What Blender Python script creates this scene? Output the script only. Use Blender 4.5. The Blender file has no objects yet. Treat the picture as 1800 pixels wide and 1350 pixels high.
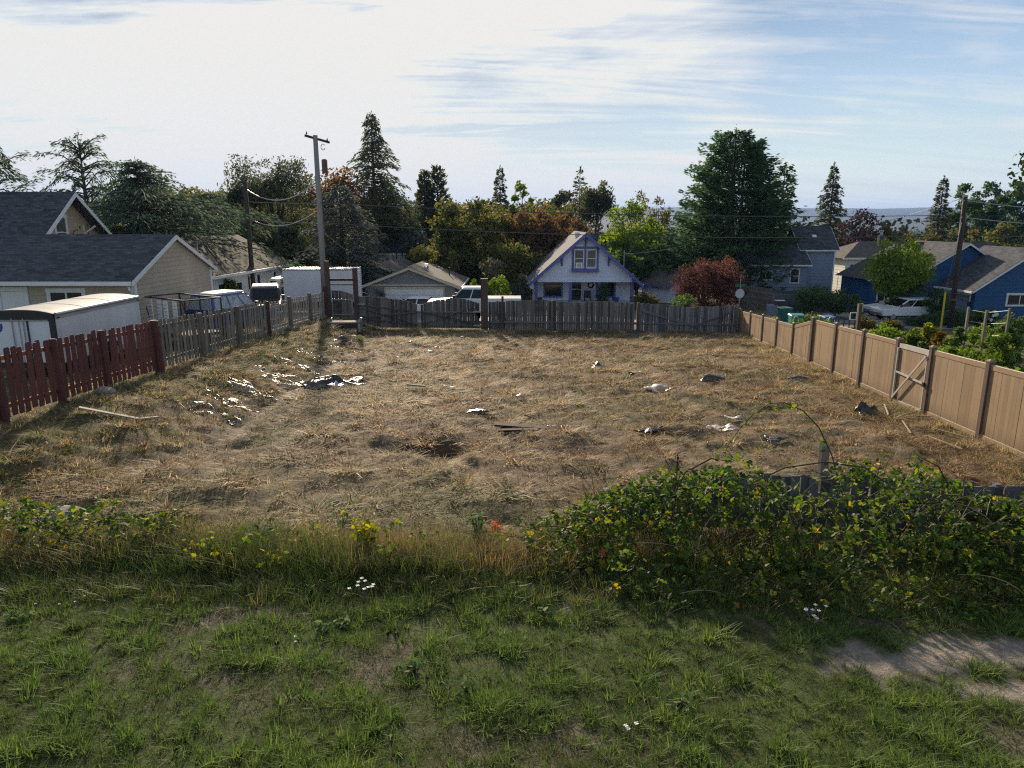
import bpy, math, random
import numpy as np
from math import sin, cos, pi, radians as R
from mathutils import Matrix, Vector

random.seed(7)
HAZE = 0.95e-4
sc = bpy.context.scene
COL = sc.collection

# ------------------------------------------------------------------ camera
F, TH, CZ = 1239.0, R(12.9), 5.0
CT, ST = cos(TH), sin(TH)
cam = bpy.data.cameras.new('camera')
cam.sensor_width = 36.0
cam.lens = F / 1800 * 36.0
cam.clip_start, cam.clip_end = 0.1, 20000
camo = bpy.data.objects.new('camera', cam)
camo.location = (0, 0, CZ)
camo.rotation_euler = (pi / 2 - TH, 0, 0)
COL.objects.link(camo)
sc.camera = camo

# ------------------------------------------------------------------ sun, sky, exposure
SUN_AZ, SUN_EL = R(-13.5), R(21.3)          # azimuth from +Y towards +X
SUN_DIR = Vector((sin(SUN_AZ) * cos(SUN_EL), cos(SUN_AZ) * cos(SUN_EL), sin(SUN_EL)))
sun = bpy.data.lights.new('sun', 'SUN')
sun.energy, sun.angle, sun.color = 5.0, R(1.6), (1.0, 0.83, 0.62)
suno = bpy.data.objects.new('sun', sun)
suno.rotation_euler = SUN_DIR.to_track_quat('Z', 'Y').to_euler()
COL.objects.link(suno)

world = bpy.data.worlds.new('World')
sc.world = world
world.use_nodes = True
wt = world.node_tree
wt.nodes.clear()

def wn(t, **kw):
    n = wt.nodes.new(t)
    for k, v in kw.items():
        setattr(n, k, v)
    return n

def wl(a, b):
    wt.links.new(a, b)

def wmath(op, a, b=None, c=None, clamp=False):
    n = wn('ShaderNodeMath', operation=op, use_clamp=clamp)
    for i, v in enumerate((a, b, c)):
        if v is None:
            continue
        if isinstance(v, (int, float)):
            n.inputs[i].default_value = v
        else:
            wl(v, n.inputs[i])
    return n.outputs[0]

sky = wn('ShaderNodeTexSky', sky_type='NISHITA', sun_disc=False, sun_elevation=SUN_EL, sun_rotation=SUN_AZ,
         altitude=50, air_density=1.0, dust_density=0.15, ozone_density=2.2)
skys = wn('ShaderNodeVectorMath', operation='SCALE')
wl(sky.outputs[0], skys.inputs[0])
skys.inputs['Scale'].default_value = 0.072
tc = wn('ShaderNodeTexCoord')
sep = wn('ShaderNodeSeparateXYZ')
wl(tc.outputs['Generated'], sep.inputs[0])
# a cloud deck seen in perspective: direction / (height + c)
zc = wmath('ADD', wmath('MAXIMUM', sep.outputs[2], 0.0), 0.13)
cx = wmath('DIVIDE', sep.outputs[0], zc)
cy = wmath('DIVIDE', sep.outputs[1], zc)
cmb = wn('ShaderNodeCombineXYZ')
wl(cx, cmb.inputs[0]); wl(cy, cmb.inputs[1])

def cloud_noise(scale, rot, sx, sy, detail, dist, rough=0.55, off=(0, 0, 0)):
    mp = wn('ShaderNodeMapping')
    mp.inputs['Rotation'].default_value = (0, 0, rot)
    mp.inputs['Scale'].default_value = (sx, sy, 1)
    mp.inputs['Location'].default_value = off
    wl(cmb.outputs[0], mp.inputs[0])
    n = wn('ShaderNodeTexNoise')
    n.inputs['Scale'].default_value = scale
    n.inputs['Detail'].default_value = detail
    n.inputs['Roughness'].default_value = rough
    n.inputs['Distortion'].default_value = dist
    wl(mp.outputs[0], n.inputs['Vector'])
    return n.outputs[0]

n1 = cloud_noise(0.55, R(18), 1.0, 1.25, 7, 0.5, 0.6, (4.4, 9.3, 0))
n2 = cloud_noise(1.5, R(-22), 0.28, 1.7, 8, 0.9, 0.62, (0.4, 5.2, 0))
n3 = cloud_noise(3.2, R(14), 0.3, 1.6, 9, 0.7, 0.65, (7.4, 2.2, 0))
# closeness to the sun (forward scattering of thin cloud)
dotn = wn('ShaderNodeVectorMath', operation='DOT_PRODUCT')
nrm = wn('ShaderNodeVectorMath', operation='NORMALIZE')
wl(tc.outputs['Generated'], nrm.inputs[0])
wl(nrm.outputs[0], dotn.inputs[0])
dotn.inputs[1].default_value = SUN_DIR
ca = wmath('MAXIMUM', dotn.outputs['Value'], 0.0)
glow = wmath('POWER', ca, 8.0)
glow2 = wmath('POWER', ca, 40.0)
streak = wmath('ADD', wmath('ADD', wmath('MULTIPLY', n1, 0.52), wmath('MULTIPLY', n2, 0.33)), wmath('MULTIPLY', n3, 0.15))
cov = wmath('ADD', wmath('MULTIPLY', wmath('SUBTRACT', streak, 0.5), 9.5), wmath('MULTIPLY_ADD', glow, 1.9, -0.22))
# cloud thins out towards the lower right of the view (clear band above the hills)
mask = wmath('MULTIPLY_ADD', cov, 0.75, 0.28, clamp=True)
# the veil thickens towards the horizon
veil = wmath('POWER', wmath('SUBTRACT', 1.0, wmath('MAXIMUM', sep.outputs[2], 0.0), clamp=True), 7.0)
mask = wmath('MAXIMUM', mask, wmath('MULTIPLY', veil, 0.93))
cb = wmath('MULTIPLY_ADD', glow, 0.16, wmath('MULTIPLY_ADD', n2, 0.30, 0.31))
cb = wmath('MULTIPLY_ADD', glow2, 0.25, cb)
crgb = wn('ShaderNodeMix', data_type='RGBA')
wl(glow, crgb.inputs[0])
crgb.inputs[6].default_value = (0.93, 0.96, 1.0, 1)
crgb.inputs[7].default_value = (1.0, 0.985, 0.96, 1)
cscale = wn('ShaderNodeVectorMath', operation='SCALE')
wl(crgb.outputs[2], cscale.inputs[0]); wl(cb, cscale.inputs['Scale'])
skyd = wn('ShaderNodeVectorMath', operation='SCALE')
wl(skys.outputs[0], skyd.inputs[0]); wl(wmath('MULTIPLY_ADD', wmath('POWER', ca, 5.0), -0.72, 1.05), skyd.inputs['Scale'])
mx = wn('ShaderNodeMix', data_type='RGBA')
wl(mask, mx.inputs[0]); wl(skyd.outputs[0], mx.inputs[6]); wl(cscale.outputs[0], mx.inputs[7])
# the sensor never quite clips: hold the sky under white
mn = wn('ShaderNodeVectorMath', operation='MINIMUM')
wl(mx.outputs[2], mn.inputs[0]); mn.inputs[1].default_value = (0.510, 0.497, 0.474)
bg = wn('ShaderNodeBackground')
wl(mn.outputs[0], bg.inputs[0]); bg.inputs[1].default_value = 1.0
wo = wn('ShaderNodeOutputWorld')
wl(bg.outputs[0], wo.inputs[0])

sc.view_settings.view_transform = 'Standard'
sc.view_settings.look = 'None'
sc.view_settings.exposure = 0.8
sc.view_settings.gamma = 1.0
sc.view_settings.use_curve_mapping = False
sc.render.engine = 'CYCLES'
sc.cycles.max_bounces = 6
sc.cycles.diffuse_bounces = 4
sc.cycles.glossy_bounces = 2
sc.cycles.transmission_bounces = 3
sc.cycles.transparent_max_bounces = 4
sc.cycles.volume_bounces = 0
sc.cycles.use_denoising = False
sc.cycles.filter_width = 1.2
sc.cycles.sample_clamp_indirect = 4.0
try:
    sc.cycles.denoiser = 'OPENIMAGEDENOISE'
    sc.cycles.denoising_prefilter = 'ACCURATE'
except Exception:
    pass

# ------------------------------------------------------------------ helpers
def W(px, py, D):
    """Point at ground distance D along the ray of a photograph pixel."""
    u, v = (px - 900) / F, (py - 675) / F
    fw, dn = CT - v * ST, ST + v * CT
    return Vector((u * D / fw, D, CZ - dn / fw * D))

def sm(a, b, x):
    t = np.clip((np.asarray(x, float) - a) / (b - a), 0, 1)
    return t * t * (3 - 2 * t)

_tab = np.random.default_rng(11).random((256, 256))

def vnoise(x, y):
    x, y = np.asarray(x, float), np.asarray(y, float)
    xi, yi = np.floor(x).astype(int), np.floor(y).astype(int)
    fx, fy = x - xi, y - yi
    fx, fy = fx * fx * (3 - 2 * fx), fy * fy * (3 - 2 * fy)
    t = lambda a, b: _tab[a & 255, b & 255]
    return (t(xi, yi) * (1 - fx) + t(xi + 1, yi) * fx) * (1 - fy) + (t(xi, yi + 1) * (1 - fx) + t(xi + 1, yi + 1) * fx) * fy

def fbm(x, y, s=1.0, o=4):
    r, a, tot = 0, 1.0, 0
    for k in range(o):
        r = r + a * vnoise(np.asarray(x) * s + 17.3 * k, np.asarray(y) * s + 9.1 * k)
        tot += a; a *= 0.5; s *= 2.03
    return r / tot - 0.5

def gz(x, y):
    """Smooth terrain height."""
    x, y = np.asarray(x, float), np.asarray(y, float)
    b = np.interp(y, [-30, 12, 41, 46, 55, 70, 120, 300, 800, 3000, 9000], [2.51, 0.17, -1.20, -1.50, -2.0, -2.7, -4.6, -12, -20, -20, -20])
    b = b + 0.75 * (1 - sm(-10.4, -7.4, x)) * sm(8, 15, y) * (1 - 0.65 * sm(42, 60, y)) * (1 - sm(90, 160, y))
    b = b - 0.22 * np.exp(-((x + 7.3) / 0.55) ** 2) * sm(13, 16, y) * (1 - sm(32, 36, y))
    b = b - 0.02 * np.clip(x - 6, 0, 40) * sm(30, 46, y)
    b = b - 0.30 * np.exp(-((x + 1.9) / 1.35) ** 2 - ((y - 15.3) / 0.5) ** 2)
    b = b - 0.16 * np.exp(-((x - 1.6) / 0.9) ** 2 - ((y - 14.9) / 0.45) ** 2)
    return b

def lot(x, y):
    return sm(-12, -10.5, x) * (1 - sm(12.2, 13.4, x)) * sm(9.0, 11.0, y) * (1 - sm(40, 41.5, y))

def ground(x, y):
    """Terrain with the small humps of the lot."""
    x, y = np.asarray(x, float), np.asarray(y, float)
    near = (1 - sm(45, 60, y)) * (1 - sm(18, 30, np.abs(x)))
    k = lot(x, y)
    return gz(x, y) + near * (0.10 * fbm(x, y, 0.55, 3) + (0.05 + 0.27 * k) * fbm(x, y, 1.3, 3) + (0.03 + 0.17 * k) * fbm(x + 40, y, 3.1, 2))

def gzf(x, y):
    return float(gz(x, y))

def grf(x, y):
    return float(ground(x, y))

def link(o, parent=None):
    COL.objects.link(o)
    if parent is not None:
        o.parent = parent
    return o

def tag(o, label=None, cat=None, group=None, kind=None):
    if label: o['label'] = label
    if cat: o['category'] = cat
    if group: o['group'] = group
    if kind: o['kind'] = kind
    return o

def empty(name, loc=(0, 0, 0), rz=0.0, label=None, cat=None, group=None):
    o = bpy.data.objects.new(name, None)
    o.empty_display_size = 0.2
    o.location = loc
    o.rotation_euler = (0, 0, rz)
    link(o)
    return tag(o, label, cat, group)

def obj(name, me, mat, parent=None, loc=None, rz=None, kind=None):
    o = bpy.data.objects.new(name, me)
    if mat is not None and not me.materials:
        me.materials.append(mat)
    if loc is not None: o.location = loc
    if rz is not None: o.rotation_euler = (0, 0, rz)
    if kind: o['kind'] = kind
    return link(o, parent)

def dup(o, parent=None, loc=None, rot=None, scale=None):
    c = o.copy()
    if loc is not None: c.location = loc
    if rot is not None: c.rotation_euler = rot
    if scale is not None: c.scale = scale
    COL.objects.link(c)
    c.parent = parent
    return c

def npmesh(name, V, Fc, tint=None, smooth=False):
    me = bpy.data.meshes.new(name)
    V = np.ascontiguousarray(V, np.float32); Fc = np.ascontiguousarray(Fc, np.int32)
    n, k = Fc.shape
    me.vertices.add(len(V)); me.vertices.foreach_set('co', V.ravel())
    me.loops.add(n * k); me.loops.foreach_set('vertex_index', Fc.ravel())
    me.polygons.add(n); me.polygons.foreach_set('loop_start', np.arange(0, n * k, k, dtype=np.int32))
    if smooth:
        me.polygons.foreach_set('use_smooth', np.ones(n, bool))
    me.update(calc_edges=True)
    if tint is not None:
        a = me.attributes.new('tint', 'FLOAT', 'FACE')
        a.data.foreach_set('value', np.ascontiguousarray(tint, np.float32))
    return me

class MB:
    """Collects hard-edged shapes for one mesh."""
    def __init__(self, tf=None):
        self.v, self.f, self.tf = [], [], tf
    def add(self, vs, fs):
        n = len(self.v)
        self.v += [tuple(p) for p in vs]
        self.f += [tuple(i + n for i in q) for q in fs]
        return self
    def hexa(self, p):          # 4 bottom (ccw from above), 4 top
        return self.add(p, [(3, 2, 1, 0), (4, 5, 6, 7), (0, 1, 5, 4), (1, 2, 6, 5), (2, 3, 7, 6), (3, 0, 4, 7)])
    def box(self, x0, x1, y0, y1, z0, z1):
        return self.hexa([(x0, y0, z0), (x1, y0, z0), (x1, y1, z0), (x0, y1, z0), (x0, y0, z1), (x1, y0, z1), (x1, y1, z1), (x0, y1, z1)])
    def bar(self, a, b, w, h, up=(0, 0, 1)):
        a, b = Vector(a), Vector(b)
        d = (b - a).normalized(); up = Vector(up)
        s = d.cross(up)
        if s.length < 1e-4: s = d.cross(Vector((0, 1, 0)))
        s.normalize(); u = s.cross(d)
        s *= w / 2; u *= h / 2
        return self.hexa([a - s - u, a + s - u, b + s - u, b - s - u, a - s + u, a + s + u, b + s + u, b - s + u])
    def tube(self, pts, r, n=6, caps=True):
        pts = [Vector(p) for p in pts]
        if not hasattr(r, '__len__'): r = [r] * len(pts)
        vs, fs = [], []
        for i, p in enumerate(pts):
            d = (pts[min(i + 1, len(pts) - 1)] - pts[max(i - 1, 0)]).normalized()
            s = d.cross(Vector((0, 0, 1)))
            if s.length < 1e-3: s = Vector((1, 0, 0))
            s.normalize(); u = s.cross(d)
            for k in range(n):
                a = 2 * pi * k / n
                vs.append(p + (s * cos(a) + u * sin(a)) * r[i])
        for i in range(len(pts) - 1):
            for k in range(n):
                k2 = (k + 1) % n
                fs.append((i * n + k, i * n + k2, (i + 1) * n + k2, (i + 1) * n + k))
        if caps:
            fs.append(tuple(range(n))[::-1])
            fs.append(tuple((len(pts) - 1) * n + k for k in range(n)))
        return self.add(vs, fs)
    def prism(self, poly, a, b):
        """poly: (s, t) points; a, b: functions (s, t) -> point on each end."""
        n = len(poly)
        vs = [a(*p) for p in poly] + [b(*p) for p in poly]
        fs = [tuple(range(n))[::-1], tuple(range(n, 2 * n))]
        fs += [(i, (i + 1) % n, n + (i + 1) % n, n + i) for i in range(n)]
        return self.add(vs, fs)
    def build(self, name, mat, parent=None, label=None, kind=None, smooth=False, loc=None, rz=None, bevel=0, shadeang=None):
        me = bpy.data.meshes.new(name)
        vs = self.v if self.tf is None else [tuple(self.tf @ Vector(p)) for p in self.v]
        me.from_pydata(vs, [], self.f)
        if smooth:
            me.polygons.foreach_set('use_smooth', [True] * len(me.polygons))
        me.materials.append(mat)
        me.update()
        o = obj(name, me, mat, parent, loc, rz, kind)
        if label: o['label'] = label
        if bevel:
            m = o.modifiers.new('bevel', 'BEVEL'); m.width = bevel; m.segments = 2; m.limit_method = 'ANGLE'
        return o

# ------------------------------------------------------------------ materials
def newmat(name):
    m = bpy.data.materials.new(name)
    m.use_nodes = True
    t = m.node_tree
    t.nodes.clear()
    return m, t

def nd(t, typ, **kw):
    n = t.nodes.new(typ)
    for k, v in kw.items():
        setattr(n, k, v)
    return n

def ramp(t, fac, stops):
    r = nd(t, 'ShaderNodeValToRGB')
    e = r.color_ramp.elements
    while len(e) > 1: e.remove(e[-1])
    e[0].position = stops[0][0]; e[0].color = (*stops[0][1], 1)
    for p, c in stops[1:]:
        q = e.new(p); q.color = (*c, 1)
    t.links.new(fac, r.inputs[0])
    return r.outputs[0]

def noise(t, scale, detail=4, rough=0.6, dist=0, vec=None, map_scale=None):
    n = nd(t, 'ShaderNodeTexNoise')
    n.inputs['Scale'].default_value = scale
    n.inputs['Detail'].default_value = detail
    n.inputs['Roughness'].default_value = rough
    n.inputs['Distortion'].default_value = dist
    if vec is None:
        vec = nd(t, 'ShaderNodeTexCoord').outputs['Object']
    if map_scale is not None:
        mp = nd(t, 'ShaderNodeMapping')
        mp.inputs['Scale'].default_value = map_scale
        t.links.new(vec, mp.inputs[0]); vec = mp.outputs[0]
    t.links.new(vec, n.inputs['Vector'])
    return n.outputs[0]

def mathn(t, op, a, b=None, clamp=False):
    n = nd(t, 'ShaderNodeMath', operation=op, use_clamp=clamp)
    for i, v in enumerate((a, b)):
        if v is None: continue
        if isinstance(v, (int, float)): n.inputs[i].default_value = v
        else: t.links.new(v, n.inputs[i])
    return n.outputs[0]

def pm(name, c1, c2=None, scale=6.0, rough=0.75, ms=None, metal=0.0, bump=0.0, bscale=None, detail=5, spec=0.4, rnd=0.0, pos=False, coat=0.0, splash=0.0):
    """Principled material: two colours mixed by noise, per-object variation, fine relief."""
    m, t = newmat(name)
    out = nd(t, 'ShaderNodeOutputMaterial')
    p = nd(t, 'ShaderNodeBsdfPrincipled')
    t.links.new(p.outputs[0], out.inputs[0])
    p.inputs['Roughness'].default_value = rough
    p.inputs['Metallic'].default_value = metal
    p.inputs['Specular IOR Level'].default_value = spec
    if coat: p.inputs['Coat Weight'].default_value = coat
    vec = nd(t, 'ShaderNodeNewGeometry').outputs['Position'] if pos else nd(t, 'ShaderNodeTexCoord').outputs['Object']
    if c2 is None:
        c2 = tuple(c * 0.8 for c in c1)
    nf = noise(t, scale, detail, 0.65, 0.3, vec, ms)
    if rnd:
        oi = nd(t, 'ShaderNodeObjectInfo')
        add = nd(t, 'ShaderNodeVectorMath', operation='ADD')
        nf = mathn(t, 'ADD', nf, mathn(t, 'MULTIPLY', mathn(t, 'SUBTRACT', oi.outputs['Random'], 0.5), rnd))
    col = ramp(t, nf, [(0.3, c1), (0.7, c2)])
    if splash:
        sz = nd(t, 'ShaderNodeSeparateXYZ')
        t.links.new(nd(t, 'ShaderNodeTexCoord').outputs['Object'], sz.inputs[0])
        gp = nd(t, 'ShaderNodeNewGeometry').outputs['Position']
        k = mathn(t, 'MULTIPLY', mathn(t, 'SUBTRACT', splash, sz.outputs[2]), 1 / splash, clamp=True)
        k = mathn(t, 'MULTIPLY', k, mathn(t, 'MULTIPLY', noise(t, 3.0, 6, 0.7, 0, gp), 1.1), clamp=True)
        st = mathn(t, 'MULTIPLY', mathn(t, 'SUBTRACT', noise(t, 1.1, 6, 0.7, 0.4, gp, (4, 4, 0.7)), 0.48, clamp=True), 1.6, clamp=True)
        k = mathn(t, 'MAXIMUM', k, st)
        mxn = nd(t, 'ShaderNodeMix', data_type='RGBA')
        t.links.new(k, mxn.inputs[0]); t.links.new(col, mxn.inputs[6]); mxn.inputs[7].default_value = (0.10, 0.075, 0.05, 1)
        col = mxn.outputs[2]
    t.links.new(col, p.inputs['Base Color'])
    if bump:
        b = nd(t, 'ShaderNodeBump')
        b.inputs['Strength'].default_value = 1.0
        b.inputs['Distance'].default_value = bump
        t.links.new(noise(t, bscale or scale * 4, 4, 0.7, 0, vec, ms), b.inputs['Height'])
        t.links.new(b.outputs[0], p.inputs['Normal'])
    return m

def leafmat(name, stops, trans=0.38, rough=0.75, spec=0.10, big=0.35, bigscale=0.6):
    """Foliage: colour from the leaf's own tint plus slow drift through the plant; light passes through."""
    m, t = newmat(name)
    out = nd(t, 'ShaderNodeOutputMaterial')
    at = nd(t, 'ShaderNodeAttribute', attribute_name='tint')
    pos = nd(t, 'ShaderNodeNewGeometry').outputs['Position']
    nz = noise(t, bigscale, 3, 0.6, 0, pos)
    f = mathn(t, 'ADD', at.outputs['Fac'], mathn(t, 'MULTIPLY', mathn(t, 'SUBTRACT', nz, 0.5), big))
    col = ramp(t, f, stops)
    p = nd(t, 'ShaderNodeBsdfPrincipled')
    p.inputs['Roughness'].default_value = rough
    p.inputs['Specular IOR Level'].default_value = spec
    t.links.new(col, p.inputs['Base Color'])
    tr = nd(t, 'ShaderNodeBsdfTranslucent')
    hs = nd(t, 'ShaderNodeHueSaturation')
    hs.inputs['Saturation'].default_value = 1.15
    hs.inputs['Value'].default_value = 1.5
    t.links.new(col, hs.inputs['Color'])
    t.links.new(hs.outputs[0], tr.inputs[0])
    mix = nd(t, 'ShaderNodeMixShader')
    mix.inputs[0].default_value = trans
    t.links.new(p.outputs[0], mix.inputs[1]); t.links.new(tr.outputs[0], mix.inputs[2])
    t.links.new(mix.outputs[0], out.inputs[0])
    return m

def roofmat(name, c1, c2, course=0.16):
    """Asphalt shingles: courses and tabs finer than a pixel's worth of geometry, with granule grain."""
    m, t = newmat(name)
    out = nd(t, 'ShaderNodeOutputMaterial')
    p = nd(t, 'ShaderNodeBsdfPrincipled')
    t.links.new(p.outputs[0], out.inputs[0])
    p.inputs['Roughness'].default_value = 0.92
    p.inputs['Specular IOR Level'].default_value = 0.15
    uv = nd(t, 'ShaderNodeAttribute', attribute_name='roofuv').outputs['Vector']
    br = nd(t, 'ShaderNodeTexBrick')
    br.offset = 0.37; br.squash = 1.0
    br.inputs['Scale'].default_value = 1.0
    br.inputs['Brick Width'].default_value = 0.34
    br.inputs['Row Height'].default_value = course
    br.inputs['Mortar Size'].default_value = 0.012
    br.inputs['Color1'].default_value = (0, 0, 0, 1); br.inputs['Color2'].default_value = (1, 1, 1, 1)
    br.inputs['Mortar'].default_value = (0.0, 0.0, 0.0, 1)
    t.links.new(uv, br.inputs['Vector'])
    nz = noise(t, 0.9, 5, 0.7, 0, uv)
    f = mathn(t, 'ADD', mathn(t, 'MULTIPLY', br.outputs['Color'], 0.55), mathn(t, 'MULTIPLY', nz, 0.6))
    col = ramp(t, f, [(0.2, c1), (0.95, c2)])
    t.links.new(col, p.inputs['Base Color'])
    b = nd(t, 'ShaderNodeBump')
    b.inputs['Distance'].default_value = 0.012
    t.links.new(f, b.inputs['Height'])
    t.links.new(b.outputs[0], p.inputs['Normal'])
    return m

M = {}
M['white_trim'] = pm('white_trim', (0.78, 0.78, 0.77), (0.66, 0.66, 0.64), 2.0, 0.55)
M['white_wall'] = pm('white_wall', (0.76, 0.76, 0.75), (0.66, 0.66, 0.65), 0.8, 0.7)
M['cream_wall'] = pm('cream_wall', (0.72, 0.70, 0.62), (0.62, 0.60, 0.52), 0.8, 0.7)
M['tan_siding'] = pm('tan_siding', (0.46, 0.385, 0.29), (0.40, 0.33, 0.25), 1.2, 0.75, bump=0.002, bscale=30)
M['tan_siding2'] = pm('tan_siding2', (0.48, 0.38, 0.26), (0.42, 0.33, 0.23), 1.2, 0.75)
M['shade_tinted_siding'] = pm('shade_tinted_siding', (0.72, 0.74, 0.87), (0.64, 0.66, 0.81), 0.7, 0.65)  # white boards; the blue cast of shade is put into their colour
M['blue_trim'] = pm('blue_trim', (0.125, 0.14, 0.40), (0.095, 0.11, 0.33), 2.0, 0.55)
M['grey_siding'] = pm('grey_siding', (0.24, 0.24, 0.25), (0.20, 0.20, 0.215), 0.8, 0.75)
M['bluegrey_siding'] = pm('bluegrey_siding', (0.26, 0.30, 0.39), (0.21, 0.25, 0.33), 0.6, 0.75)
M['blue_siding'] = pm('blue_siding', (0.016, 0.085, 0.21), (0.012, 0.068, 0.175), 0.6, 0.65)
M['beige_trim'] = pm('beige_trim', (0.55, 0.50, 0.40), (0.46, 0.42, 0.33), 2.0, 0.6)
M['roof_dark'] = roofmat('roof_dark', (0.032, 0.034, 0.040), (0.115, 0.119, 0.132))
M['roof_brown'] = roofmat('roof_brown', (0.068, 0.061, 0.055), (0.15, 0.135, 0.123))
M['roof_umber'] = roofmat('roof_umber', (0.042, 0.038, 0.033), (0.095, 0.086, 0.076))
M['roof_grey'] = roofmat('roof_grey', (0.09, 0.09, 0.10), (0.19, 0.19, 0.20))
M['glass'] = pm('glass', (0.018, 0.02, 0.024), (0.03, 0.032, 0.036), 1.0, 0.06, spec=0.7)
M['curtain_glass'] = pm('curtain_glass', (0.16, 0.16, 0.16), (0.08, 0.08, 0.085), 3.0, 0.1, spec=0.6)
M['galv'] = pm('galv', (0.42, 0.43, 0.44), (0.30, 0.31, 0.32), 6, 0.42, metal=0.7)
M['black_metal'] = pm('black_metal', (0.022, 0.022, 0.026), (0.035, 0.035, 0.038), 6, 0.4)
M['white_paint'] = pm('white_paint', (0.80, 0.80, 0.80), (0.70, 0.70, 0.70), 1.2, 0.35, coat=0.4)
M['trailer_white'] = pm('trailer_white', (0.66, 0.67, 0.69), (0.50, 0.51, 0.53), 2.2, 0.5, ms=(1, 1, 0.3), detail=8)
M['trailer_roof'] = pm('trailer_roof', (0.40, 0.395, 0.385), (0.25, 0.245, 0.235), 1.6, 0.6, detail=8)
M['box_white'] = pm('box_white', (0.72, 0.73, 0.78), (0.64, 0.65, 0.70), 0.9, 0.5, ms=(1, 1, 0.3))
M['blue_paint'] = pm('blue_paint', (0.026, 0.06, 0.24), (0.022, 0.05, 0.20), 2, 0.3, coat=0.5)
M['maroon_paint'] = pm('maroon_paint', (0.07, 0.03, 0.022), (0.04, 0.025, 0.02), 2, 0.35, coat=0.4)
M['rubber'] = pm('rubber', (0.018, 0.018, 0.018), (0.03, 0.03, 0.03), 8, 0.8)
M['dark_plastic'] = pm('dark_plastic', (0.02, 0.02, 0.023), (0.035, 0.035, 0.04), 6, 0.5)
M['black_sheet'] = pm('black_sheet', (0.012, 0.013, 0.017), (0.03, 0.03, 0.036), 9, 0.28, bump=0.02, bscale=12, spec=0.6)
M['pale_sheet'] = pm('pale_sheet', (0.44, 0.42, 0.385), (0.28, 0.245, 0.205), 7, 0.35, bump=0.02, bscale=14, spec=0.6)
M['wet_sheet'] = pm('wet_sheet', (0.22, 0.185, 0.145), (0.13, 0.10, 0.07), 4, 0.38, bump=0.05, bscale=9, spec=0.55)
M['sky_reflection_glass'] = pm('sky_reflection_glass', (0.74, 0.75, 0.78), (0.62, 0.64, 0.68), 1.5, 0.25, spec=0.6)  # window glass with a pale sky reflection painted into its base colour
M['red_stain'] = pm('red_stain', (0.145, 0.042, 0.034), (0.092, 0.029, 0.025), 7, 0.75, ms=(1, 1, 0.15), rnd=0.5, bump=0.002, bscale=40)
M['red_post'] = pm('red_post', (0.105, 0.033, 0.028), (0.065, 0.024, 0.022), 5, 0.75, ms=(1, 1, 0.2), rnd=0.3, bump=0.004, bscale=20)
M['orange_rail'] = pm('orange_rail', (0.42, 0.21, 0.075), (0.30, 0.15, 0.06), 5, 0.75)
M['grey_wood'] = pm('grey_wood', (0.25, 0.22, 0.175), (0.13, 0.115, 0.09), 6, 0.85, ms=(1, 1, 0.12), rnd=0.6, bump=0.004, bscale=30, pos=False)
M['pale_wood'] = pm('pale_wood', (0.36, 0.33, 0.28), (0.24, 0.215, 0.18), 6, 0.85, ms=(1, 1, 0.2), rnd=0.4, bump=0.003, bscale=30)
M['post_wood'] = pm('post_wood', (0.20, 0.18, 0.145), (0.11, 0.10, 0.085), 5, 0.88, ms=(1, 1, 0.15), rnd=0.3, bump=0.006, bscale=22)
M['dark_board'] = pm('dark_board', (0.175, 0.160, 0.145), (0.07, 0.064, 0.058), 4.5, 0.88, ms=(1, 1, 0.16), rnd=0.75, bump=0.005, bscale=26, detail=8)
M['blue_board'] = pm('blue_board', (0.18, 0.178, 0.19), (0.08, 0.08, 0.088), 4.5, 0.88, ms=(1, 1, 0.16), rnd=0.7, bump=0.005, bscale=26, detail=8)
M['brown_post'] = pm('brown_post', (0.12, 0.075, 0.055), (0.07, 0.045, 0.035), 5, 0.85, ms=(1, 1, 0.15), bump=0.006, bscale=22)
M['pole_grey'] = pm('pole_grey', (0.30, 0.29, 0.275), (0.19, 0.18, 0.17), 4, 0.85, ms=(1, 1, 0.06), bump=0.006, bscale=22)
M['pole_dark'] = pm('pole_dark', (0.065, 0.045, 0.038), (0.035, 0.026, 0.022), 4, 0.8, ms=(1, 1, 0.06), bump=0.006, bscale=22)
M['vinyl'] = pm('vinyl', (0.295, 0.203, 0.118), (0.22, 0.148, 0.085), 1.6, 0.55, ms=(1, 1, 0.45), rnd=0.45, detail=9, splash=0.22)
M['vinyl_rail'] = pm('vinyl_rail', (0.32, 0.23, 0.15), (0.26, 0.182, 0.115), 3.0, 0.42, ms=(1, 1, 1))
M['vinyl_post'] = pm('vinyl_post', (0.15, 0.105, 0.084), (0.12, 0.084, 0.067), 3.0, 0.45)
M['gate_frame'] = pm('gate_frame', (0.46, 0.43, 0.38), (0.36, 0.335, 0.29), 4.0, 0.5)
M['teal'] = pm('teal', (0.012, 0.20, 0.20), (0.010, 0.16, 0.165), 3, 0.45)
M['bin_blue'] = pm('bin_blue', (0.015, 0.13, 0.30), (0.012, 0.10, 0.25), 3, 0.45)
M['bin_green'] = pm('bin_green', (0.010, 0.13, 0.11), (0.008, 0.10, 0.09), 3, 0.45)
M['yellow'] = pm('yellow', (0.70, 0.47, 0.03), (0.60, 0.40, 0.03), 3, 0.5)
M['sign_back'] = pm('sign_back', (0.55, 0.56, 0.58), (0.47, 0.48, 0.50), 3, 0.4, metal=0.3)
M['sign_green'] = pm('sign_green', (0.01, 0.16, 0.10), (0.01, 0.13, 0.08), 3, 0.5)
M['logo_blue'] = pm('logo_blue', (0.02, 0.08, 0.35), (0.02, 0.07, 0.32), 3, 0.5)
M['asphalt'] = pm('asphalt', (0.15, 0.155, 0.165), (0.11, 0.115, 0.125), 1.2, 0.85, pos=True, bump=0.004, bscale=30)
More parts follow.
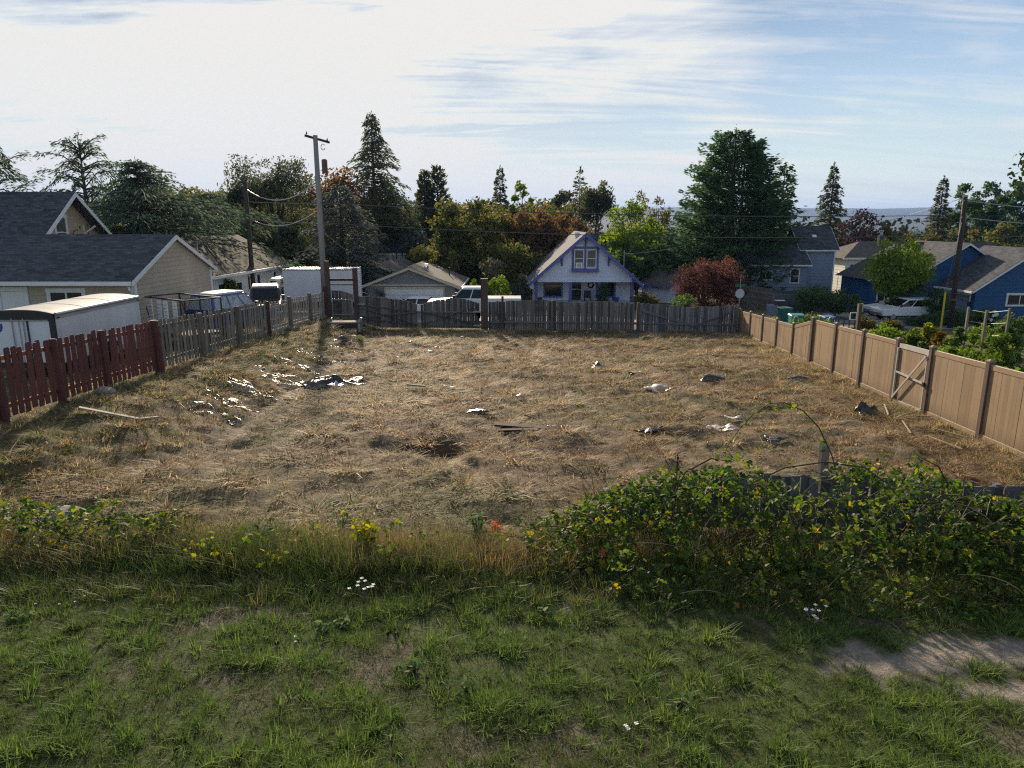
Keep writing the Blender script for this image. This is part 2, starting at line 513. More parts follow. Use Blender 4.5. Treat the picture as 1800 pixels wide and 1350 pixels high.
M['kerb'] = pm('kerb', (0.30, 0.29, 0.28), (0.22, 0.215, 0.21), 3, 0.85, pos=True)
M['bark'] = pm('bark', (0.11, 0.09, 0.07), (0.06, 0.05, 0.04), 5, 0.9, ms=(1, 1, 0.2), bump=0.02, bscale=14)
M['pale_bark'] = pm('pale_bark', (0.24, 0.20, 0.165), (0.15, 0.125, 0.10), 4, 0.9, ms=(1, 1, 0.15), bump=0.02, bscale=12)
M['wire'] = pm('wire', (0.10, 0.10, 0.10), (0.08, 0.08, 0.08), 4, 0.45)
M['wire_pale'] = pm('wire_pale', (0.40, 0.40, 0.39), (0.33, 0.33, 0.32), 4, 0.4)  # sunlight on the slack left cables is put into this paler colour
M['insulator'] = pm('insulator', (0.18, 0.09, 0.06), (0.14, 0.07, 0.05), 4, 0.3)
M['rust'] = pm('rust', (0.16, 0.09, 0.06), (0.10, 0.06, 0.045), 5, 0.7)
M['rock'] = pm('rock', (0.34, 0.31, 0.28), (0.24, 0.22, 0.20), 5, 0.9, bump=0.01, bscale=12)
M['cane'] = pm('cane', (0.075, 0.04, 0.03), (0.05, 0.045, 0.02), 6, 0.7)
M['dry_stem'] = pm('dry_stem', (0.34, 0.26, 0.15), (0.22, 0.16, 0.09), 6, 0.8)
M['dock'] = pm('dock', (0.055, 0.028, 0.018), (0.035, 0.02, 0.014), 8, 0.9)
M['petal'] = pm('petal', (0.80, 0.80, 0.76), (0.70, 0.70, 0.66), 6, 0.6)
M['headlight'] = pm('headlight', (0.6, 0.6, 0.58), (0.5, 0.5, 0.5), 6, 0.12, spec=0.8)
# ------------------------------------------------------------------ ground
def axis(*segs):
    return np.unique(np.concatenate([np.arange(a, b, s) for a, b, s in segs]).round(4))

xs = axis((-9000, -2000, 1000), (-2000, -300, 200), (-300, -60, 20), (-60, -13.2, 1.2), (-13.2, 14.2, 0.16), (14.2, 60, 1.2), (60, 300, 20), (300, 2000, 200), (2000, 9001, 1000))
ys = axis((-30, 2, 4), (2, 42.4, 0.16), (42.4, 75, 0.9), (75, 150, 5), (150, 400, 25), (400, 1000, 75), (1000, 3000, 300), (3000, 9001, 1000))
gx, gy = np.meshgrid(xs, ys)
gzv = ground(gx, gy)
nx, ny = len(xs), len(ys)
ii = np.arange(nx * ny).reshape(ny, nx)
quads = np.stack([ii[:-1, :-1], ii[:-1, 1:], ii[1:, 1:], ii[1:, :-1]], -1).reshape(-1, 4)
gme = npmesh('ground', np.stack([gx, gy, gzv], -1).reshape(-1, 3), quads, smooth=True)

def lawn_mask(x, y):
    return 1 - sm(8.4, 9.6, y + 0.8 * fbm(x, y, 0.8, 2))

def dirt_mask(x, y):
    """Bare trodden soil at the lower right."""
    q = np.exp(-((x - 5.0) / 1.9) ** 2 - ((y - 6.75 - 0.15 * (x - 4.9)) / 0.42) ** 2) + 0.8 * np.exp(-((x - 4.9) / 0.7) ** 2 - ((y - 6.0) / 0.25) ** 2)
    q = q + 0.4 * np.exp(-((x - 4.0) / 0.6) ** 2 - ((y - 5.4) / 0.25) ** 2)
    return sm(0.34, 0.62, q + 1.0 * fbm(x, y, 1.9, 3))

def thin_mask(x, y):
    """Worn places in the lawn where dead thatch shows."""
    return sm(0.05, 0.22, fbm(x + 5, y - 3, 0.85, 3))

def green_mask(x, y):
    """Green growth in the cut field: along the bank, the left edge, the near edge, a few patches."""
    q = 0.75 * (1 - sm(-9.6, -7.4, x)) + 0.55 * (1 - sm(10.5, 15.5, y)) * (1 - sm(-2, 4, x)) + 0.5 * np.exp(-((x - 7.2) / 2.4) ** 2 - ((y - 36.5) / 2.5) ** 2)
    q = q + 0.5 * np.exp(-((x + 5.5) / 1.6) ** 2 - ((y - 17.5) / 1.4) ** 2) + 0.35 * sm(37, 41, y) + 0.35 * sm(7.5, 10.5, x) * (1 - sm(24, 30, y))
    return np.clip(q + 1.7 * fbm(x, y, 0.45, 3) + 0.06, 0, 1)

def track_mask(x, y):
    """Wet plastic and mud along the foot of the bank."""
    return np.exp(-((x + 7.25 + 0.5 * fbm(y * 0 + 3, y, 0.3, 2)) / 0.75) ** 2) * sm(14.5, 17, y) * (1 - sm(29, 33, y))

fx_, fy_ = gx.ravel(), gy.ravel()
for nm, val in (('lawn', lawn_mask(fx_, fy_)), ('dirt', dirt_mask(fx_, fy_)), ('thin', thin_mask(fx_, fy_)), ('grn', green_mask(fx_, fy_)),
                ('lot', lot(fx_, fy_)), ('pit', np.exp(-((fx_ + 1.9) / 1.2) ** 2 - ((fy_ - 15.5) / 0.5) ** 2) + 0.8 * np.exp(-((fx_ - 1.6) / 1.0) ** 2 - ((fy_ - 15.1) / 0.5) ** 2)), ('track', track_mask(fx_, fy_))):
    a = gme.attributes.new(nm, 'FLOAT', 'POINT')
    a.data.foreach_set('value', np.ascontiguousarray(val, np.float32))

m, t = newmat('ground')
out = nd(t, 'ShaderNodeOutputMaterial'); p = nd(t, 'ShaderNodeBsdfPrincipled')
t.links.new(p.outputs[0], out.inputs[0])
p.inputs['Roughness'].default_value = 0.95; p.inputs['Specular IOR Level'].default_value = 0.15
pos = nd(t, 'ShaderNodeNewGeometry').outputs['Position']
A = lambda n: nd(t, 'ShaderNodeAttribute', attribute_name=n).outputs['Fac']
def mixc(f, a, b):
    n = nd(t, 'ShaderNodeMix', data_type='RGBA')
    if isinstance(f, float): n.inputs[0].default_value = f
    else: t.links.new(f, n.inputs[0])
    for i, c in ((6, a), (7, b)):
        if isinstance(c, tuple): n.inputs[i].default_value = (*c, 1)
        else: t.links.new(c, n.inputs[i])
    return n.outputs[2]
nA, nB, nC = noise(t, 0.7, 5, 0.65, 0.4, pos), noise(t, 5.0, 6, 0.7, 0.5, pos), noise(t, 22.0, 5, 0.75, 0.3, pos)
thatch = ramp(t, nB, [(0.28, (0.055, 0.040, 0.026)), (0.5, (0.13, 0.10, 0.064)), (0.72, (0.27, 0.22, 0.145))])
thatch2 = ramp(t, nC, [(0.3, (0.07, 0.05, 0.032)), (0.7, (0.26, 0.205, 0.13))])
thatch = mixc(0.45, thatch, thatch2)
grn = ramp(t, nB, [(0.3, (0.045, 0.05, 0.018)), (0.7, (0.11, 0.105, 0.042))])
fld = mixc(mathn(t, 'MULTIPLY', A('grn'), 0.6), thatch, grn)
fld = mixc(mathn(t, 'MULTIPLY', A('pit'), 0.75, clamp=True), fld, (0.06, 0.035, 0.018))
mud = ramp(t, nC, [(0.3, (0.10, 0.075, 0.055)), (0.7, (0.24, 0.20, 0.155))])
fld = mixc(mathn(t, 'MULTIPLY', A('track'), 0.7), fld, mud)
lawn = mixc(A('thin'), ramp(t, nB, [(0.3, (0.034, 0.052, 0.016)), (0.7, (0.085, 0.11, 0.036))]), ramp(t, nC, [(0.3, (0.085, 0.075, 0.06)), (0.7, (0.21, 0.185, 0.155))]))
soil = ramp(t, nC, [(0.25, (0.14, 0.115, 0.09)), (0.6, (0.28, 0.245, 0.20)), (0.8, (0.37, 0.33, 0.28))])
lawn = mixc(A('dirt'), lawn, soil)
rest = ramp(t, nA, [(0.3, (0.05, 0.06, 0.022)), (0.55, (0.09, 0.088, 0.038)), (0.75, (0.15, 0.125, 0.065))])
sy = nd(t, 'ShaderNodeSeparateXYZ'); t.links.new(pos, sy.inputs[0])
farf = mathn(t, 'MULTIPLY', mathn(t, 'SUBTRACT', sy.outputs[1], 120), 0.008, clamp=True)
rest = mixc(farf, rest, (0.018, 0.026, 0.014))
c = mixc(A('lot'), rest, fld)
c = mixc(A('lawn'), c, lawn)
t.links.new(c, p.inputs['Base Color'])
b = nd(t, 'ShaderNodeBump'); b.inputs['Distance'].default_value = 0.05
t.links.new(mathn(t, 'ADD', nB, mathn(t, 'MULTIPLY', nC, 0.5)), b.inputs['Height'])
t.links.new(b.outputs[0], p.inputs['Normal'])
M['ground'] = m
tag(obj('ground', gme, m), 'ground of the vacant lot, mown brown field and green lawn', kind='structure')

# ------------------------------------------------------------------ streets
def drape(name, poly_rows, mat, lift, label):
    """poly_rows: rows of (x, y) points, equal length; laid on the terrain."""
    rows = np.array(poly_rows, float)
    r, k, _ = rows.shape
    z = gz(rows[..., 0], rows[..., 1]) + lift
    V = np.concatenate([rows, z[..., None]], -1).reshape(-1, 3)
    ix = np.arange(r * k).reshape(r, k)
    q = np.stack([ix[:-1, :-1], ix[:-1, 1:], ix[1:, 1:], ix[1:, :-1]], -1).reshape(-1, 4)
    return tag(obj(name, npmesh(name, V, q), mat), label, kind='structure')

xr = np.arange(-70, 120, 1.5)
drape('street', [[(x, 46.6 + (y / 6) * 5.9 - 0.02 * max(0, x - 14) * y / 6) for x in xr] for y in range(7)], M['asphalt'], 0.05, 'asphalt street running past the back fence')
drape('side_street', [[(15.6 + (i / 4) * 3.7 + 0.02 * (y - 52), y) for i in range(5)] for y in np.arange(52.3, 110, 1.2)], M['asphalt'], 0.055, 'narrow asphalt side street beside the grassy verge')
kb = MB()
for x0, x1 in ((-60, 15.2), (20.4, 110)):
    x = x0
    while x < x1 - 0.1:
        x2 = min(x + 3, x1)
        y0 = 52.55 - 0.02 * max(0, x - 14); y2 = 52.55 - 0.02 * max(0, x2 - 14)
        za, zb = gzf(x, 52.5), gzf(x2, 52.5)
        kb.hexa([(x, y0, za - .1), (x2, y2, zb - .1), (x2, y2 + .16, zb - .1), (x, y0 + .16, za - .1), (x, y0, za + .15), (x2, y2, zb + .15), (x2, y2 + .16, zb + .15), (x, y0 + .16, za + .15)])
        x = x2
tag(kb.build('kerb', M['kerb']), 'low concrete kerb along the far side of the street', kind='structure')
drape('driveway', [[(26.5 + i * 1.5, y) for i in range(8)] for y in np.arange(52.9, 62.5, 0.9)], M['kerb'], 0.05, 'pale driveway in front of the blue house')

# ------------------------------------------------------------------ far hills and woods
def hill(name, y0, depth, prof, label, mat, n=140, x0=-7000, x1=7000):
    X = np.linspace(x0, x1, n)
    rows = []
    for k, f in enumerate((0, .18, .4, .65, .85, 1.0, 1.15)):
        h = prof(X) * (sm(0, 1, f) if f <= 1 else 0.9) + 16 * fbm(X / 260 + k * 7, X * 0 + k, 1, 3) * (f > 0) - 22
        rows.append(np.stack([X, np.full(n, y0 + depth * f), h], -1))
    V = np.array(rows).reshape(-1, 3)
    ix = np.arange(7 * n).reshape(7, n)
    q = np.stack([ix[:-1, :-1], ix[:-1, 1:], ix[1:, 1:], ix[1:, :-1]], -1).reshape(-1, 4)
    return tag(obj(name, npmesh(name, V, q, smooth=True), mat), label, kind='structure')

M['hill'] = pm('hill', (0.010, 0.018, 0.012), (0.022, 0.032, 0.020), 0.004, 0.95, pos=True, detail=8, bump=6, bscale=0.02)
hill('hills', 3300, 2200, lambda X: 146 + 46 * fbm(X / 900, X * 0 + 2, 1, 3) - 0.006 * np.clip(X - 1200, 0, 4000), 'long wooded ridge on the horizon, hazy blue', M['hill'])
hill('foothills', 1900, 900, lambda X: 26 + 40 * fbm(X / 420, X * 0 + 5, 1, 3), 'lower wooded hills in front of the blue ridge', M['hill'])

# ------------------------------------------------------------------ house building blocks
def facemap(face, L, Wd):
    return {'F': lambda s, o, z: (s, -Wd / 2 - o, z), 'B': lambda s, o, z: (-s, Wd / 2 + o, z),
            'R': lambda s, o, z: (L / 2 + o, s, z), 'L': lambda s, o, z: (-L / 2 - o, -s, z)}[face]

def board(mb, fm, s0b, s1b, s0t, s1t, zb, zt, ob=0.03, ot=0.008):
    mb.add([fm(s0b, -.02, zb), fm(s1b, -.02, zb), fm(s1b, ob, zb), fm(s0b, ob, zb), fm(s0t, -.02, zt), fm(s1t, -.02, zt), fm(s1t, ot, zt), fm(s0t, ot, zt)],
           [(0, 1, 2, 3), (7, 6, 5, 4), (3, 2, 6, 7), (1, 5, 6, 2), (0, 3, 7, 4)])

def halfw(z, Wd, he, hr):
    return Wd / 2 if z <= he else max(0.02, Wd / 2 * (hr - z) / (hr - he))

def set_roofuv(o, f):
    me = o.data
    a = me.attributes.new('roofuv', 'FLOAT_VECTOR', 'POINT')
    a.data.foreach_set('vector', np.array([f(v.co) for v in me.vertices], np.float32).ravel())

def roof_pair(root, tf, L, Wd, he, hr, roofm, trimm, oe=0.4, og=0.35, th=0.12, fascia=0.2, name='roof', ends='LR', eaves='FB'):
    k = (hr - he) / (Wd / 2)
    sl = math.sqrt(1 + k * k)
    for s in (-1, 1):
        x0, x1 = -L / 2 - (og if 'L' in ends else 0), L / 2 + (og if 'R' in ends else 0)
        ye = s * (Wd / 2 + oe); ze = he - k * oe
        mb = MB(tf)
        a, b = (0, hr), (ye, ze)
        if s > 0: a, b = b, a
        mb.hexa([(x0, b[0], b[1]), (x1, b[0], b[1]), (x1, a[0], a[1]), (x0, a[0], a[1]), (x0, b[0], b[1] + th), (x1, b[0], b[1] + th), (x1, a[0], a[1] + th), (x0, a[0], a[1] + th)])
        o = mb.build(name, roofm, root)
        inv = tf.inverted() if tf is not None else Matrix()
        def uvf(co, inv=inv, hr=hr):
            q = inv @ Vector(co)
            return (q.x + s * 3.3, abs(q.y) * sl, 0)
        set_roofuv(o, uvf)
        if fascia:
            if ('F' if s < 0 else 'B') in eaves:
                y_a, y_b = (ye + s * .004, ye + s * .11)
                MB(tf).box(x0 + .01, x1 - .01, min(y_a, y_b), max(y_a, y_b), ze - fascia * .45, ze + th * .7).build('gutter', trimm, root)
            for e in ends:
                xe = x1 if e == 'R' else x0
                d = 1 if e == 'R' else -1
                xa, xb = sorted((xe + d * .003, xe + d * .045))
                top = th - .03; bot = th - .03 - fascia
                p = [(0, hr), (ye, ze)]
                if s > 0: p = p[::-1]
                mbr = MB(tf)
                (ya, za), (yb, zb) = p[1], p[0]
                mbr.hexa([(xa, ya, za + bot), (xb, ya, za + bot), (xb, yb, zb + bot), (xa, yb, zb + bot), (xa, ya, za + top), (xb, ya, za + top), (xb, yb, zb + top), (xa, yb, zb + top)])
                mbr.build('rake_board', trimm, root)

def walls(root, tf, L, Wd, he, hr, wallm, step=0.19, faces='FBRL', z0=0.0, single='', core=True):
    if core:
        poly = [(-Wd / 2 + .02, z0), (Wd / 2 - .02, z0), (Wd / 2 - .02, he), (0, hr - .02), (-Wd / 2 + .02, he)]
        MB(tf).prism(poly, lambda s, z: (-L / 2 + .02, s, z), lambda s, z: (L / 2 - .02, s, z)).build('wall', wallm, root)
    for f in faces:
        fm = facemap(f, L, Wd)
        mb = MB(tf); z = z0
        top = he if f in 'FB' else hr
        while z < top - 0.03:
            zt = min(z + step, top - .01)
            if f in 'FB': w0 = w1 = L / 2
            else: w0, w1 = halfw(z, Wd, he, hr), halfw(zt, Wd, he, hr)
            if f in single:
                one = MB(tf); board(one, fm, -w0, w0, -w1, w1, z, zt); one.build('siding_board', wallm, root)
            else:
                board(mb, fm, -w0, w0, -w1, w1, z, zt)
            z = zt
        if mb.v:
            mb.build('siding', wallm, root, kind='stuff')

def opening(root, tf, L, Wd, face, s, z, w, h, framem, panem, mull='', fw=0.09, name='window', pane='pane', off=0.035, sill=True, panel=0):
    fm = facemap(face, L, Wd)
    def slab(mb, s0, s1, za, zb, o0, o1):
        mb.hexa([fm(s0, o1, za), fm(s1, o1, za), fm(s1, o0, za), fm(s0, o0, za), fm(s0, o1, zb), fm(s1, o1, zb), fm(s1, o0, zb), fm(s0, o0, zb)])
    mb = MB(tf)
    s0, s1, z0_, z1 = s - w / 2, s + w / 2, z, z + h
    e = .001
    slab(mb, s0 - fw, s0, z0_, z1, 0, off + .035); slab(mb, s1, s1 + fw, z0_, z1, 0, off + .035)
    slab(mb, s0 - fw - .02, s1 + fw + .02, z1, z1 + fw * 1.2, 0, off + .045)
    slab(mb, s0 - fw - .02, s1 + fw + .02, z0_ - fw, z0_, 0, off + (.06 if sill else .04))
    if 'v' in mull: slab(mb, s - .03, s + .03, z0_ + e, z1 - e, 0, off + .025)
    if 'h' in mull: slab(mb, s0 + e, s1 - e, z0_ + h / 2 - .03, z0_ + h / 2 + .03, 0, off + .022)
    o = mb.build(name, framem, root)
    pb = MB(tf)
    if panel:
        hh = h / panel
        for i in range(panel):
            slab(pb, s0 + .003, s1 - .003, z0_ + i * hh + .012, z0_ + (i + 1) * hh - .012, 0, off)
    else:
        slab(pb, s0 + .003, s1 - .003, z0_ + .003, z1 - .003, 0, off)
    pb.build(pane, panem, o)
    return o

def TF(x, y, z, rz):
    return Matrix.Translation((x, y, z)) @ Matrix.Rotation(rz, 4, 'Z')

# ---------------- tan garage at the left
zg = 0.0
rt = empty('garage', (-14.4, 27, zg), 0, 'tan clapboard garage with dark shingle roof behind the white trailer', 'garage')
Lg, Wg = 13.0, 7.0
tf = TF(-Lg / 2, Wg / 2, 0, 0)
he, hr = 2.95, 4.42
walls(rt, tf, Lg, Wg, he, hr, M['tan_siding'], 0.185, 'FRL', z0=-0.3, single='R')
roof_pair(rt, tf, Lg, Wg, he, hr, M['roof_dark'], M['white_trim'], 0.42, 0.16, 0.1, 0.17)
for y in (-Wg / 2, Wg / 2):
    s = -1 if y < 0 else 1
    cb_ = MB(tf)
    cb_.box(Lg / 2 - .1, Lg / 2 + .045, min(y, y + s * .045), max(y, y + s * .045), -.3, he - .02)
    cb_.box(Lg / 2 + .004, Lg / 2 + .046, min(y - s * .12, y - s * .001), max(y - s * .12, y - s * .001), -.3, he - .02)
    cb_.build('corner_board', M['white_trim'], rt)
opening(rt, tf, Lg, Wg, 'F', 3.9, 1.62, 1.20, 0.78, M['white_trim'], M['glass'], 'v', 0.14)
opening(rt, tf, Lg, Wg, 'F', 1.85, 0.15, 0.92, 2.3, M['white_trim'], M['white_paint'], '', 0.14, name='door', pane='door_leaf', sill=False, panel=3)
for yy, ss in ((-Wg / 2 - .40, -1), (Wg / 2 + .40, 1)):
    MB(tf).tube([(Lg / 2 + .02, yy, he - .3), (Lg / 2 + .02, yy - ss * .02, he - .42), (Lg / 2 - .06, yy - ss * .30, he - .62), (Lg / 2 - .06, yy - ss * .32, 0)], .045, 6).build('downspout', M['white_trim'], rt)
MB(tf).tube([(-1.45, -2.2, hr - .75), (-1.45, -2.2, hr + 1.05)], .022, 6).build('mast', M['galv'], rt)
MB(tf).tube([(-1.45, -2.2, hr - .82), (-1.45, -2.2, hr - .78)], .16, 8).build('mast_flashing', M['galv'], rt)

# ---------------- tan two-storey house behind it
zg = -0.4
rt = empty('house', (-25, 40.5, zg), 0, 'tan house with steep dark roof and white gable window behind the garage', 'house')
L, Wd = 13, 8.4
tf = TF(-L / 2, 0, 0, 0)
he, hr = 3.85, 6.95
walls(rt, tf, L, Wd, he, hr, M['tan_siding2'], 0.2)
roof_pair(rt, tf, L, Wd, he, hr, M['roof_dark'], M['white_trim'], 0.5, 0.75, 0.12, 0.24)
opening(rt, tf, L, Wd, 'R', -0.55, 4.1, 0.86, 1.55, M['white_trim'], M['curtain_glass'], 'h', 0.16)
br_ = MB(tf)
br_.bar((L / 2, 1.6, 4.75), (L / 2 + .7, 1.6, 5.2), .09, .09)
br_.bar((L / 2 + .01, 1.6, 4.35), (L / 2 + .01, 1.6, 5.25), .1, .1)
br_.build('roof_bracket', M['white_trim'], rt)
vb = MB(tf).box(-1.9, -1.45, -1.15, -.75, hr - .75, hr - .40)
vb.build('roof_vent', M['black_metal'], rt)

# ---------------- white house with a brown roof (left of the box truck)
zg = -1.15
rt = empty('house', (-18.4, 50, zg), R(-3), 'white single-storey house with brown roof behind the parked jeep', 'house')
L, Wd = 13, 7.4
tf = TF(-Wd / 2, 0, 0, R(-90))
he, hr = 3.15, 5.1
walls(rt, tf, L, Wd, he, hr, M['white_wall'], 0.26)
roof_pair(rt, tf, L, Wd, he, hr, M['roof_umber'], M['white_trim'], 0.55, 0.4, 0.12, 0.2)
for s_, w_, z_, h_ in ((4.4, .45, 1.4, 1.1), (1.3, .55, .9, 1.6), (-.4, .35, 1.6, .9), (-2.0, .8, .1, 2.1), (-4.6, .9, 1.1, 1.2)):
    opening(rt, tf, L, Wd, 'B', s_, z_, w_, h_, M['white_trim'], M['glass'], '', 0.07)
dm = MB(tf)
dm.tube([(4.2, 2.2, 4.1), (4.2, 2.2, 4.9)], .03, 6)
dm.build('antenna_mast', M['galv'], rt)
da = MB(tf)
da.bar((4.2, 2.2, 4.9), (3.4, 2.2, 4.95), .02, .02)
for i in range(6): da.bar((3.45 + i * .14, 1.9, 4.95), (3.45 + i * .14, 2.5, 4.95), .015, .015)
da.build('antenna', M['galv'], rt)

# ---------------- grey house with the white garage door
zg = -2.25
rt = empty('house', (-8.2, 57, zg), 0, 'grey low house with two gables and a white garage door', 'house')
tf = TF(0, 4.5, 0, R(-90))
he, hr = 2.35, 3.72; L, Wd = 9, 7.2
walls(rt, tf, L, Wd, he, hr, M['grey_siding'], 0.26)
roof_pair(rt, tf, L, Wd, he, hr, M['roof_brown'], M['beige_trim'], 0.5, 0.5, 0.1, 0.2)
opening(rt, tf, L, Wd, 'R', 0.35, 0.05, 4.6, 2.0, M['beige_trim'], M['white_paint'], '', 0.12, name='garage_door', pane='door_panel', sill=False, panel=4)
MB(tf).box(L / 2 + .03, L / 2 + .09, -3.6, 3.6, 2.28, 2.42).build('band_board', M['beige_trim'], rt)
MB(tf).box(L / 2 + .03, L / 2 + .16, -2.35, -2.2, 1.55, 1.85).build('wall_lamp', M['black_metal'], rt)
for i, (a_, b_) in enumerate(((-1.1, 2.9), (.4, 2.2), (2.2, 1.5))):
    MB(tf).box(a_ - .15, a_ + .15, .55 + i * .15, .85 + i * .15, hr - .25 - i * .04, hr + .03 - i * .04).build('roof_vent', M['galv'], rt)
MB(tf).tube([(-.5, 2.75, hr - 1.2), (-.5, 2.75, hr - .25)], .06, 6).build('vent_pipe', M['black_metal'], rt)
tf2 = TF(-3.9, 10.0, 0, R(-90))
he2, hr2 = 2.5, 4.0; L2, W2 = 12, 7.0
walls(rt, tf2, L2, W2, he2, hr2, M['grey_siding'], 0.26)
roof_pair(rt, tf2, L2, W2, he2, hr2, M['roof_brown'], M['beige_trim'], 0.5, 0.5, 0.1, 0.2)
opening(rt, tf2, L2, W2, 'R', 0.1, 2.85, 0.55, 0.6, M['beige_trim'], M['grey_siding'], '', 0.08, name='gable_vent', pane='louvre')
for q in (-2, 0): MB(tf2).tube([(q - 1, .8, hr2 - .5), (q - 1, .8, hr2 + .35)], .06, 6).build('vent_pipe', M['black_metal'], rt)
MB(tf).tube([(L / 2 + .4, -3.95, 2.05), (L / 2 + .35, -3.9, 1.85), (L / 2 + .12, -3.3, 1.65), (L / 2 + .12, -3.3, 0)], .05, 6).build('downspout', M['white_trim'], rt)
# porch recess between the gables
MB(tf).box(L / 2 - 1.6, L / 2 - 1.5, -5.4, -3.62, 0, 2.3).build('porch_wall', M['rust'], rt)
MB(tf).box(L / 2 - .35, L / 2 - .2, -4.6, -4.45, 0, 2.25).build('porch_post', M['white_trim'], rt)

# ---------------- dark-roofed house far behind it
rt = empty('house', (-15.2, 90, -4.0), 0, 'white house with plain dark roof above the grey gables', 'house')
tf = TF(0, 0, 0, 0)
walls(rt, tf, 7.4, 7, 5.6, 8.0, M['white_wall'], 0.22, 'FR')
roof_pair(rt, tf, 7.4, 7, 5.6, 8.0, M['roof_dark'], M['white_trim'], 0.45, 0.3, 0.12, 0.2)
for x_ in (-2.8, -1.0, 1.2, 2.6): MB(tf).box(x_ - .15, x_ + .15, -.75, -.45, 7.65, 7.95).build('roof_vent', M['black_metal'], rt)

# ---------------- blue-trimmed white house, shade tint in its wall colour, across the street
zg = -2.35
cxh = 6.45
rt = empty('house', (cxh, 63, zg), 0, 'white bungalow with shade-tinted wall colour, blue trim and deep front porch', 'house')
Wd, L = 8.9, 11.0
he, hr = 2.50, 6.40
tf = TF(0, 2.4 + (L - 2.4) / 2, 0, R(-90))
Lb = L - 2.4
walls(rt, tf, Lb, Wd, he, hr - .02, M['shade_tinted_siding'], 0.24, 'RBFL')
tfr = TF(0, L / 2, 0, R(-90))
MB(tfr).tube([(-3.0 + L / 2, 3.9, 3.0), (-3.0 + L / 2, 3.9, 4.85)], .04, 6).build('service_mast', M['galv'], rt)
roof_pair(rt, tfr, L, Wd, he, hr, M['roof_grey'], M['blue_trim'], 0.62, 0.65, 0.12, 0.32)
# gable over the porch: siding boards in front, from the beam up
zb0 = 2.42
MB(tfr).prism([(-Wd / 2 + .03, zb0), (Wd / 2 - .03, zb0), (Wd / 2 - .03, he), (0, hr - .03), (-Wd / 2 + .03, he)], lambda s, z: (L / 2 - 2.38, s, z), lambda s, z: (L / 2 - .03, s, z)).build('porch_gable', M['shade_tinted_siding'], rt)
z = zb0 + .02
fm = facemap('R', L, Wd)
while z < hr - .08:
    zt = min(z + .245, hr - .06)
    one = MB(tfr); w0, w1 = halfw(z, Wd, he, hr), halfw(zt, Wd, he, hr)
    board(one, fm, -w0, w0, -w1, w1, z, zt); one.build('siding_board', M['shade_tinted_siding'], rt); z = zt
MB(tfr).box(L / 2 - .25, L / 2 + .06, -Wd / 2 - .02, Wd / 2 + .02, zb0 - .22, zb0 + .02).build('porch_beam', M['shade_tinted_siding'], rt)
# paired window with blue surround, window box and air conditioner
bt = MB(tfr)
bx = L / 2 + .03
for y0_, y1_, z0_, z1_ in ((-1.17, -1.0, 3.35, 5.12), (1.0, 1.17, 3.35, 5.12), (-.09, .09, 3.35, 5.12), (-1.17, 1.17, 5.12, 5.3)):
    bt.box(bx, bx + .07, y0_ - .0, y1_, z0_, z1_)
bt.build('window_surround', M['blue_trim'], rt)
MB(tfr).box(bx, bx + .32, -1.19, 1.19, 3.1, 3.36).build('window_box', M['blue_trim'], rt)
for sgn in (-1, 1):
    opening(rt, tfr, L, Wd, 'R', sgn * .545, 3.55, .72, 1.42, M['white_trim'], M['curtain_glass'], 'h', .085, off=.05)
ac = MB(tfr).box(bx + .05, bx + .38, -.86, -.26, 3.48, 3.93).build('air_conditioner', M['white_paint'], rt)
MB(tfr).box(bx + .381, bx + .39, -.72, -.40, 3.56, 3.84).build('grille', M['galv'], ac)
for y_, zt_ in ((-2.05, 4.55), (2.05, 4.55), (0, 6.15), (-4.25, 2.95), (4.25, 2.95)):
    k_ = MB(tfr)
    k_.box(L / 2 + .03, L / 2 + .13, y_ - .06, y_ + .06, zt_ - .95, zt_)
    k_.bar((L / 2 + .1, y_, zt_ - .8), (L / 2 + .6, y_, zt_ - .1), .1, .1)
    k_.build('roof_bracket', M['blue_trim'], rt)
MB(tfr).box(L / 2 - 2.4, L / 2 + .1, -Wd / 2, Wd / 2, 0, .35).build('porch_floor', M['white_trim'], rt)
for y_ in (-4.3, -1.25, 1.35, 4.25):
    MB(tfr).box(L / 2 - .22, L / 2 + .02, y_ - .13, y_ + .13, .35, zb0 - .2).build('porch_post', M['blue_trim'], rt)
rl = MB(tfr)
for a_, b_ in ((-4.17, -1.38), (1.48, 4.12)):
    rl.box(L / 2 - .14, L / 2 - .07, a_, b_, 1.02, 1.1)
    n_ = int((b_ - a_) / .16)
    for i in range(n_): rl.box(L / 2 - .12, L / 2 - .09, a_ + .08 + i * .16, a_ + .12 + i * .16, .36, 1.02)
opening(rt, tf, Lb, Wd, 'R', -2.65, .75, 1.45, 1.55, M['blue_trim'], M['glass'], '', .16)
opening(rt, tf, Lb, Wd, 'R', 2.2, .75, 1.5, 1.5, M['blue_trim'], M['glass'], 'v', .16)
opening(rt, tf, Lb, Wd, 'R', -.5, .36, .85, 2.0, M['white_trim'], M['glass'], 'h', .09, name='door', pane='screen', sill=False)
wr = MB(tf)
pts_ = [(Lb / 2 + .06, .8 + .24 * cos(a), 1.75 + .24 * sin(a)) for a in np.linspace(0, 2 * pi, 15)]
wr.tube(pts_, .07, 6, False)
wr.build('wreath', M['dock'], rt)
vt = MB(tfr).box(L / 2 - 3.2, L / 2 - 2.5, -.75, -.3, hr - .35, hr + .1); vt.build('roof_vent', M['white_trim'], rt)

# ---------------- small shed right of the blue-trimmed house
rt = empty('shed', (16.6, 74, -3.1), R(28), 'small white shed with grey roof beside the red maple', 'shed')
tf = TF(0, 0, 0, R(-90))
walls(rt, tf, 4.4, 4.0, 2.0, 3.25, M['shade_tinted_siding'], 0.2, 'FR')
roof_pair(rt, tf, 4.4, 4.0, 2.0, 3.25, M['roof_brown'], M['blue_trim'], 0.35, 0.3, 0.1, 0.14)

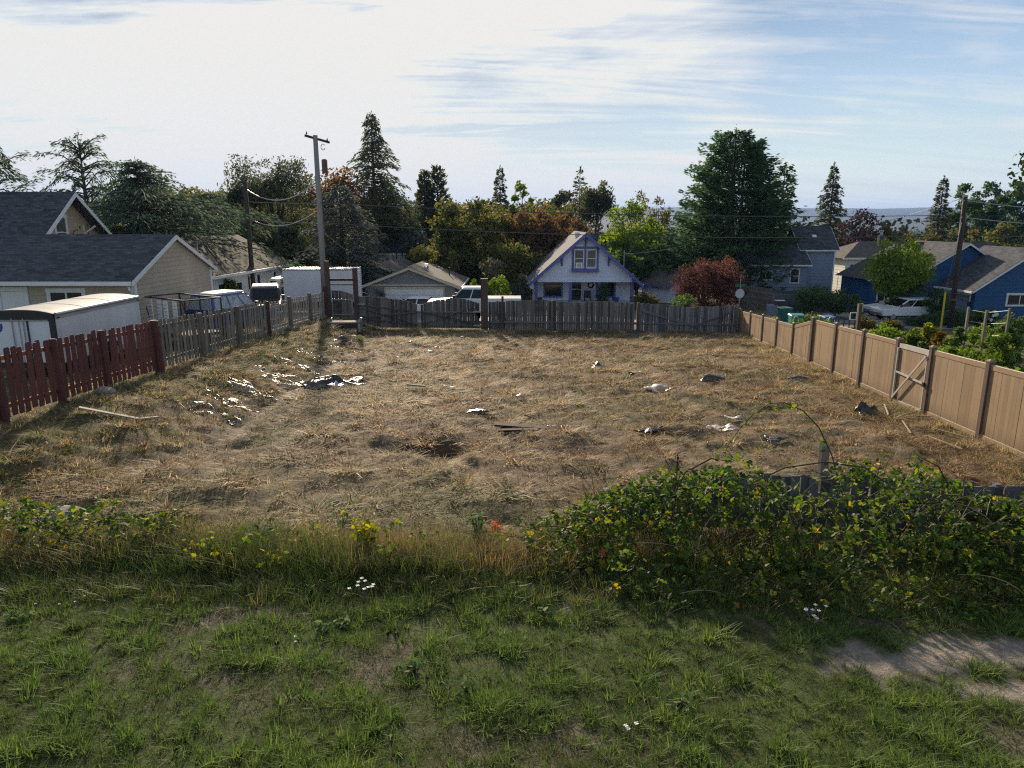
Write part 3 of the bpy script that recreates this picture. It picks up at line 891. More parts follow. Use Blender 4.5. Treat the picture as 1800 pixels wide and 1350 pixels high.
# ---------------- dark roof up behind the blue-trimmed house
rt = empty('house', (11.6, 112, -5.0), 0, 'far house with black roof showing above the blue-trimmed gable', 'house')
tf = TF(0, 0, 0, 0)
walls(rt, tf, 6.6, 7, 6.0, 8.2, M['grey_siding'], 0.25, 'FR')
roof_pair(rt, tf, 6.6, 7, 6.0, 8.2, M['roof_dark'], M['white_trim'], 0.4, 0.3, 0.12, 0.18)

# ---------------- blue-grey two-storey house
rt = empty('house', (28.3, 72, -3.2), 0, 'blue-grey two-storey house with skylight beside the big cedar', 'house')
tf = TF(2.45, 2.3, 0, 0)
walls(rt, tf, 3.4, 4.6, 5.75, 7.75, M['bluegrey_siding'], 0.32)
roof_pair(rt, tf, 3.4, 4.6, 5.75, 7.75, M['roof_dark'], M['white_trim'], 0.35, 0.3, 0.12, 0.12)
MB(tf).box(1.62, 1.76, -2.36, -2.24, 0, 5.6).build('corner_board', M['white_trim'], rt)
MB(tf).bar((-.05, -1.02, 6.95), (-.05, -1.35, 6.66), .42, .12).build('skylight', M['white_trim'], rt)
tf2 = TF(-2.0, 1.0, 0, 0)
walls(rt, tf2, 5.4, 6.0, 4.35, 6.3, M['bluegrey_siding'], 0.32)
roof_pair(rt, tf2, 5.4, 6.0, 4.35, 6.3, M['roof_dark'], M['white_trim'], 0.4, 0.3, 0.12, 0.12)
opening(rt, tf2, 5.4, 6.0, 'F', 1.5, 2.45, .75, 1.25, M['white_trim'], M['glass'], 'h', .11)
opening(rt, tf2, 5.4, 6.0, 'F', -1.35, 2.75, 1.2, .7, M['white_trim'], M['glass'], 'v', .11)
opening(rt, tf2, 5.4, 6.0, 'F', -1.2, .1, .9, 1.9, M['black_metal'], M['glass'], '', .08, name='door', pane='door_leaf', sill=False)
MB(tf2).box(-2.75, 2.72, -3.07, -3.02, 2.0, 2.08).build('band_board', M['bluegrey_siding'], rt)
MB(TF(0, 0, 0, 0)).box(-5.6, -4.72, -1.4, 2.6, 0, 3.3).build('side_porch', M['white_wall'], rt)

# ---------------- cream house with hipped roof
rt = empty('house', (44.5, 88, -4.0), 0, 'cream house with hipped grey roof and black chimney', 'house')
tf = TF(0, 0, 0, 0)
walls(rt, tf, 10.5, 8, 5.0, 5.02, M['cream_wall'], 0.35)
hp = MB(tf)
hp.add([(-5.8, -4.5, 4.9), (5.8, -4.5, 4.9), (5.8, 4.5, 4.9), (-5.8, 4.5, 4.9), (-2.0, 0, 6.75), (2.0, 0, 6.75)], [(0, 1, 5, 4), (1, 2, 5), (2, 3, 4, 5), (3, 0, 4), (3, 2, 1, 0)])
o = hp.build('roof', M['roof_brown'], rt); set_roofuv(o, lambda c: (c.x, c.y * 1.1, 0))
MB(tf).box(-5.85, 5.85, -4.62, -4.51, 4.8, 4.98).build('gutter', M['white_trim'], rt)
for s_ in (-4.2, -2.6, .6): opening(rt, tf, 10.5, 8, 'F', s_, 2.9, 1.0, 1.3, M['white_trim'], M['glass'], 'v', .1)
ch = MB(tf).box(-.35, .25, -1.6, -1.0, 5.7, 7.5).build('chimney', M['black_metal'], rt)
MB(tf).tube([(-.05, -1.3, 7.5), (-.05, -1.3, 7.9), (-.05, -1.3, 7.95), (-.05, -1.3, 8.1)], [.16, .16, .26, .26], 8).build('flue', M['galv'], ch)

# ---------------- blue house at the right
rt = empty('house', (36.7, 56, -3.1), 0, 'deep blue house with grey roofs and attached garage', 'house')
tf = TF(4.3, 3.0, 0, R(-90))
L, Wd, he, hr = 6.0, 8.6, 3.05, 6.05
walls(rt, tf, L, Wd, he, hr, M['blue_siding'], 0.3)
roof_pair(rt, tf, L, Wd, he, hr, M['roof_dark'], M['white_trim'], 0.45, 0.35, 0.12, 0.17)
opening(rt, tf, L, Wd, 'R', -.75, 1.75, 1.9, .75, M['white_trim'], M['glass'], 'v', .14)
opening(rt, tf, L, Wd, 'F', .4, .05, 4.0, 2.35, M['white_trim'], M['bluegrey_siding'], '', .14, name='garage_door', pane='door_panel', sill=False, panel=5)
MB(tf).box(2.45, 2.6, -Wd / 2 - .2, -Wd / 2 - .04, 1.6, 1.95).build('wall_lamp', M['black_metal'], rt)
tf2 = TF(2.6, 10.8, 0, 0)
L2, W2, he2, hr2 = 14.0, 5.6, 3.25, 6.35
walls(rt, tf2, L2, W2, he2, he2 + .03, M['blue_siding'], 0.3)
hp = MB(tf2)
ye_, xl, xr_ = W2 / 2 + .5, -L2 / 2 - .5, L2 / 2 + .5
hp.add([(xl, -ye_, he2 - .15), (xr_, -ye_, he2 - .15), (xr_, ye_, he2 - .15), (xl, ye_, he2 - .15), (xl + 4.2, .2, hr2), (xr_ - 2, .2, hr2)], [(0, 1, 5, 4), (1, 2, 5), (2, 3, 4, 5), (3, 0, 4), (3, 2, 1, 0)])
o = hp.build('roof', M['roof_dark'], rt); set_roofuv(o, lambda c: (c.x, c.y * 1.3, 0))
MB(tf2).box(xl, xr_ - 5, -ye_ - .11, -ye_ - .004, he2 - .24, he2 - .06).build('gutter', M['white_trim'], rt)
opening(rt, tf2, L2, W2, 'F', -5.6, 1.2, 1.2, 1.55, M['white_trim'], M['glass'], 'vh', .13)
tf3 = TF(1.9, 8.5, 0, R(-90))
L3, W3, he3, hr3 = 7.4, 6.4, 4.3, 6.32
walls(rt, tf3, L3, W3, he3, hr3, M['blue_siding'], 0.3)
roof_pair(rt, tf3, L3, W3, he3, hr3, M['roof_dark'], M['white_trim'], 0.45, 0.35, 0.12, 0.17)
MB(tf2).tube([(4.0, -3.2, 4.3), (4.0, -3.2, 5.6)], .05, 6).build('vent_pipe', M['galv'], rt)

# ---------------- grey roof at the far right edge
rt = empty('house', (70, 92, -4.5), 0, 'grey-roofed house half cut off at the photo edge', 'house')
tf = TF(0, 0, 0, 0)
walls(rt, tf, 12, 8, 4.8, 6.6, M['white_wall'], 0.25, 'FL')
roof_pair(rt, tf, 12, 8, 4.8, 6.6, M['roof_dark'], M['white_trim'], 0.4, 0.3, 0.12, 0.18)
# ------------------------------------------------------------------ fences
rg = np.random.default_rng(5)

def unit_board(name, mat, w, th, h, top='flat'):
    mb = MB()
    if top == 'dog':
        c = w * .25
        poly = [(-w / 2, 0), (w / 2, 0), (w / 2, h - c), (w / 2 - c, h), (-w / 2 + c, h), (-w / 2, h - c)]
    else:
        poly = [(-w / 2, 0), (w / 2, 0), (w / 2, h), (-w / 2, h)]
    mb.prism(poly, lambda s, z: (s, -th / 2, z), lambda s, z: (s, th / 2, z))
    me = bpy.data.meshes.new(name)
    me.from_pydata(mb.v, [], mb.f); me.materials.append(mat); me.update()
    return me

LX = -11.0
def picket_fence(ya, yb, posts, name, label, pmat, postmat_of, rail_mat, sp, pw, ph, kick=False):
    rt = empty(name, (LX, ya, grf(LX, ya)), 0, label, 'fence')
    base = Vector(rt.location)
    me = unit_board('picket', pmat, pw, .022, ph, 'dog' if not kick else 'flat')
    y = ya + sp * .6
    while y < yb - sp * .3:
        z = float(gz(LX, y))
        h = 1 + rg.normal() * .012
        o = obj('picket', me, pmat, rt)
        o.location = Vector((LX + .06 + rg.normal() * .005, y + rg.normal() * .008, z + .10 + (.14 if kick else 0) + rg.normal() * .012)) - base
        o.rotation_euler = (rg.normal() * .012, rg.normal() * .012, pi / 2 + rg.normal() * .03)
        o.scale = (1 + rg.normal() * .05, 1, h * ((1.0 if not kick else .93)))
        y += sp * (1 + rg.normal() * .05)
    n = len(posts)
    for z0 in (.32, ph - .12):
        for a, b in zip(posts[:-1], posts[1:]):
            if b < ya or a > yb: continue
            mb = MB()
            mb.bar(Vector((LX - .01, a, float(gz(LX, a)) + z0)) - base, Vector((LX - .01, b, float(gz(LX, b)) + z0)) - base, .045, .095)
            mb.build('rail', rail_mat, rt)
    for y in posts:
        pm_, r, h, lean = postmat_of(y)
        if pm_ is None: continue
        mb = MB()
        z = float(gz(LX, y))
        p0 = Vector((LX + .10, y, z - .3)) - base
        mb.tube([p0, p0 + Vector((lean, 0, h + .28)), p0 + Vector((lean, 0, h + .3))], [r, r * .94, r * .7], 9)
        o = mb.build('post', pm_, rt, smooth=False)
    if kick:
        for a, b in zip(posts[:-1], posts[1:]):
            mb = MB()
            mb.bar(Vector((LX + .10, a + .09, float(gz(LX, a)) + .10)) - base, Vector((LX + .10, b - .09, float(gz(LX, b)) + .10)) - base, .04, .26)
            mb.build('kickboard', M['pale_wood'], rt)
    return rt

rp = [10.2, 12.4, 14.6, 16.6, 18.6, 21.4]
picket_fence(10.2, 21.5, rp, 'picket_fence', 'red-stained picket fence with thick round posts', M['red_stain'],
             lambda y: (M['red_post'], .145 if y > 21 else .10, 1.60 if y < 21 else 1.62, -.05), M['orange_rail'], .235, .16, 1.50)
gp = [21.75, 24.5, 27.9, 31.4]
picket_fence(21.7, 31.4, gp, 'picket_fence', 'weathered grey picket fence between the red fence and the kickboard', M['grey_wood'],
             lambda y: (None, 0, 0, 0) if y < 22 else ((M['red_post'], .10, 1.58, -.02) if y > 31 else (M['post_wood'], .12, 1.60, -.02)), M['grey_wood'], .235, .13, 1.50)
hp_ = [31.6, 34.5, 38.0, 41.2]
picket_fence(31.6, 41.2, hp_, 'picket_fence', 'pale picket fence with a white kickboard along its foot', M['pale_wood'],
             lambda y: (None, 0, 0, 0) if y < 32 else ((M['red_post'], .11, 1.85, 0) if y > 41 else (M['post_wood'], .12, 1.62, 0)), M['pale_wood'], .235, .11, 1.36, True)

# ---- back fence of dark boards
def byl(x): return 41.5 - (x + 11) * 0.062
def board_run(rt, xa, xb, top, mat, bot=.03, w=.14, jit=.02, dz=0, name='board'):
    base = Vector(rt.location)
    me = unit_board('board', mat, w * .965, .02, 1.0)
    x = xa + w / 2
    while x < xb - w * .3:
        y = byl(x); z = gzf(x, y) + dz
        o = obj(name, me, mat, rt)
        b0 = bot + rg.normal() * jit * .5
        h = top(x) + rg.normal() * jit - b0
        o.location = Vector((x, y + rg.normal() * .006, z + b0)) - base
        o.rotation_euler = (rg.normal() * .008, rg.normal() * .006, -.062)
        o.scale = (1 + rg.normal() * .02, 1, h)
        x += w
def rail_run(rt, xa, xb, z0, mat, name='rail', z1=None, yo=-.045, h=.09, w=.045):
    base = Vector(rt.location)
    if z1 is None: z1 = z0
    MB().bar(Vector((xa, byl(xa) + yo, gzf(xa, byl(xa)) + z0)) - base, Vector((xb, byl(xb) + yo, gzf(xb, byl(xb)) + z1)) - base, w, h).build(name, mat, rt)
def post_at(rt, x, h, w, mat, yo=0, name='post', d=None):
    base = Vector(rt.location); y = byl(x) + yo; z = gzf(x, y); d = d or w
    o = MB().box(x - base.x - w / 2, x - base.x + w / 2, y - base.y - d / 2, y - base.y + d / 2, z - base.z - .2, z - base.z + h)
    return o.build(name, mat, rt, bevel=.01)

rt = empty('board_fence', (-1.3, byl(-1.3), grf(-1.3, byl(-1.3))), 0, 'weathered board fence across the back of the lot, below the blue-trimmed house', 'fence')
board_run(rt, -1.35, 7.15, lambda x: 1.74 + .05 * sin(x * 1.4) + .04 * sin(x * .45 + 1), M['dark_board'])
board_run(rt, 7.3, 12.95, lambda x: 1.70 - .22 * math.exp(-((x - 9.6) / 1.6) ** 2) * .5 - .10 * (x > 9.8) + .06 * (x > 12), M['blue_board'])
for a_, b_ in ((-1.3, 2.3), (2.3, 7.2)): rail_run(rt, a_, b_, .55, M['dark_board'])
rail_run(rt, 7.3, 12.9, .55, M['blue_board'])
rail_run(rt, 7.5, 10.6, 1.25, M['dark_board'], 'brace', .42, -.07, .11)
rail_run(rt, 10.4, 12.6, .42, M['blue_board'], 'brace', 1.3, -.07, .09)
post_at(rt, 2.3, 1.82, .13, M['post_wood'], -.1)
post_at(rt, 7.22, 1.72, .15, M['brown_post'], -.11)
post_at(rt, -.55, 2.05, .13, M['brown_post'], -.1)
post_at(rt, 4.9, 1.5, .12, M['dark_board'], .1)
for x_ in (12.2, 12.55, 12.8):
    base = Vector(rt.location)
    MB().bar(Vector((x_, byl(x_) - .25, gzf(x_, 40) - .02)) - base, Vector((x_ - .28 + .2 * (x_ > 12.6), byl(x_) - .06, gzf(x_, 40) + 1.75)) - base, .09, .03).build('loose_slat', M['grey_wood'], rt)

def gate_leaf(xa, xb, label, hinge_left):
    g = empty('gate_leaf', (xa, byl(xa), grf(xa, byl(xa))), 0, label, 'gate')
    c, hw = (xa + xb) / 2, (xb - xa) / 2
    top = lambda x: 1.50 + .38 * (1 - ((x - c) / hw) ** 2) + (.08 if (x < c) == hinge_left else 0)
    board_run(g, xa + .03, xb - .03, top, M['dark_board'], .17, .143, .008)
    for z0 in (.34, 1.12): rail_run(g, xa + .05, xb - .05, z0, M['dark_board'], 'rail', None, -.05, .07)
    rail_run(g, xa + .1, xb - .1, 1.12 if not hinge_left else .4, M['dark_board'], 'brace', .4 if not hinge_left else 1.12, -.075, .09)
    rail_run(g, xa + .15, xb - .12, .4 if not hinge_left else .95, M['black_metal'], 'brace_wire', 1.45 if not hinge_left else .35, -.1, .03, .02)
    base = Vector(g.location)
    hx = xa if hinge_left else xb
    s = 1 if hinge_left else -1
    for z0 in (.34, 1.14):
        y = byl(hx) - .09; z = gzf(hx, y)
        q = MB()
        q.box(min(hx, hx + s * .42) - base.x, max(hx, hx + s * .42) - base.x, y - base.y - .012, y - base.y + .012, z - base.z + z0 - .05, z - base.z + z0 + .05)
        q.add([(hx + s * .02 - base.x, y - base.y - .014, z - base.z + z0 - .38), (hx + s * .12 - base.x, y - base.y - .014, z - base.z + z0 - .38), (hx + s * .3 - base.x, y - base.y - .014, z - base.z + z0 - .04), (hx + s * .02 - base.x, y - base.y - .014, z - base.z + z0 - .04)], [(0, 1, 2, 3), (3, 2, 1, 0)]) if z0 > 1 and not hinge_left else None
        q.build('hinge', M['galv'], g)
    return g
gate_leaf(-9.02, -5.42, 'arched wooden gate leaf hinged on the doubled crossbar posts', True)
gate_leaf(-5.36, -1.82, 'arched wooden gate leaf hinged on the tall timber post', False)

rt = empty('gate_post', (-1.6, byl(-1.6), grf(-1.6, byl(-1.6))), 0, 'tall thick timber post between gate and fence', 'post')
MB().box(-.2, .2, -.14, .14, -.3, 3.05).build('timber', M['brown_post'], rt, bevel=.015)
MB().box(-.205, .205, -.145, .145, 3.05, 3.085).build('post_cap', M['post_wood'], rt)

rt = empty('crossbar_portal', (-10.75, byl(-10.75) - .12, grf(-10.75, byl(-10.75))), 0, 'pair of tall posts joined by red crossbars left of the gate', 'gateway')
for x_, h_ in ((0, 3.3), (1.62, 3.2)):
    dz_ = gzf(-10.75 + x_, 41.3) - rt.location.z
    MB().box(x_ - .13, x_ + .13, -.12, .12, dz_ - .3, dz_ + h_).build('post', M['brown_post'], rt, bevel=.012)
MB().box(.13, 1.49, -.03, .03, 2.18, 2.33).build('crossbar', M['red_post'], rt)
MB().box(.13, 1.49, -.03, .03, 1.93, 2.01).build('crossbar', M['dark_board'], rt)
rt = empty('side_gate', (-10.55, byl(-10.55), grf(-10.55, byl(-10.55))), 0, 'small dark board gate with galvanised frame between tall posts', 'gate')
board_run(rt, -10.58, -9.3, lambda x: 1.6, M['dark_board'], .1, .14, .01)
fr_ = MB()
bz_ = Vector(rt.location)
dzz = gzf(-9.9, 41.4) - bz_.z
for x0_, x1_, z0_, z1_ in ((-.02, 1.2, .22, .28), (-.02, 1.2, 1.10, 1.17), (-.02, .05, .28, 1.10), (1.13, 1.2, .28, 1.10)):
    fr_.box(x0_, x1_, -.10, -.06, dzz + z0_, dzz + z1_)
fr_.build('gate_frame', M['galv'], rt)

# ---- tan vinyl fence on the right
def vx(y): return 9.76 + .08 * y
vposts = [39.9, 37.48, 35.06, 32.64, 30.22, 27.8, 25.38, 22.96, 20.5, 18.55, 15.95, 13.5, 11.1, 8.7]
rt = empty('vinyl_fence', (vx(27.8), 27.8, grf(vx(27.8), 27.8)), 0, 'tan vinyl privacy fence stepping down along the right side', 'fence')
base = Vector(rt.location)
ang = math.atan2(1, .08)
def vh(i): return 1.40 if vposts[i] > 30 else 1.84
plank = unit_board('plank', M['vinyl'], .150, .026, 1.0)
for i, y in enumerate(vposts):
    x = vx(y); z = gzf(x, y)
    h = vh(i) + .05 if i != 4 else 1.45
    w = .066 if i != 5 else .10
    p = Vector((x, y, z)) - base
    po = MB().box(-w, w, -w, w, -.2, h).build('post', M['vinyl_post'], rt, bevel=.006)
    po.location = p
    c = MB()
    c.box(-w - .012, w + .012, -w - .012, w + .012, h - .004, h + .028)
    c.add([(-w, -w, h + .029), (w, -w, h + .029), (w, w, h + .029), (-w, w, h + .029), (0, 0, h + .07)], [(0, 1, 4), (1, 2, 4), (2, 3, 4), (3, 0, 4)])
    c.build('post_cap', M['vinyl_rail'], po)
GATE = None
for i, (ya, yb) in enumerate(zip(vposts[:-1], vposts[1:])):
    if i == 8:
        GATE = (ya, yb); continue
    ha, hb = (vh(i), vh(i + 1)) if i != 4 else (1.38, 1.80)
    if i < 4: ha = hb = 1.38
    if i > 4: ha = hb = 1.84
    pa, pb = Vector((vx(ya), ya, gzf(vx(ya), ya))) - base, Vector((vx(yb), yb, gzf(vx(yb), yb))) - base
    d = (pb - pa); L_ = Vector((d.x, d.y, 0)).length; n = d.normalized()
    a, b = pa + n * .068, pb - n * .068
    up = Vector((0, 0, 1))
    MB().bar(a + up * (ha - .07), b + up * (hb - .07), .05, .14).build('top_rail', M['vinyl_rail'], rt, bevel=.012)
    MB().bar(a + up * .10, b + up * .10, .05, .13).build('bottom_rail', M['vinyl_rail'], rt, bevel=.008)
    k = int(round((L_ - .14) / .154))
    for j in range(k):
        f = (j + .5) / k
        q = a.lerp(b, f)
        o = obj('plank', plank, M['vinyl'], rt)
        o.location = q + Vector((0, 0, .162)) + Vector((rg.normal() * .0015, 0, 0))
        o.rotation_euler = (0, 0, math.atan2(d.y, d.x))
        o.scale = ((L_ - .14) / k / .154, 1, (ha + (hb - ha) * f) - .139 - .162)
ya, yb = GATE
pa, pb = Vector((vx(ya), ya, gzf(vx(ya), ya))), Vector((vx(yb), yb, gzf(vx(yb), yb)))
g = empty('vinyl_gate', pb, 0, 'tan vinyl gate with pale diagonal metal brace frame', 'gate')
a, b = pa - pb, Vector((0, 0, 0))
n = (b - a).normalized(); a = a + n * .09; b = b - n * .09
inw = Vector((-1, 0, 0)); up = Vector((0, 0, 1))
d = b - a; L_ = d.length; k = 11
for j in range(k):
    f = (j + .5) / k
    o = obj('plank', plank, M['vinyl'], g)
    o.location = a.lerp(b, f) + up * .13; o.rotation_euler = (0, 0, math.atan2(d.y, d.x)); o.scale = (L_ / k / .154, 1, 1.56)
MB().bar(a + up * 1.72, b + up * 1.72, .07, .13).build('top_rail', M['gate_frame'], g)
MB().bar(a + up * .07, b + up * .07, .07, .12).build('bottom_rail', M['gate_frame'], g)
i4 = inw * .05
for p_, q_ in ((a + n * .025 + up * .13, a + n * .025 + up * 1.66), (b - n * .025 + up * .13, b - n * .025 + up * 1.66), ):
    MB().bar(p_ + i4, q_ + i4, .05, .05, (1, 0, 0)).build('gate_frame', M['gate_frame'], g)
MB().bar(a + i4 + up * .95 + n * .05, b + i4 + up * .86 - n * .05, .035, .05).build('brace', M['gate_frame'], g)
MB().bar(a + inw * .09 + up * .16 + n * .05, b + inw * .09 + up * 1.63 - n * .05, .03, .055).build('brace', M['gate_frame'], g)
MB().bar(b + i4 * 1.6 + up * .80, b + i4 * 1.6 + up * .92, .08, .07, (1, 0, 0)).build('latch', M['black_metal'], g)

# ---- grey board fence half buried in the brambles
rt = empty('board_fence', (1.45, 10.25, grf(1.45, 10.25)), 0, 'sagging blue-grey board fence buried in the bramble thicket', 'fence')
base = Vector(rt.location)
def bf(x): return 10.25 - .02 * (x - 1.4) + .25 * sin(x * .5)
me = unit_board('board', M['blue_board'], .142, .02, 1.0)
x = 1.5
while x < 10.4:
    y = bf(x)
    o = obj('board', me, M['blue_board'], rt)
    h = .62 + .26 * float(sm(1.4, 3.5, x)) - .04 * (x > 7) + rg.normal() * .018
    o.location = Vector((x, y + rg.normal() * .008, gzf(x, y))) - base
    o.rotation_euler = (-.06 + rg.normal() * .02, rg.normal() * .012, rg.normal() * .02)
    o.scale = (1, 1, h); x += .147
for xa, xb in ((1.45, 4.4), (4.4, 7.4), (7.4, 10.4)):
    for z0 in (.2, .55):
        MB().bar(Vector((xa, bf(xa) + .06, gzf(xa, 10) + z0)) - base, Vector((xb, bf(xb) + .06, gzf(xb, 10) + z0)) - base, .04, .085).build('rail', M['blue_board'], rt)
for xa in (1.5, 4.4, 7.4): MB().box(xa - base.x - .045, xa - base.x + .045, bf(xa) + .10 - base.y, bf(xa) + .19 - base.y, gzf(xa, 10) - base.z - .1, gzf(xa, 10) - base.z + .84 - .25 * (xa < 2)).build('post', M['blue_board'], rt)
pw = W(1452, 800, 11.6)
rt = empty('fence_post', (pw.x, 11.6, grf(pw.x, 11.6)), R(8), 'lone dark weathered post standing behind the brambles', 'post')
MB().hexa([(-.07, -.06, -.2), (.07, -.06, -.2), (.07, .06, -.2), (-.07, .06, -.2), (-.12, -.06, 1.08), (.02, -.06, 1.10), (.02, .06, 1.14), (-.12, .06, 1.12)]).build('timber', M['dark_board'], rt, bevel=.01)

# ------------------------------------------------------------------ poles and wires
def ins(mb, p): mb.tube([p, p + Vector((0, 0, .06)), p + Vector((0, 0, .10)), p + Vector((0, 0, .16))], [.03, .055, .03, .02], 6)
PC = Vector((-11.45, 43.2, gzf(-11.45, 43.2)))
rt = empty('utility_pole', PC, 0, 'tall grey wooden utility pole with short crossarm by the gate', 'utility pole')
H_ = 9.95 - PC.z
MB().tube([(0, 0, -.3), (0, 0, H_ * .5), (0, 0, H_)], [.19, .165, .135], 12).build('pole', M['pole_grey'], rt, smooth=True)
ca_ = MB(); ca_.bar((-.5, -.35, H_ - .05), (.62, .75, H_ - .32), .1, .12); arm = ca_.build('crossarm', M['pole_dark'], rt)
im = MB(); ins(im, Vector((-.42, -.28, H_ + .02))); im.build('insulator', M['insulator'], arm)
im = MB(); ins(im, Vector((.52, .66, H_ - .24))); im.build('insulator', M['insulator'], arm)
tr_ = MB(); tr_.tube([(.36, .35, H_ - 2.1), (.36, .35, H_ - 1.35), (.36, .35, H_ - 1.3)], [.17, .17, .1], 12); tr_.build('transformer', M['rust'], rt, smooth=False)
cl_ = MB(); cl_.tube([(.34 + .12 * cos(a), .3, H_ - .62 + .17 * sin(a)) for a in np.linspace(.6, 6.0, 12)], .022, 5); cl_.build('cable_loop', M['wire'], rt)
PL = Vector((W(445, 500, 50).x, 50, gzf(-18, 50)))
rt = empty('utility_pole', PL, 0, 'dark utility pole beside the white house wall', 'utility pole')
HL = 7.75 - PL.z
MB().tube([(0, 0, -.3), (0, 0, HL)], [.18, .14], 12).build('pole', M['pole_dark'], rt, smooth=True)
im = MB(); ins(im, Vector((0, 0, HL))); im.build('insulator', M['insulator'], rt)
PR = Vector((W(1674, 548, 48).x, 48, gzf(29.8, 48)))
rt = empty('utility_pole', PR, R(0), 'dark brown leaning utility pole in front of the blue house', 'utility pole')
top_ = W(1697, 346, 48) - PR
MB().tube([(0, 0, -.3), tuple(top_ * .5), tuple(top_)], [.19, .165, .14], 12).build('pole', M['pole_dark'], rt, smooth=True)
MB().tube([tuple(top_), tuple(top_ + Vector((0, 0, .12)))], .16, 8).build('pole_cap', M['galv'], rt)
im = MB(); im.bar(top_ + Vector((-.35, 0, -.1)), top_ + Vector((.1, 0, -.1)), .05, .05); im.build('bracket', M['galv'], rt)
MB().tube([tuple(top_ * .22 + Vector((0, 0, 0))), tuple(top_ * .235)], .20, 10).build('pole_band', M['rust'], rt)
gw = W(1655, 568, 46.5); gw.z = gzf(gw.x, 46.5)
rt = empty('guy_wire_guard', gw, 0, 'bright yellow plastic guard on the guy wire beside the pole', 'wire guard')
MB().tube([(0, 0, 0), tuple(W(1662, 514, 46.8) - gw)], .055, 8).build('guard', M['yellow'], rt)
MB().tube([tuple(W(1662, 514, 46.8) - gw), tuple(PR + top_ * .86 - gw)], .012, 4).build('guy_wire', M['wire'], rt)

def wire(a, b, sag, label, mat='wire', r=.022, n=26, group='overhead lines'):
    a, b = Vector(a), Vector(b)
    pts = [(a.lerp(b, i / n) - a) + Vector((0, 0, -4 * sag * (i / n) * (1 - i / n))) for i in range(n + 1)]
    o = MB().tube(pts, r, 5).build('power_line', M[mat], None, smooth=True)
    o.location = a
    return tag(o, label, 'power line', group)
cz_ = lambda py: W(562, py, 43.2).z
C = lambda py: Vector((PC.x + .1, 43.1, cz_(py)))
Lp = lambda py: Vector((PL.x + .1, 50, W(445, py, 50).z))
Rp = lambda py: Vector((W(1690, py, 48).x - .05, 47.9, W(1690, py, 48).z))
wire(C(357), Rp(378), .35, 'long upper overhead line crossing in front of the trees to the right pole', 'wire')
wire(C(392), Rp(413), .45, 'long lower overhead line crossing just over the blue-trimmed gable', 'wire')
wire(Lp(355), C(357), .05, 'straight thin line between the two left poles at middle height', 'wire')
wire(Lp(384), C(392), .12, 'lowest line between the two left poles', 'wire')
wire(Lp(333), C(315), .95, 'slack sunlit upper cable sagging between the two left poles', 'wire_pale', .035)
wire(Lp(384), C(366), .75, 'slack sunlit lower cable sagging between the two left poles', 'wire_pale', .035)
wire(C(405), W(655, 458, 60), .4, 'service drop from the grey pole to the grey house', 'wire', .018)
Ro = Vector((75, 50, 9.0))
wire(Rp(352), Ro + Vector((0, 0, .6)), 2.2, 'pale slack line leaving the right pole at its top', 'wire_pale', .028)
wire(Rp(382), Ro + Vector((0, 0, -.9)), 1.9, 'pale line leaving the right pole below its top', 'wire_pale', .028)
wire(Rp(412), Ro + Vector((0, 0, -2.2)), 1.2, 'dark line leaving the right pole at its lowest hook', 'wire', .03)
wire(Rp(349), W(1352, 428, 73), .5, 'service drop from the right pole down to the two-storey house', 'wire', .018)
mx_ = W(1098, 446, 66)
wire(mx_, W(1215, 428, 70), .2, 'short service line right of the blue-trimmed roof running into the trees', 'wire_pale', .018)

# ------------------------------------------------------------------ vehicles
def wheel(root, x, y, r, w=.22):
    s = 1 if y > 0 else -1
    t_ = MB(); t_.tube([(x, y - w / 2, r), (x, y - w / 2 + .03, r), (x, y + w / 2 - .03, r), (x, y + w / 2, r)], [r * .93, r, r, r * .93], 18)
    o = t_.build('wheel', M['rubber'], root)
    MB().tube([(x, y + s * (w / 2 - .02), r), (x, y + s * (w / 2 + .012), r)], r * .58, 14).build('rim', M['galv'], o)

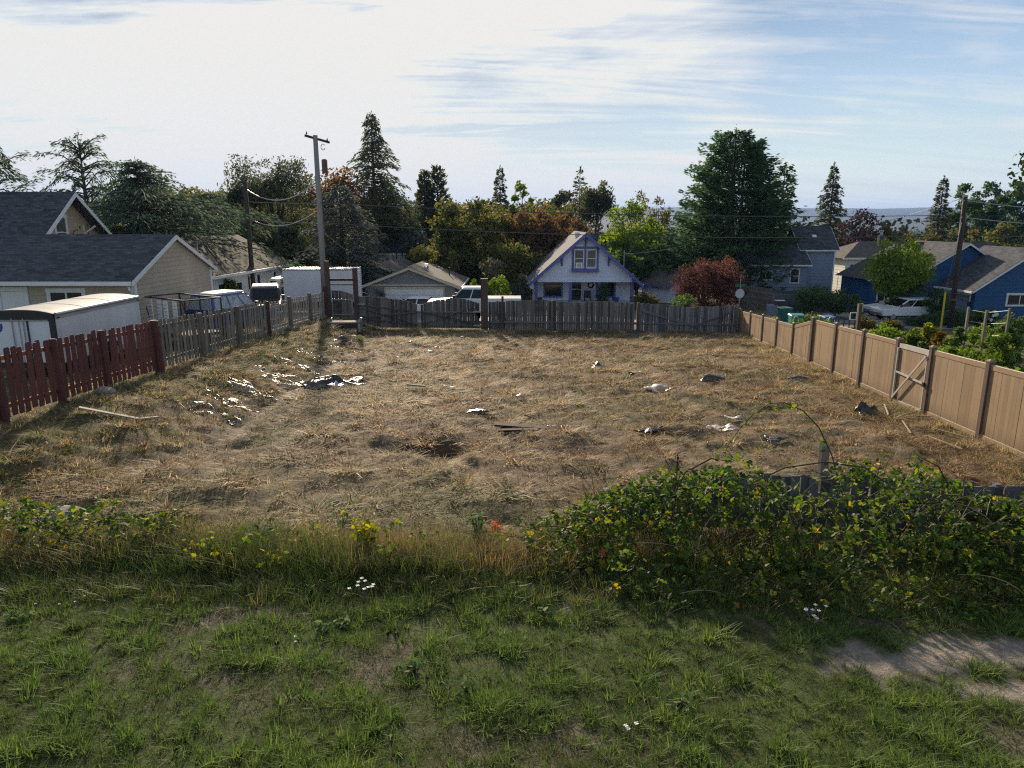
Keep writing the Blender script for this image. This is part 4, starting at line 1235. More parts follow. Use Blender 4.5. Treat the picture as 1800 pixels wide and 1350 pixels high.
def vehicle(name, label, cat, loc, rz, L, Wd, prof, cab, paint, wheels, r=.38, roofm=None, sides=(.5,), lights=True, glass='glass'):
    """prof: lower body side outline (x, z); cab: belt x0, x1, roof x0, x1, belt z, roof z, inset."""
    rt = empty(name, loc, rz, label, cat)
    b = MB(); b.prism(prof, lambda x, z: (x, -Wd / 2, z), lambda x, z: (x, Wd / 2, z)); b.build('body', paint, rt, bevel=.05)
    x0, x1, t0, t1, zb, zt, ins_ = cab
    y0, y1 = Wd / 2 - .03, Wd / 2 - ins_
    c = MB(); c.hexa([(x0, -y0, zb - .02), (x1, -y0, zb - .02), (x1, y0, zb - .02), (x0, y0, zb - .02), (t0, -y1, zt), (t1, -y1, zt), (t1, y1, zt), (t0, y1, zt)])
    c.build('cab', paint, rt, bevel=.05)
    rf = MB(); rf.box(t0 + .05, t1 - .05, -y1 + .05, y1 - .05, zt - .02, zt + (.09 if roofm else .035)); rf.build('roof', roofm or paint, rt, bevel=.03)
    G = M[glass]
    def P_(fx, fz, side):
        xb, xt = x0 + (x1 - x0) * fx, t0 + (t1 - t0) * fx
        yb_, yt_ = y0, y1
        return Vector((xb + (xt - xb) * fz, side * (yb_ + (yt_ - yb_) * fz), zb + (zt - zb) * fz))
    cuts = [.03] + list(sides) + [.97]
    for side in (-1, 1):
        for q0, q1 in zip(cuts[:-1], cuts[1:]):
            o_ = Vector((0, side * .014, 0)); i_ = Vector((0, -side * .02, 0))
            pts = [P_(q0 + .02, .10, side), P_(q1 - .02, .10, side), P_(q1 - .02, .88, side), P_(q0 + .02, .88, side)]
            w_ = MB(); w_.add([p + o_ for p in pts] + [p + i_ for p in pts], [(0, 1, 2, 3), (3, 2, 1, 0), (0, 4, 5, 1), (1, 5, 6, 2), (2, 6, 7, 3), (3, 7, 4, 0)])
            w_.build('side_window', G, rt)
    for xb, xt, nm, sg in ((x1, t1, 'windscreen', 1), (x0, t0, 'rear_window', -1)):
        lo, hi = .1, .9
        pl = lambda f, s: Vector((xb + (xt - xb) * f, s * ((y0 + (y1 - y0) * f) - .1), zb + (zt - zb) * f))
        pts = [pl(lo, -1), pl(lo, 1), pl(hi, 1), pl(hi, -1)]
        o_ = Vector((sg * .018, 0, .004)); i_ = Vector((-sg * .03, 0, 0))
        w_ = MB(); w_.add([p + o_ for p in pts] + [p + i_ for p in pts], [(0, 1, 2, 3), (3, 2, 1, 0), (0, 4, 5, 1), (1, 5, 6, 2), (2, 6, 7, 3), (3, 7, 4, 0)])
        w_.build(nm, G, rt)
    for wx in wheels:
        for s in (-1, 1): wheel(rt, wx, s * (Wd / 2 - .12), r)
    zf = min(z for x, z in prof)
    for sg, nm in ((1, 'bumper'), (-1, 'bumper')):
        MB().box(min(sg * L / 2, sg * (L / 2 + .1)), max(sg * L / 2, sg * (L / 2 + .1)), -Wd / 2 + .05, Wd / 2 - .05, zf + .05, zf + .24).build(nm, M['galv'], rt, bevel=.03)
    for s in (-1, 1):
        MB().box(x1 - .28, x1 - .12, s * (Wd / 2 + .09) - .09, s * (Wd / 2 + .09) + .09, zb + .05, zb + .25).build('mirror', M['dark_plastic'], rt, bevel=.02)
        hz = max(z for x, z in prof if x > L / 2 - .35) - .3
        MB().box(L / 2 - .03, L / 2 + .03, s * (Wd / 2 - .28) - .16, s * (Wd / 2 - .28) + .16, hz, hz + .17).build('headlight', M['headlight'], rt, bevel=.02)
    return rt

def ground_at(x, y, d=0.0): return (x, y, gzf(x, y) + d)

# white pickup parked on the street
px_ = ((760 + 925) / 2 - 900) / F * 49 - .35
truck_ = vehicle('pickup_truck', 'white crew cab pickup parked on the street behind the gate', 'pickup truck', ground_at(px_, 48.6, .05), pi, 6.3, 1.95,
        [(-3.15, .55), (3.15, .55), (3.15, 1.05), (3.0, 1.22), (1.35, 1.34), (-.75, 1.38), (-.76, 1.42), (-3.15, 1.42)],
        (-.75, 1.45, -.62, .72, 1.36, 2.02, .22), M['white_paint'], (-1.95, 2.05), .41, sides=(.44,))
truck_.scale = (1.03, 1.0, 1.13)
# white box truck
bt_x = (W(568, 500, 48).x)
rt = empty('box_truck', ground_at(bt_x, 47.6, .0), 0, 'white box truck with a plain square cargo body', 'truck')
MB().box(-2.2, 2.42, -1.15, 1.15, .85, 2.98).build('cargo_box', M['box_white'], rt, bevel=.03)
for s in (-1, 1):
    e_ = MB(); e_.box(-2.22, 2.44, s * 1.155 - .02, s * 1.155 + .02, 2.90, 3.01); e_.build('roof_edge', M['galv'], rt)
    e_ = MB(); e_.box(2.40, 2.46, s * 1.13 - .04, s * 1.13 + .04, .85, 2.90); e_.build('corner_post', M['galv'], rt)
rb_ = MB()
for i in range(13): rb_.tube([(2.47, -1.0, 1.0 + i * .15), (2.47, 1.0, 1.0 + i * .15)], .03, 5)
rb_.build('roll_door', M['white_paint'], rt)
MB().box(-2.5, 2.3, -.45, .45, .55, .84).build('chassis', M['black_metal'], rt)
cb2 = MB(); cb2.prism([(-4.2, .5), (-2.5, .5), (-2.5, 2.35), (-3.1, 2.4), (-3.55, 1.62), (-4.2, 1.45)], lambda x, z: (x, -.98, z), lambda x, z: (x, .98, z)); cb2.build('cab', M['white_paint'], rt, bevel=.06)
for s in (-1, 1):
    q = MB(); q.add([(-3.45, s * .995, 1.58), (-2.68, s * .995, 1.58), (-2.68, s * .995, 2.2), (-3.08, s * .995, 2.22)], [(0, 1, 2, 3), (3, 2, 1, 0)]); q.build('side_window', M['glass'], rt)
for wx in (-3.4, 1.2):
    for s in (-1, 1): wheel(rt, wx, s * .85, .42)

# dark 4x4 with a hard top
jx = W(460, 525, 39).x
rt = vehicle('offroad_car', 'dark maroon boxy 4x4 with a pale hard top', 'car', ground_at(jx, 39.6, .0), R(-72), 3.9, 1.7,
        [(-1.95, .5), (1.95, .5), (1.95, 1.12), (.45, 1.2), (-1.95, 1.2)], (-1.9, .5, -1.82, .22, 1.2, 1.86, .12), M['maroon_paint'], (-1.2, 1.3), .38, roofm=M['trailer_roof'], sides=(.38, .7))
# blue and white suv
bxp = W(392, 540, 31).x
rt = vehicle('suv', 'blue boxy suv with white roof parked beside the garage', 'car', ground_at(bxp, 32.0, .05), R(68), 4.5, 1.8,
        [(-2.25, .55), (2.25, .55), (2.25, 1.1), (2.1, 1.22), (.75, 1.3), (-2.25, 1.3)], (-2.2, .95, -2.0, .2, 1.28, 1.98, .2), M['blue_paint'], (-1.3, 1.4), .4, roofm=M['white_paint'], sides=(.4, .72), glass='sky_reflection_glass')
rt.scale = (.86, .86, .97)
lb_ = MB()
for s in (-.7, -.35, 0, .35, .7): lb_.box(.05, .15, s - .05, s + .05, 2.01, 2.06)
lb_.build('marker_light', M['yellow'], rt)
# white suv in the driveway on the right, and the car beyond it
sx = W(1590, 560, 55).x
vehicle('suv', 'white suv half hidden behind the street tree', 'car', ground_at(sx, 55.2, .05), R(184), 4.5, 1.8,
        [(-2.25, .42), (2.25, .42), (2.25, .9), (1.1, 1.08), (-2.25, 1.1)], (-2.2, 1.1, -2.0, .1, 1.08, 1.68, .2), M['white_paint'], (-1.35, 1.4), .36, sides=(.36, .68))
vehicle('car', 'white car with a black nose beyond the white suv', 'car', ground_at(W(1545, 555, 59).x + 1.2, 59.2, .05), R(184), 4.3, 1.75,
        [(-2.15, .4), (2.15, .4), (2.15, .85), (1.0, .98), (-2.15, .98)], (-1.7, 1.0, -1.2, .2, .96, 1.48, .22), M['white_paint'], (-1.3, 1.35), .33, sides=(.5,))
low_car = vehicle('car', 'white car parked behind the arched gate, only its roof showing', 'car', ground_at(W(722, 525, 53).x, 53.6, .1), R(178), 4.4, 1.75,
        [(-2.2, .4), (2.2, .4), (2.2, .85), (1.0, 1.0), (-2.2, 1.0)], (-1.9, 1.0, -1.3, .2, .98, 1.52, .22), M['white_paint'], (-1.3, 1.35), .33, sides=(.5,))

low_car.scale = (1, 1, .86)

# enclosed trailer
TX, TY = -14.25, 20.3
rt = empty('enclosed_trailer', (TX, TY, gzf(TX, TY) + .0), R(1.0), 'white enclosed cargo trailer with black rear frame and rounded roof', 'trailer')
Wt, Lt, zf, zt = 1.98, 4.9, .42, 1.90
def roofpoly(w, z):
    pts = []
    for i in range(13):
        f = -1 + 2 * i / 12
        pts.append((f * w / 2, z + .11 * (1 - abs(f) ** 2.6)))
    return pts
MB().prism([(-Wt / 2, zf), (Wt / 2, zf), (Wt / 2, zt), (-Wt / 2, zt)], lambda s, z: (s, .0, z), lambda s, z: (s, Lt, z)).build('body', M['trailer_white'], rt)
rp_ = [(Wt / 2 + .012, zt - .16)] + [(s, z) for s, z in roofpoly(Wt + .024, zt)][::-1] + [(-Wt / 2 - .012, zt - .16)]
MB().prism(rp_, lambda s, z: (s, .02, z), lambda s, z: (s, Lt + .02, z)).build('roof', M['trailer_roof'], rt)
for yy in (1.6, 3.2): MB().prism([(s, z + .008) for s, z in roofpoly(Wt + .03, zt)] + [(s, z + .002) for s, z in roofpoly(Wt + .03, zt)][::-1], lambda s, z: (s, yy, z), lambda s, z: (s, yy + .05, z)).build('roof_seam', M['trailer_roof'], rt)
MB().tube([(Wt / 2 + .0, .06, zt - .02), (Wt / 2 + .0, Lt, zt - .02)], .055, 7).build('roof_edge', M['galv'], rt)
for yy in (.12, Lt - .12): MB().box(Wt / 2 + .05, Wt / 2 + .075, yy - .05, yy + .05, zt - .14, zt - .10).build('marker_light', M['dark_plastic'], rt)
rf_ = MB()
rf_.box(-Wt / 2 - .02, -Wt / 2 + .13, -.06, .02, zf - .1, zt - .02); rf_.box(Wt / 2 - .13, Wt / 2 + .02, -.06, .02, zf - .1, zt - .02)
rf_.box(-Wt / 2 + .13, Wt / 2 - .13, -.06, .02, zf - .1, zf + .05)
rf_.build('rear_frame', M['black_metal'], rt)
MB().prism([(Wt / 2 + .02, zt - .2)] + roofpoly(Wt + .04, zt + .01)[::-1] + [(-Wt / 2 - .02, zt - .2)], lambda s, z: (s, -.062, z), lambda s, z: (s, .02, z)).build('header', M['dark_plastic'], rt)
MB().box(-Wt / 2 + .14, Wt / 2 - .14, -.085, -.063, zt - .19, zt - .165).build('header_trim', M['galv'], rt)
for s in (-1, 1):
    dr = MB().box(min(s * .03, s * (Wt / 2 - .14)), max(s * .03, s * (Wt / 2 - .14)), -.045, 0, zf + .06, zt - .21).build('rear_door', M['box_white'], rt)
    MB().tube([(s * .16 - .03, -.075, zf + .1), (s * .16 - .03, -.075, zt - .12)], .016, 6).build('lock_bar', M['galv'], dr)
MB().box(.22, .26, -.075, -.05, zf + .06, zt - .2).build('door_edge', M['black_metal'], rt)
sh = MB()
cx_, cz0 = -.62, 1.50
pts = [(-.12, .13), (-.05, .105), (0, .13), (.05, .105), (.12, .13), (.135, .03), (.10, -.08), (0, -.16), (-.10, -.08), (-.135, .03)]
sh.prism(pts, lambda s, z: (cx_ + s, -.046, cz0 + z), lambda s, z: (cx_ + s, -.050, cz0 + z)); sh.build('shield_emblem', M['logo_blue'], rt)
n1_ = MB()
n1_.prism([(-.014, -.075), (.020, -.075), (.020, .075), (-.008, .075), (-.035, .045), (-.035, .030), (-.014, .042)], lambda s, z: (cx_ + s, -.0505, cz0 + z), lambda s, z: (cx_ + s, -.053, cz0 + z)); n1_.build('numeral', M['white_paint'], rt)
for yy in (1.9, 2.75):
    for s in (-1, 1): wheel(rt, s * .0 + (Wt / 2 - .1) * s, yy, .34) if False else None
for yy in (1.9, 2.75):
    for s in (-1, 1):
        t_ = MB(); t_.tube([(s * (Wt / 2 - .02), yy, .34), (s * (Wt / 2 + .16), yy, .34)], .34, 16)
        o = t_.build('wheel', M['rubber'], rt)
        MB().tube([(s * (Wt / 2 + .161), yy, .34), (s * (Wt / 2 + .175), yy, .34)], .18, 12).build('rim', M['galv'], o)
MB().bar((0, Lt, .45), (0, Lt + 1.1, .45), .1, .1).build('drawbar', M['black_metal'], rt)

# flat utility trailer with a tall rack and white grid panels
ux = W(320, 550, 27.5).x
rt = empty('utility_trailer', ground_at(ux, 27.6), R(-34), 'black steel utility trailer rack carrying white grid panels', 'trailer')
fr_ = MB()
for s in (-.75, .75):
    fr_.bar((-1.8, s, .6), (1.8, s, .6), .07, .1)
    for x_ in (-1.8, 0, 1.8): fr_.bar((x_, s, .6), (x_, s, 1.98), .05, .05, (1, 0, 0))
    fr_.bar((-1.8, s, 1.98), (1.8, s, 1.98), .05, .05)
    fr_.bar((-1.8, s, 1.93), (-1.15, s, .65), .035, .035)
for x_ in (-1.8, -.6, .6, 1.8): fr_.bar((x_, -.75, .6), (x_, .75, .6), .05, .08); 
for x_ in (-1.8, 1.8): fr_.bar((x_, -.75, 1.98), (x_, .75, 1.98), .05, .05)
fr_.build('rack', M['black_metal'], rt)
MB().box(-1.8, 1.8, -.72, .72, .655, .68).build('deck', M['dark_board'], rt)
for x_ in (-1.15, -.35, .2, 1.0):
    p_ = MB(); p_.box(x_ - .17, x_ + .17, -.80, -.77, 1.0, 1.92)
    po = p_.build('grid_panel', M['white_paint'], rt)
    gr = MB()
    for i in range(6): gr.box(x_ - .165, x_ + .165, -.806, -.801, .1 + 1.0 + i * .13, 1.115 + i * .13)
    gr.build('grid_line', M['galv'], po, kind='stuff')
rt.scale = (.78, 1, 1)
for s in (-1, 1): wheel(rt, 0, s * .85, .33)

# ------------------------------------------------------------------ street furniture and garden things on the right
sp = W(1298, 545, 55); sp.z = gzf(sp.x, 55)
rt = empty('stop_sign', sp, R(4), 'grey back of an octagonal road sign with green name plate above', 'road sign')
MB().tube([(0, 0, 0), (0, 0, 3.3)], .04, 6).build('pole', M['galv'], rt)
hz = W(1298, 516, 55).z - sp.z
MB().prism([(.38 * cos(pi / 8 + k * pi / 4), .38 * sin(pi / 8 + k * pi / 4)) for k in range(8)], lambda s, z: (s, -.06, hz + z), lambda s, z: (s, -.045, hz + z)).build('sign_plate', M['sign_back'], rt)
MB().box(-.4, .4, -.02, .02, hz + .52, hz + .72).build('name_plate', M['sign_green'], rt)

def bin_(px, py, D, w, h, mat, label, rz=0, lidm=None):
    p = W(px, py, D)
    rt = empty('wheelie_bin', (p.x, D, gzf(p.x, D)), rz, label, 'bin', 'rubbish bins along the street')
    MB().hexa([(-w * .42, -w * .42, .04), (w * .42, -w * .42, .04), (w * .42, w * .42, .04), (-w * .42, w * .42, .04), (-w / 2, -w / 2, h), (w / 2, -w / 2, h), (w / 2, w / 2, h), (-w / 2, w / 2, h)]).build('body', mat, rt, bevel=.02)
    MB().hexa([(-w * .54, -w * .56, h + .002), (w * .54, -w * .56, h + .002), (w * .54, w * .54, h + .002), (-w * .54, w * .54, h + .002), (-w * .50, -w * .5, h + .06), (w * .50, -w * .5, h + .06), (w * .48, w * .48, h + .1), (-w * .48, w * .48, h + .1)]).build('lid', lidm or mat, rt, bevel=.015)
    for s in (-1, 1): MB().tube([(s * w * .4, w * .44, .11), (s * w * .47, w * .44, .11)], .11, 10).build('wheel', M['rubber'], rt)
    return rt
bin_(1378, 566, 51.0, .78, 1.0, M['bin_green'], 'dark green bin standing at the street edge by the verge', R(12))
bin_(1399, 578, 43.0, .85, .98, M['teal'], 'teal bin with a white hoop in front, beyond the low fence', R(-6))
bin_(1452, 578, 43.0, .75, .92, M['bin_blue'], 'blue bin between the two white hoops', R(10))
bin_(1309, 555, 45.5, .6, .72, M['bin_blue'], 'small blue bin just above the fence corner', R(-10))
mbx = W(1369, 546, 57)
rt = empty('mailbox', (mbx.x, 57, gzf(mbx.x, 57)), 0, 'dark mailbox with white top near the green bin', 'mailbox')
MB().box(-.05, .05, -.05, .05, 0, 1.0).build('post', M['dark_board'], rt)
MB().box(-.36, .36, -.2, .2, .9, 1.25).build('box', M['dark_plastic'], rt)
MB().box(-.37, .37, -.21, .21, 1.25, 1.3).build('lid', M['white_paint'], rt)
ub = W(1357, 548, 58)
rt = empty('utility_box', (ub.x, 58, gzf(ub.x, 58)), 0, 'low pale grey utility box against the dark wooden wall', 'utility box')
MB().box(-.38, .38, -.3, .3, 0, .85).build('cabinet', M['bluegrey_siding'], rt, bevel=.02)

def hoop(px0, px1, py_top, D, label):
    a, b = W(px0, 580, D), W(px1, 580, D)
    zt = W((px0 + px1) / 2, py_top, D).z
    x0, x1 = a.x, b.x; z0 = gzf(x0, D)
    pts = [((x1 - x0) / 2 * -cos(f * pi), 0, (zt - z0) * (sin(f * pi) ** .6)) for f in np.linspace(0, 1, 15)]
    o = MB().tube(pts, .025, 6).build('garden_hoop', M['white_paint'], None, smooth=True)
    o.location = ((x0 + x1) / 2, D, z0)
    tag(o, label, 'garden hoop', 'white pipe hoops in the garden')
hoop(1391, 1404, 556, 40, 'narrow white pipe hoop in front of the teal bin')
hoop(1424, 1434, 557, 39, 'small white pipe hoop peeping over the fence step')
hoop(1452, 1467, 557, 39, 'white pipe hoop beside the blue bin')
tp = W(1481, 590, 37)
rt = empty('trellis', (tp.x, 37, gzf(tp.x, 37)), R(-8), 'black square garden trellis behind the vinyl fence', 'trellis')
zt_ = W(1481, 560, 37).z - rt.location.z
for i in range(5): MB().box(-.57 + i * .27, -.51 + i * .27, -.02, .01, 0, zt_).build('slat', M['black_metal'], rt)
for i in range(5): MB().box(-.56, .58, -.035, -.021, .14 + i * (zt_ - .2) / 4, .20 + i * (zt_ - .2) / 4).build('slat', M['black_metal'], rt)
bp = W(1506, 592, 35.5)
rt = empty('wooden_post', (bp.x, 35.5, gzf(bp.x, 35.5)), 0, 'rust-brown wooden post carrying a square frame and box', 'post')
zt_ = W(1506, 534, 35.5).z - rt.location.z
MB().box(-.075, .075, -.075, .075, 0, zt_).build('timber', M['brown_post'], rt)
MB().box(.0, .22, .08, .26, zt_ - .42, zt_ - .02).build('box', M['beige_trim'], rt)
fb = MB()
for x0_, x1_, z0_, z1_ in ((-.5, -.16, zt_ - .80, zt_ - .76), (-.5, -.16, zt_ - .46, zt_ - .42), (-.5, -.46, zt_ - .76, zt_ - .46), (-.2, -.16, zt_ - .76, zt_ - .46)): fb.box(x0_, x1_, -.1, -.06, z0_, z1_)
fb.build('frame', M['white_paint'], rt)
MB().box(-.46, -.2, -.085, -.075, zt_ - .76, zt_ - .46).build('panel', M['glass'], rt)

# vegetable supports: three grey stakes with wires
D_ = 25.0
s1, s2, s3 = W(1690, 630, 26), W(1722, 630, 25.2), W(1760, 640, 24.2)
rt = empty('bean_trellis', (s1.x, 26, gzf(s1.x, 26)), 0, 'three grey stakes strung with wire above the garden plants', 'plant support')
tops = []
for q, D_, py in ((s1, 26, 541), (s2, 25.2, 546), (s3, 24.2, 542)):
    p = Vector((q.x, D_, gzf(q.x, D_))) - rt.location
    zt_ = W(q.x / D_ * F + 900, py, D_).z - rt.location.z
    MB().box(p.x - .035, p.x + .035, p.y - .035, p.y + .035, p.z, zt_).build('stake', M['grey_wood'], rt); tops.append((p, zt_))
for a_, b_ in zip(tops[:-1], tops[1:]):
    for f in (.97, .8, .62, .45):
        MB().tube([a_[0] + Vector((0, 0, (a_[1] - a_[0].z) * f)), b_[0] + Vector((0, 0, (b_[1] - b_[0].z) * f))], .008, 4).build('wire', M['galv'], rt)

# wooden retaining fence beside the two-storey house
p0, p1, p2 = W(1303, 520, 68), W(1353, 548, 60), W(1478, 548, 62)
rt = empty('plank_wall', (p1.x, 60, gzf(p1.x, 60)), 0, 'dark horizontal plank wall below the two-storey house', 'wall')
base = Vector(rt.location)
for (xa, ya, ha), (xb, yb, hb), m_ in (((p0.x, 68, 2.1), (p1.x, 60, 2.1), 'dark_board'), ((p1.x + .05, 60, 2.0), (p2.x, 62, 1.7), 'blue_board')):
    for i in range(8):
        za = gzf(xa, ya) + ha * i / 8; zb_ = gzf(xb, yb) + hb * i / 8
        o_ = .015 * (i % 2)
        MB().bar(Vector((xa + o_, ya - o_, za + ha / 16)) - base, Vector((xb + o_, yb - o_, zb_ + hb / 16)) - base, .06, ha / 8 - .012).build('plank', M[m_], rt)
# handrail of the cream house steps
ha_, hb_ = W(1474, 478, 80), W(1497, 497, 74)
rt = empty('handrail', (ha_.x, 80, ha_.z - 1), 0, 'thin dark handrail descending in front of the cream house', 'handrail')
MB().tube([(0, 0, 1), tuple(hb_ - ha_ + Vector((0, 0, 1)))], .03, 5).build('rail', M['black_metal'], rt)
for f in (0, .33, .66, 1): 
    q = (hb_ - ha_) * f
    MB().tube([tuple(q + Vector((0, 0, 1))), tuple(q + Vector((0, 0, -1.2)))], .025, 5).build('post', M['black_metal'], rt)

# things on the blue-trimmed house's porch
def porch_item(name, label, cat, dx, dy, build):
    rt = empty(name, (6.45 + dx, 63.4 + dy, -2.0), 0, label, cat); build(rt)
def chair_(rt):
    MB().box(-.3, .3, -.3, .3, .38, .46).build('seat', M['black_metal'], rt)
    MB().box(-.3, .3, .24, .3, .46, 1.0).build('backrest', M['black_metal'], rt)
    for a_ in (-.26, .26):
        for b_ in (-.26, .26): MB().box(a_ - .03, a_ + .03, b_ - .03, b_ + .03, 0, .38).build('leg', M['black_metal'], rt)
porch_item('porch_chair', 'black porch chair just right of the house door', 'chair', .4, .6, chair_)
porch_item('porch_chair', 'black porch chair beside the green porch shrub', 'chair', 1.55, .6, chair_)
def pot_(mat, r):
    def f(rt):
        MB().tube([(0, 0, 0), (0, 0, .4)], [r * .7, r], 10).build('pot', mat, rt)
    return f
porch_item('flower_pot', 'red clay pot at the left end of the porch', 'flower pot', -4.0, .4, pot_(M['red_post'], .3))
porch_item('flower_pot', 'deep blue pot at the right end of the porch', 'flower pot', 2.9, .4, pot_(M['logo_blue'], .35))
dsh = W(937, 500, 63.5)
rt = empty('satellite_dish', (dsh.x - .05, 63.3, dsh.z), R(10), 'pale satellite dish on the left porch corner', 'satellite dish')
MB().tube([(0, .25, -.1), (0, 0, 0)], .03, 6).build('arm', M['galv'], rt)
MB().tube([(0, 0, 0), (0, -.06, .01), (0, -.12, .02)], [.12, .32, .40], 14).build('dish', M['sign_back'], rt)

# ------------------------------------------------------------------ litter, boards and sheets in the field
def crumple(name, label, cat, px, py, w, d, h, mat, seed, n=14, D=None, rz=0.0, power=1.5, lift=.03, holes=.0, hf=4):
    D = D or ground_D(px, py)
    p = W(px, py, D); x, y = p.x, D
    g = np.random.default_rng(seed)
    u = np.linspace(-1, 1, n)
    X, Y = np.meshgrid(u, u)
    r = np.sqrt(X ** 2 + Y ** 2)
    ph = g.random(6) * 9
    edge = 1 + .28 * np.sin(3 * np.arctan2(Y, X) + ph[0]) + .16 * np.sin(7 * np.arctan2(Y, X) + ph[1])
    xx, yy = X * w / 2 * edge, Y * d / 2 * edge
    Z = h * np.clip(1 - r ** power, 0, 1) * (.55 + .9 * vnoise(X * 3 + ph[2], Y * 3 + ph[3])) + h * .5 * (vnoise(X * 6 + ph[4], Y * 6 + ph[5]) - .5)
    c, s = cos(rz), sin(rz)
    wx, wy = x + xx * c - yy * s, y + xx * s + yy * c
    zz = ground(wx, wy) + lift + Z
    V = np.stack([wx - x, wy - y, zz - grf(x, y)], -1).reshape(-1, 3)
    ix = np.arange(n * n).reshape(n, n)
    q = np.stack([ix[:-1, :-1], ix[:-1, 1:], ix[1:, 1:], ix[1:, :-1]], -1).reshape(-1, 4)
    if holes:
        cen = V[q].mean(1)
        q = q[.6 * vnoise(cen[:, 0] * hf + ph[2], cen[:, 1] * hf) + .4 * vnoise(cen[:, 0] * 2.1 + ph[3], cen[:, 1] * 2.1) > holes]
    o = obj(name, npmesh(name, V, q, smooth=False), mat)
    o.location = (x, y, grf(x, y))
    m_ = o.modifiers.new('thickness', 'SOLIDIFY'); m_.thickness = .005
    return tag(o, label, cat)

def ground_D(px, py):
    v = (py - 675) / F
    r = (ST + v * CT) / (CT - v * ST)
    D = 10.0
    for _ in range(60):
        D = .5 * D + .5 * (CZ - gzf((px - 900) / F * D / (CT - v * ST), D)) / r
    return D

crumple('tarp_heap', 'heap of black plastic tarp with pale torn edges on the left of the field', 'tarp', 578, 674, 1.8, 1.3, .22, M['black_sheet'], 3, 26, power=2.5)
crumple('plastic_sheet', 'pale torn sheet edge poking out of the black tarp heap', 'plastic sheet', 600, 680, 1.2, .5, .10, M['pale_sheet'], 5, 12, holes=.45, lift=.12)
crumple('plastic_sheet', 'white plastic sheet lying flat near the middle right of the field', 'plastic sheet', 1163, 684, .95, .8, .03, M['pale_sheet'], 8, 18, lift=.07, holes=.22)
crumple('plastic_sheet', 'small white plastic scrap just beyond the flat white sheet', 'plastic sheet', 1122, 661, .8, .4, .04, M['pale_sheet'], 9, 14, lift=.07, holes=.25)
crumple('plastic_sheet', 'crumpled white plastic in front of the arching bramble cane', 'plastic sheet', 1268, 756, .65, .5, .05, M['pale_sheet'], 12, 16, lift=.07, holes=.22)
crumple('plastic_sheet', 'pale plastic scrap right behind the crumpled white plastic', 'plastic sheet', 1290, 740, .4, .3, .04, M['pale_sheet'], 13, 8, lift=.10)
crumple('plastic_sheet', 'narrow grey plastic strip at the right end of the black boards', 'plastic sheet', 1000, 755, .9, .25, .08, M['pale_sheet'], 15, 9, lift=.08)
crumple('bin_bag', 'shiny black bag lying in the cut grass near the vinyl gate', 'plastic bag', 1522, 732, .62, .5, .26, M['black_sheet'], 21, 14)
crumple('black_sheet', 'long black plastic strip lying right of centre', 'plastic sheet', 1253, 668, 1.25, .40, .16, M['black_sheet'], 22, 14, rz=R(38), lift=.05)
crumple('black_sheet', 'small black scrap near the foot of the vinyl fence', 'plastic sheet', 1408, 670, .7, .32, .08, M['black_sheet'], 23, 10, lift=.08)
crumple('black_sheet', 'black clump right of the field middle beyond the white sheet', 'plastic sheet', 1052, 648, .55, .4, .22, M['black_sheet'], 24, 10, lift=.06)
crumple('black_sheet', 'small black scrap in front of the crumpled white plastic', 'plastic sheet', 1365, 776, .45, .3, .06, M['black_sheet'], 25, 10, lift=.08)
crumple('black_sheet', 'dark scrap in the middle of the field left of the boards', 'plastic sheet', 840, 728, .5, .25, .05, M['black_sheet'], 26, 10, lift=.08)
crumple('black_sheet', 'black scrap with white edge beside the trench on the right', 'plastic sheet', 1140, 766, .55, .3, .08, M['black_sheet'], 27, 10, lift=.08)
crumple('black_sheet', 'dark sheet rolled against the foot of the back fence', 'plastic sheet', 1060, 580, 1.9, .6, .25, M['black_sheet'], 28, 12)
crumple('black_sheet', 'short dark roll near the brown post of the back fence', 'plastic sheet', 1120, 586, 1.2, .4, .18, M['black_sheet'], 29, 10)
crumple('debris_pile', 'small dark debris clump in front of the burn table', 'debris', 607, 604, .9, .5, .20, M['black_sheet'], 30, 10)
for k, (px, py, w, d, sd) in enumerate(((560, 628, 1.7, .75, 40), (520, 642, 1.5, .6, 41), (480, 655, 1.2, .6, 42), (497, 672, 1.5, .6, 43), (440, 688, 1.2, .7, 44), (395, 704, 1.4, .6, 45), (372, 722, 1.2, .5, 46), (600, 612, 1.3, .5, 47))):
    lab = ('widest wet sheet at the top bend of the glistening trail', 'second wet sheet down the trail below the bend', 'wet sheet half way down the trail nearest the bank', 'wet sheet beside the grass tufts left of the tarp heap',
           'wet scrap in the lower half of the trail', 'wet muddy sheet near the low end of the trail', 'last wet scrap at the low end of the trail', 'pale wet scrap closest to the burn table')[k]
    crumple('wet_sheet', lab, 'plastic sheet', px, py, w, d, .03, M['wet_sheet'], sd, 34, holes=.52, lift=.045, hf=9)['group'] = 'wet plastic sheets along the foot of the bank'
scr = [(770, 612, 'white scrap below the first gate leaf'), (757, 622, 'torn white scrap in front of the gate'), (704, 632, 'small white scrap left of the field centre'), (736, 690, 'pale stick-like scrap right of the tarp heap'),
       (790, 686, 'white rag piece right of the tarp heap'), (888, 664, 'white scrap almost at the field centre'), (915, 704, 'pair of white scraps by a dark patch'), (1202, 754, 'small white scrap right of the trench'),
       (812, 598, 'pale scrap lying before the tall timber post'), (864, 598, 'small pale scrap at the foot of the back fence'), (722, 606, 'white scrap between burn table and gate'), (565, 655, 'pale scrap above the tarp heap')]
for k, (px, py, lab) in enumerate(scr[::2] + scr[1:2]):
    crumple('scrap', lab, 'scrap', px, py, (.22 + .16 * random.random()), .14 + .10 * random.random(), .05, M['pale_sheet'], 60 + k, 6, lift=.12)['group'] = 'white scraps scattered in the field'

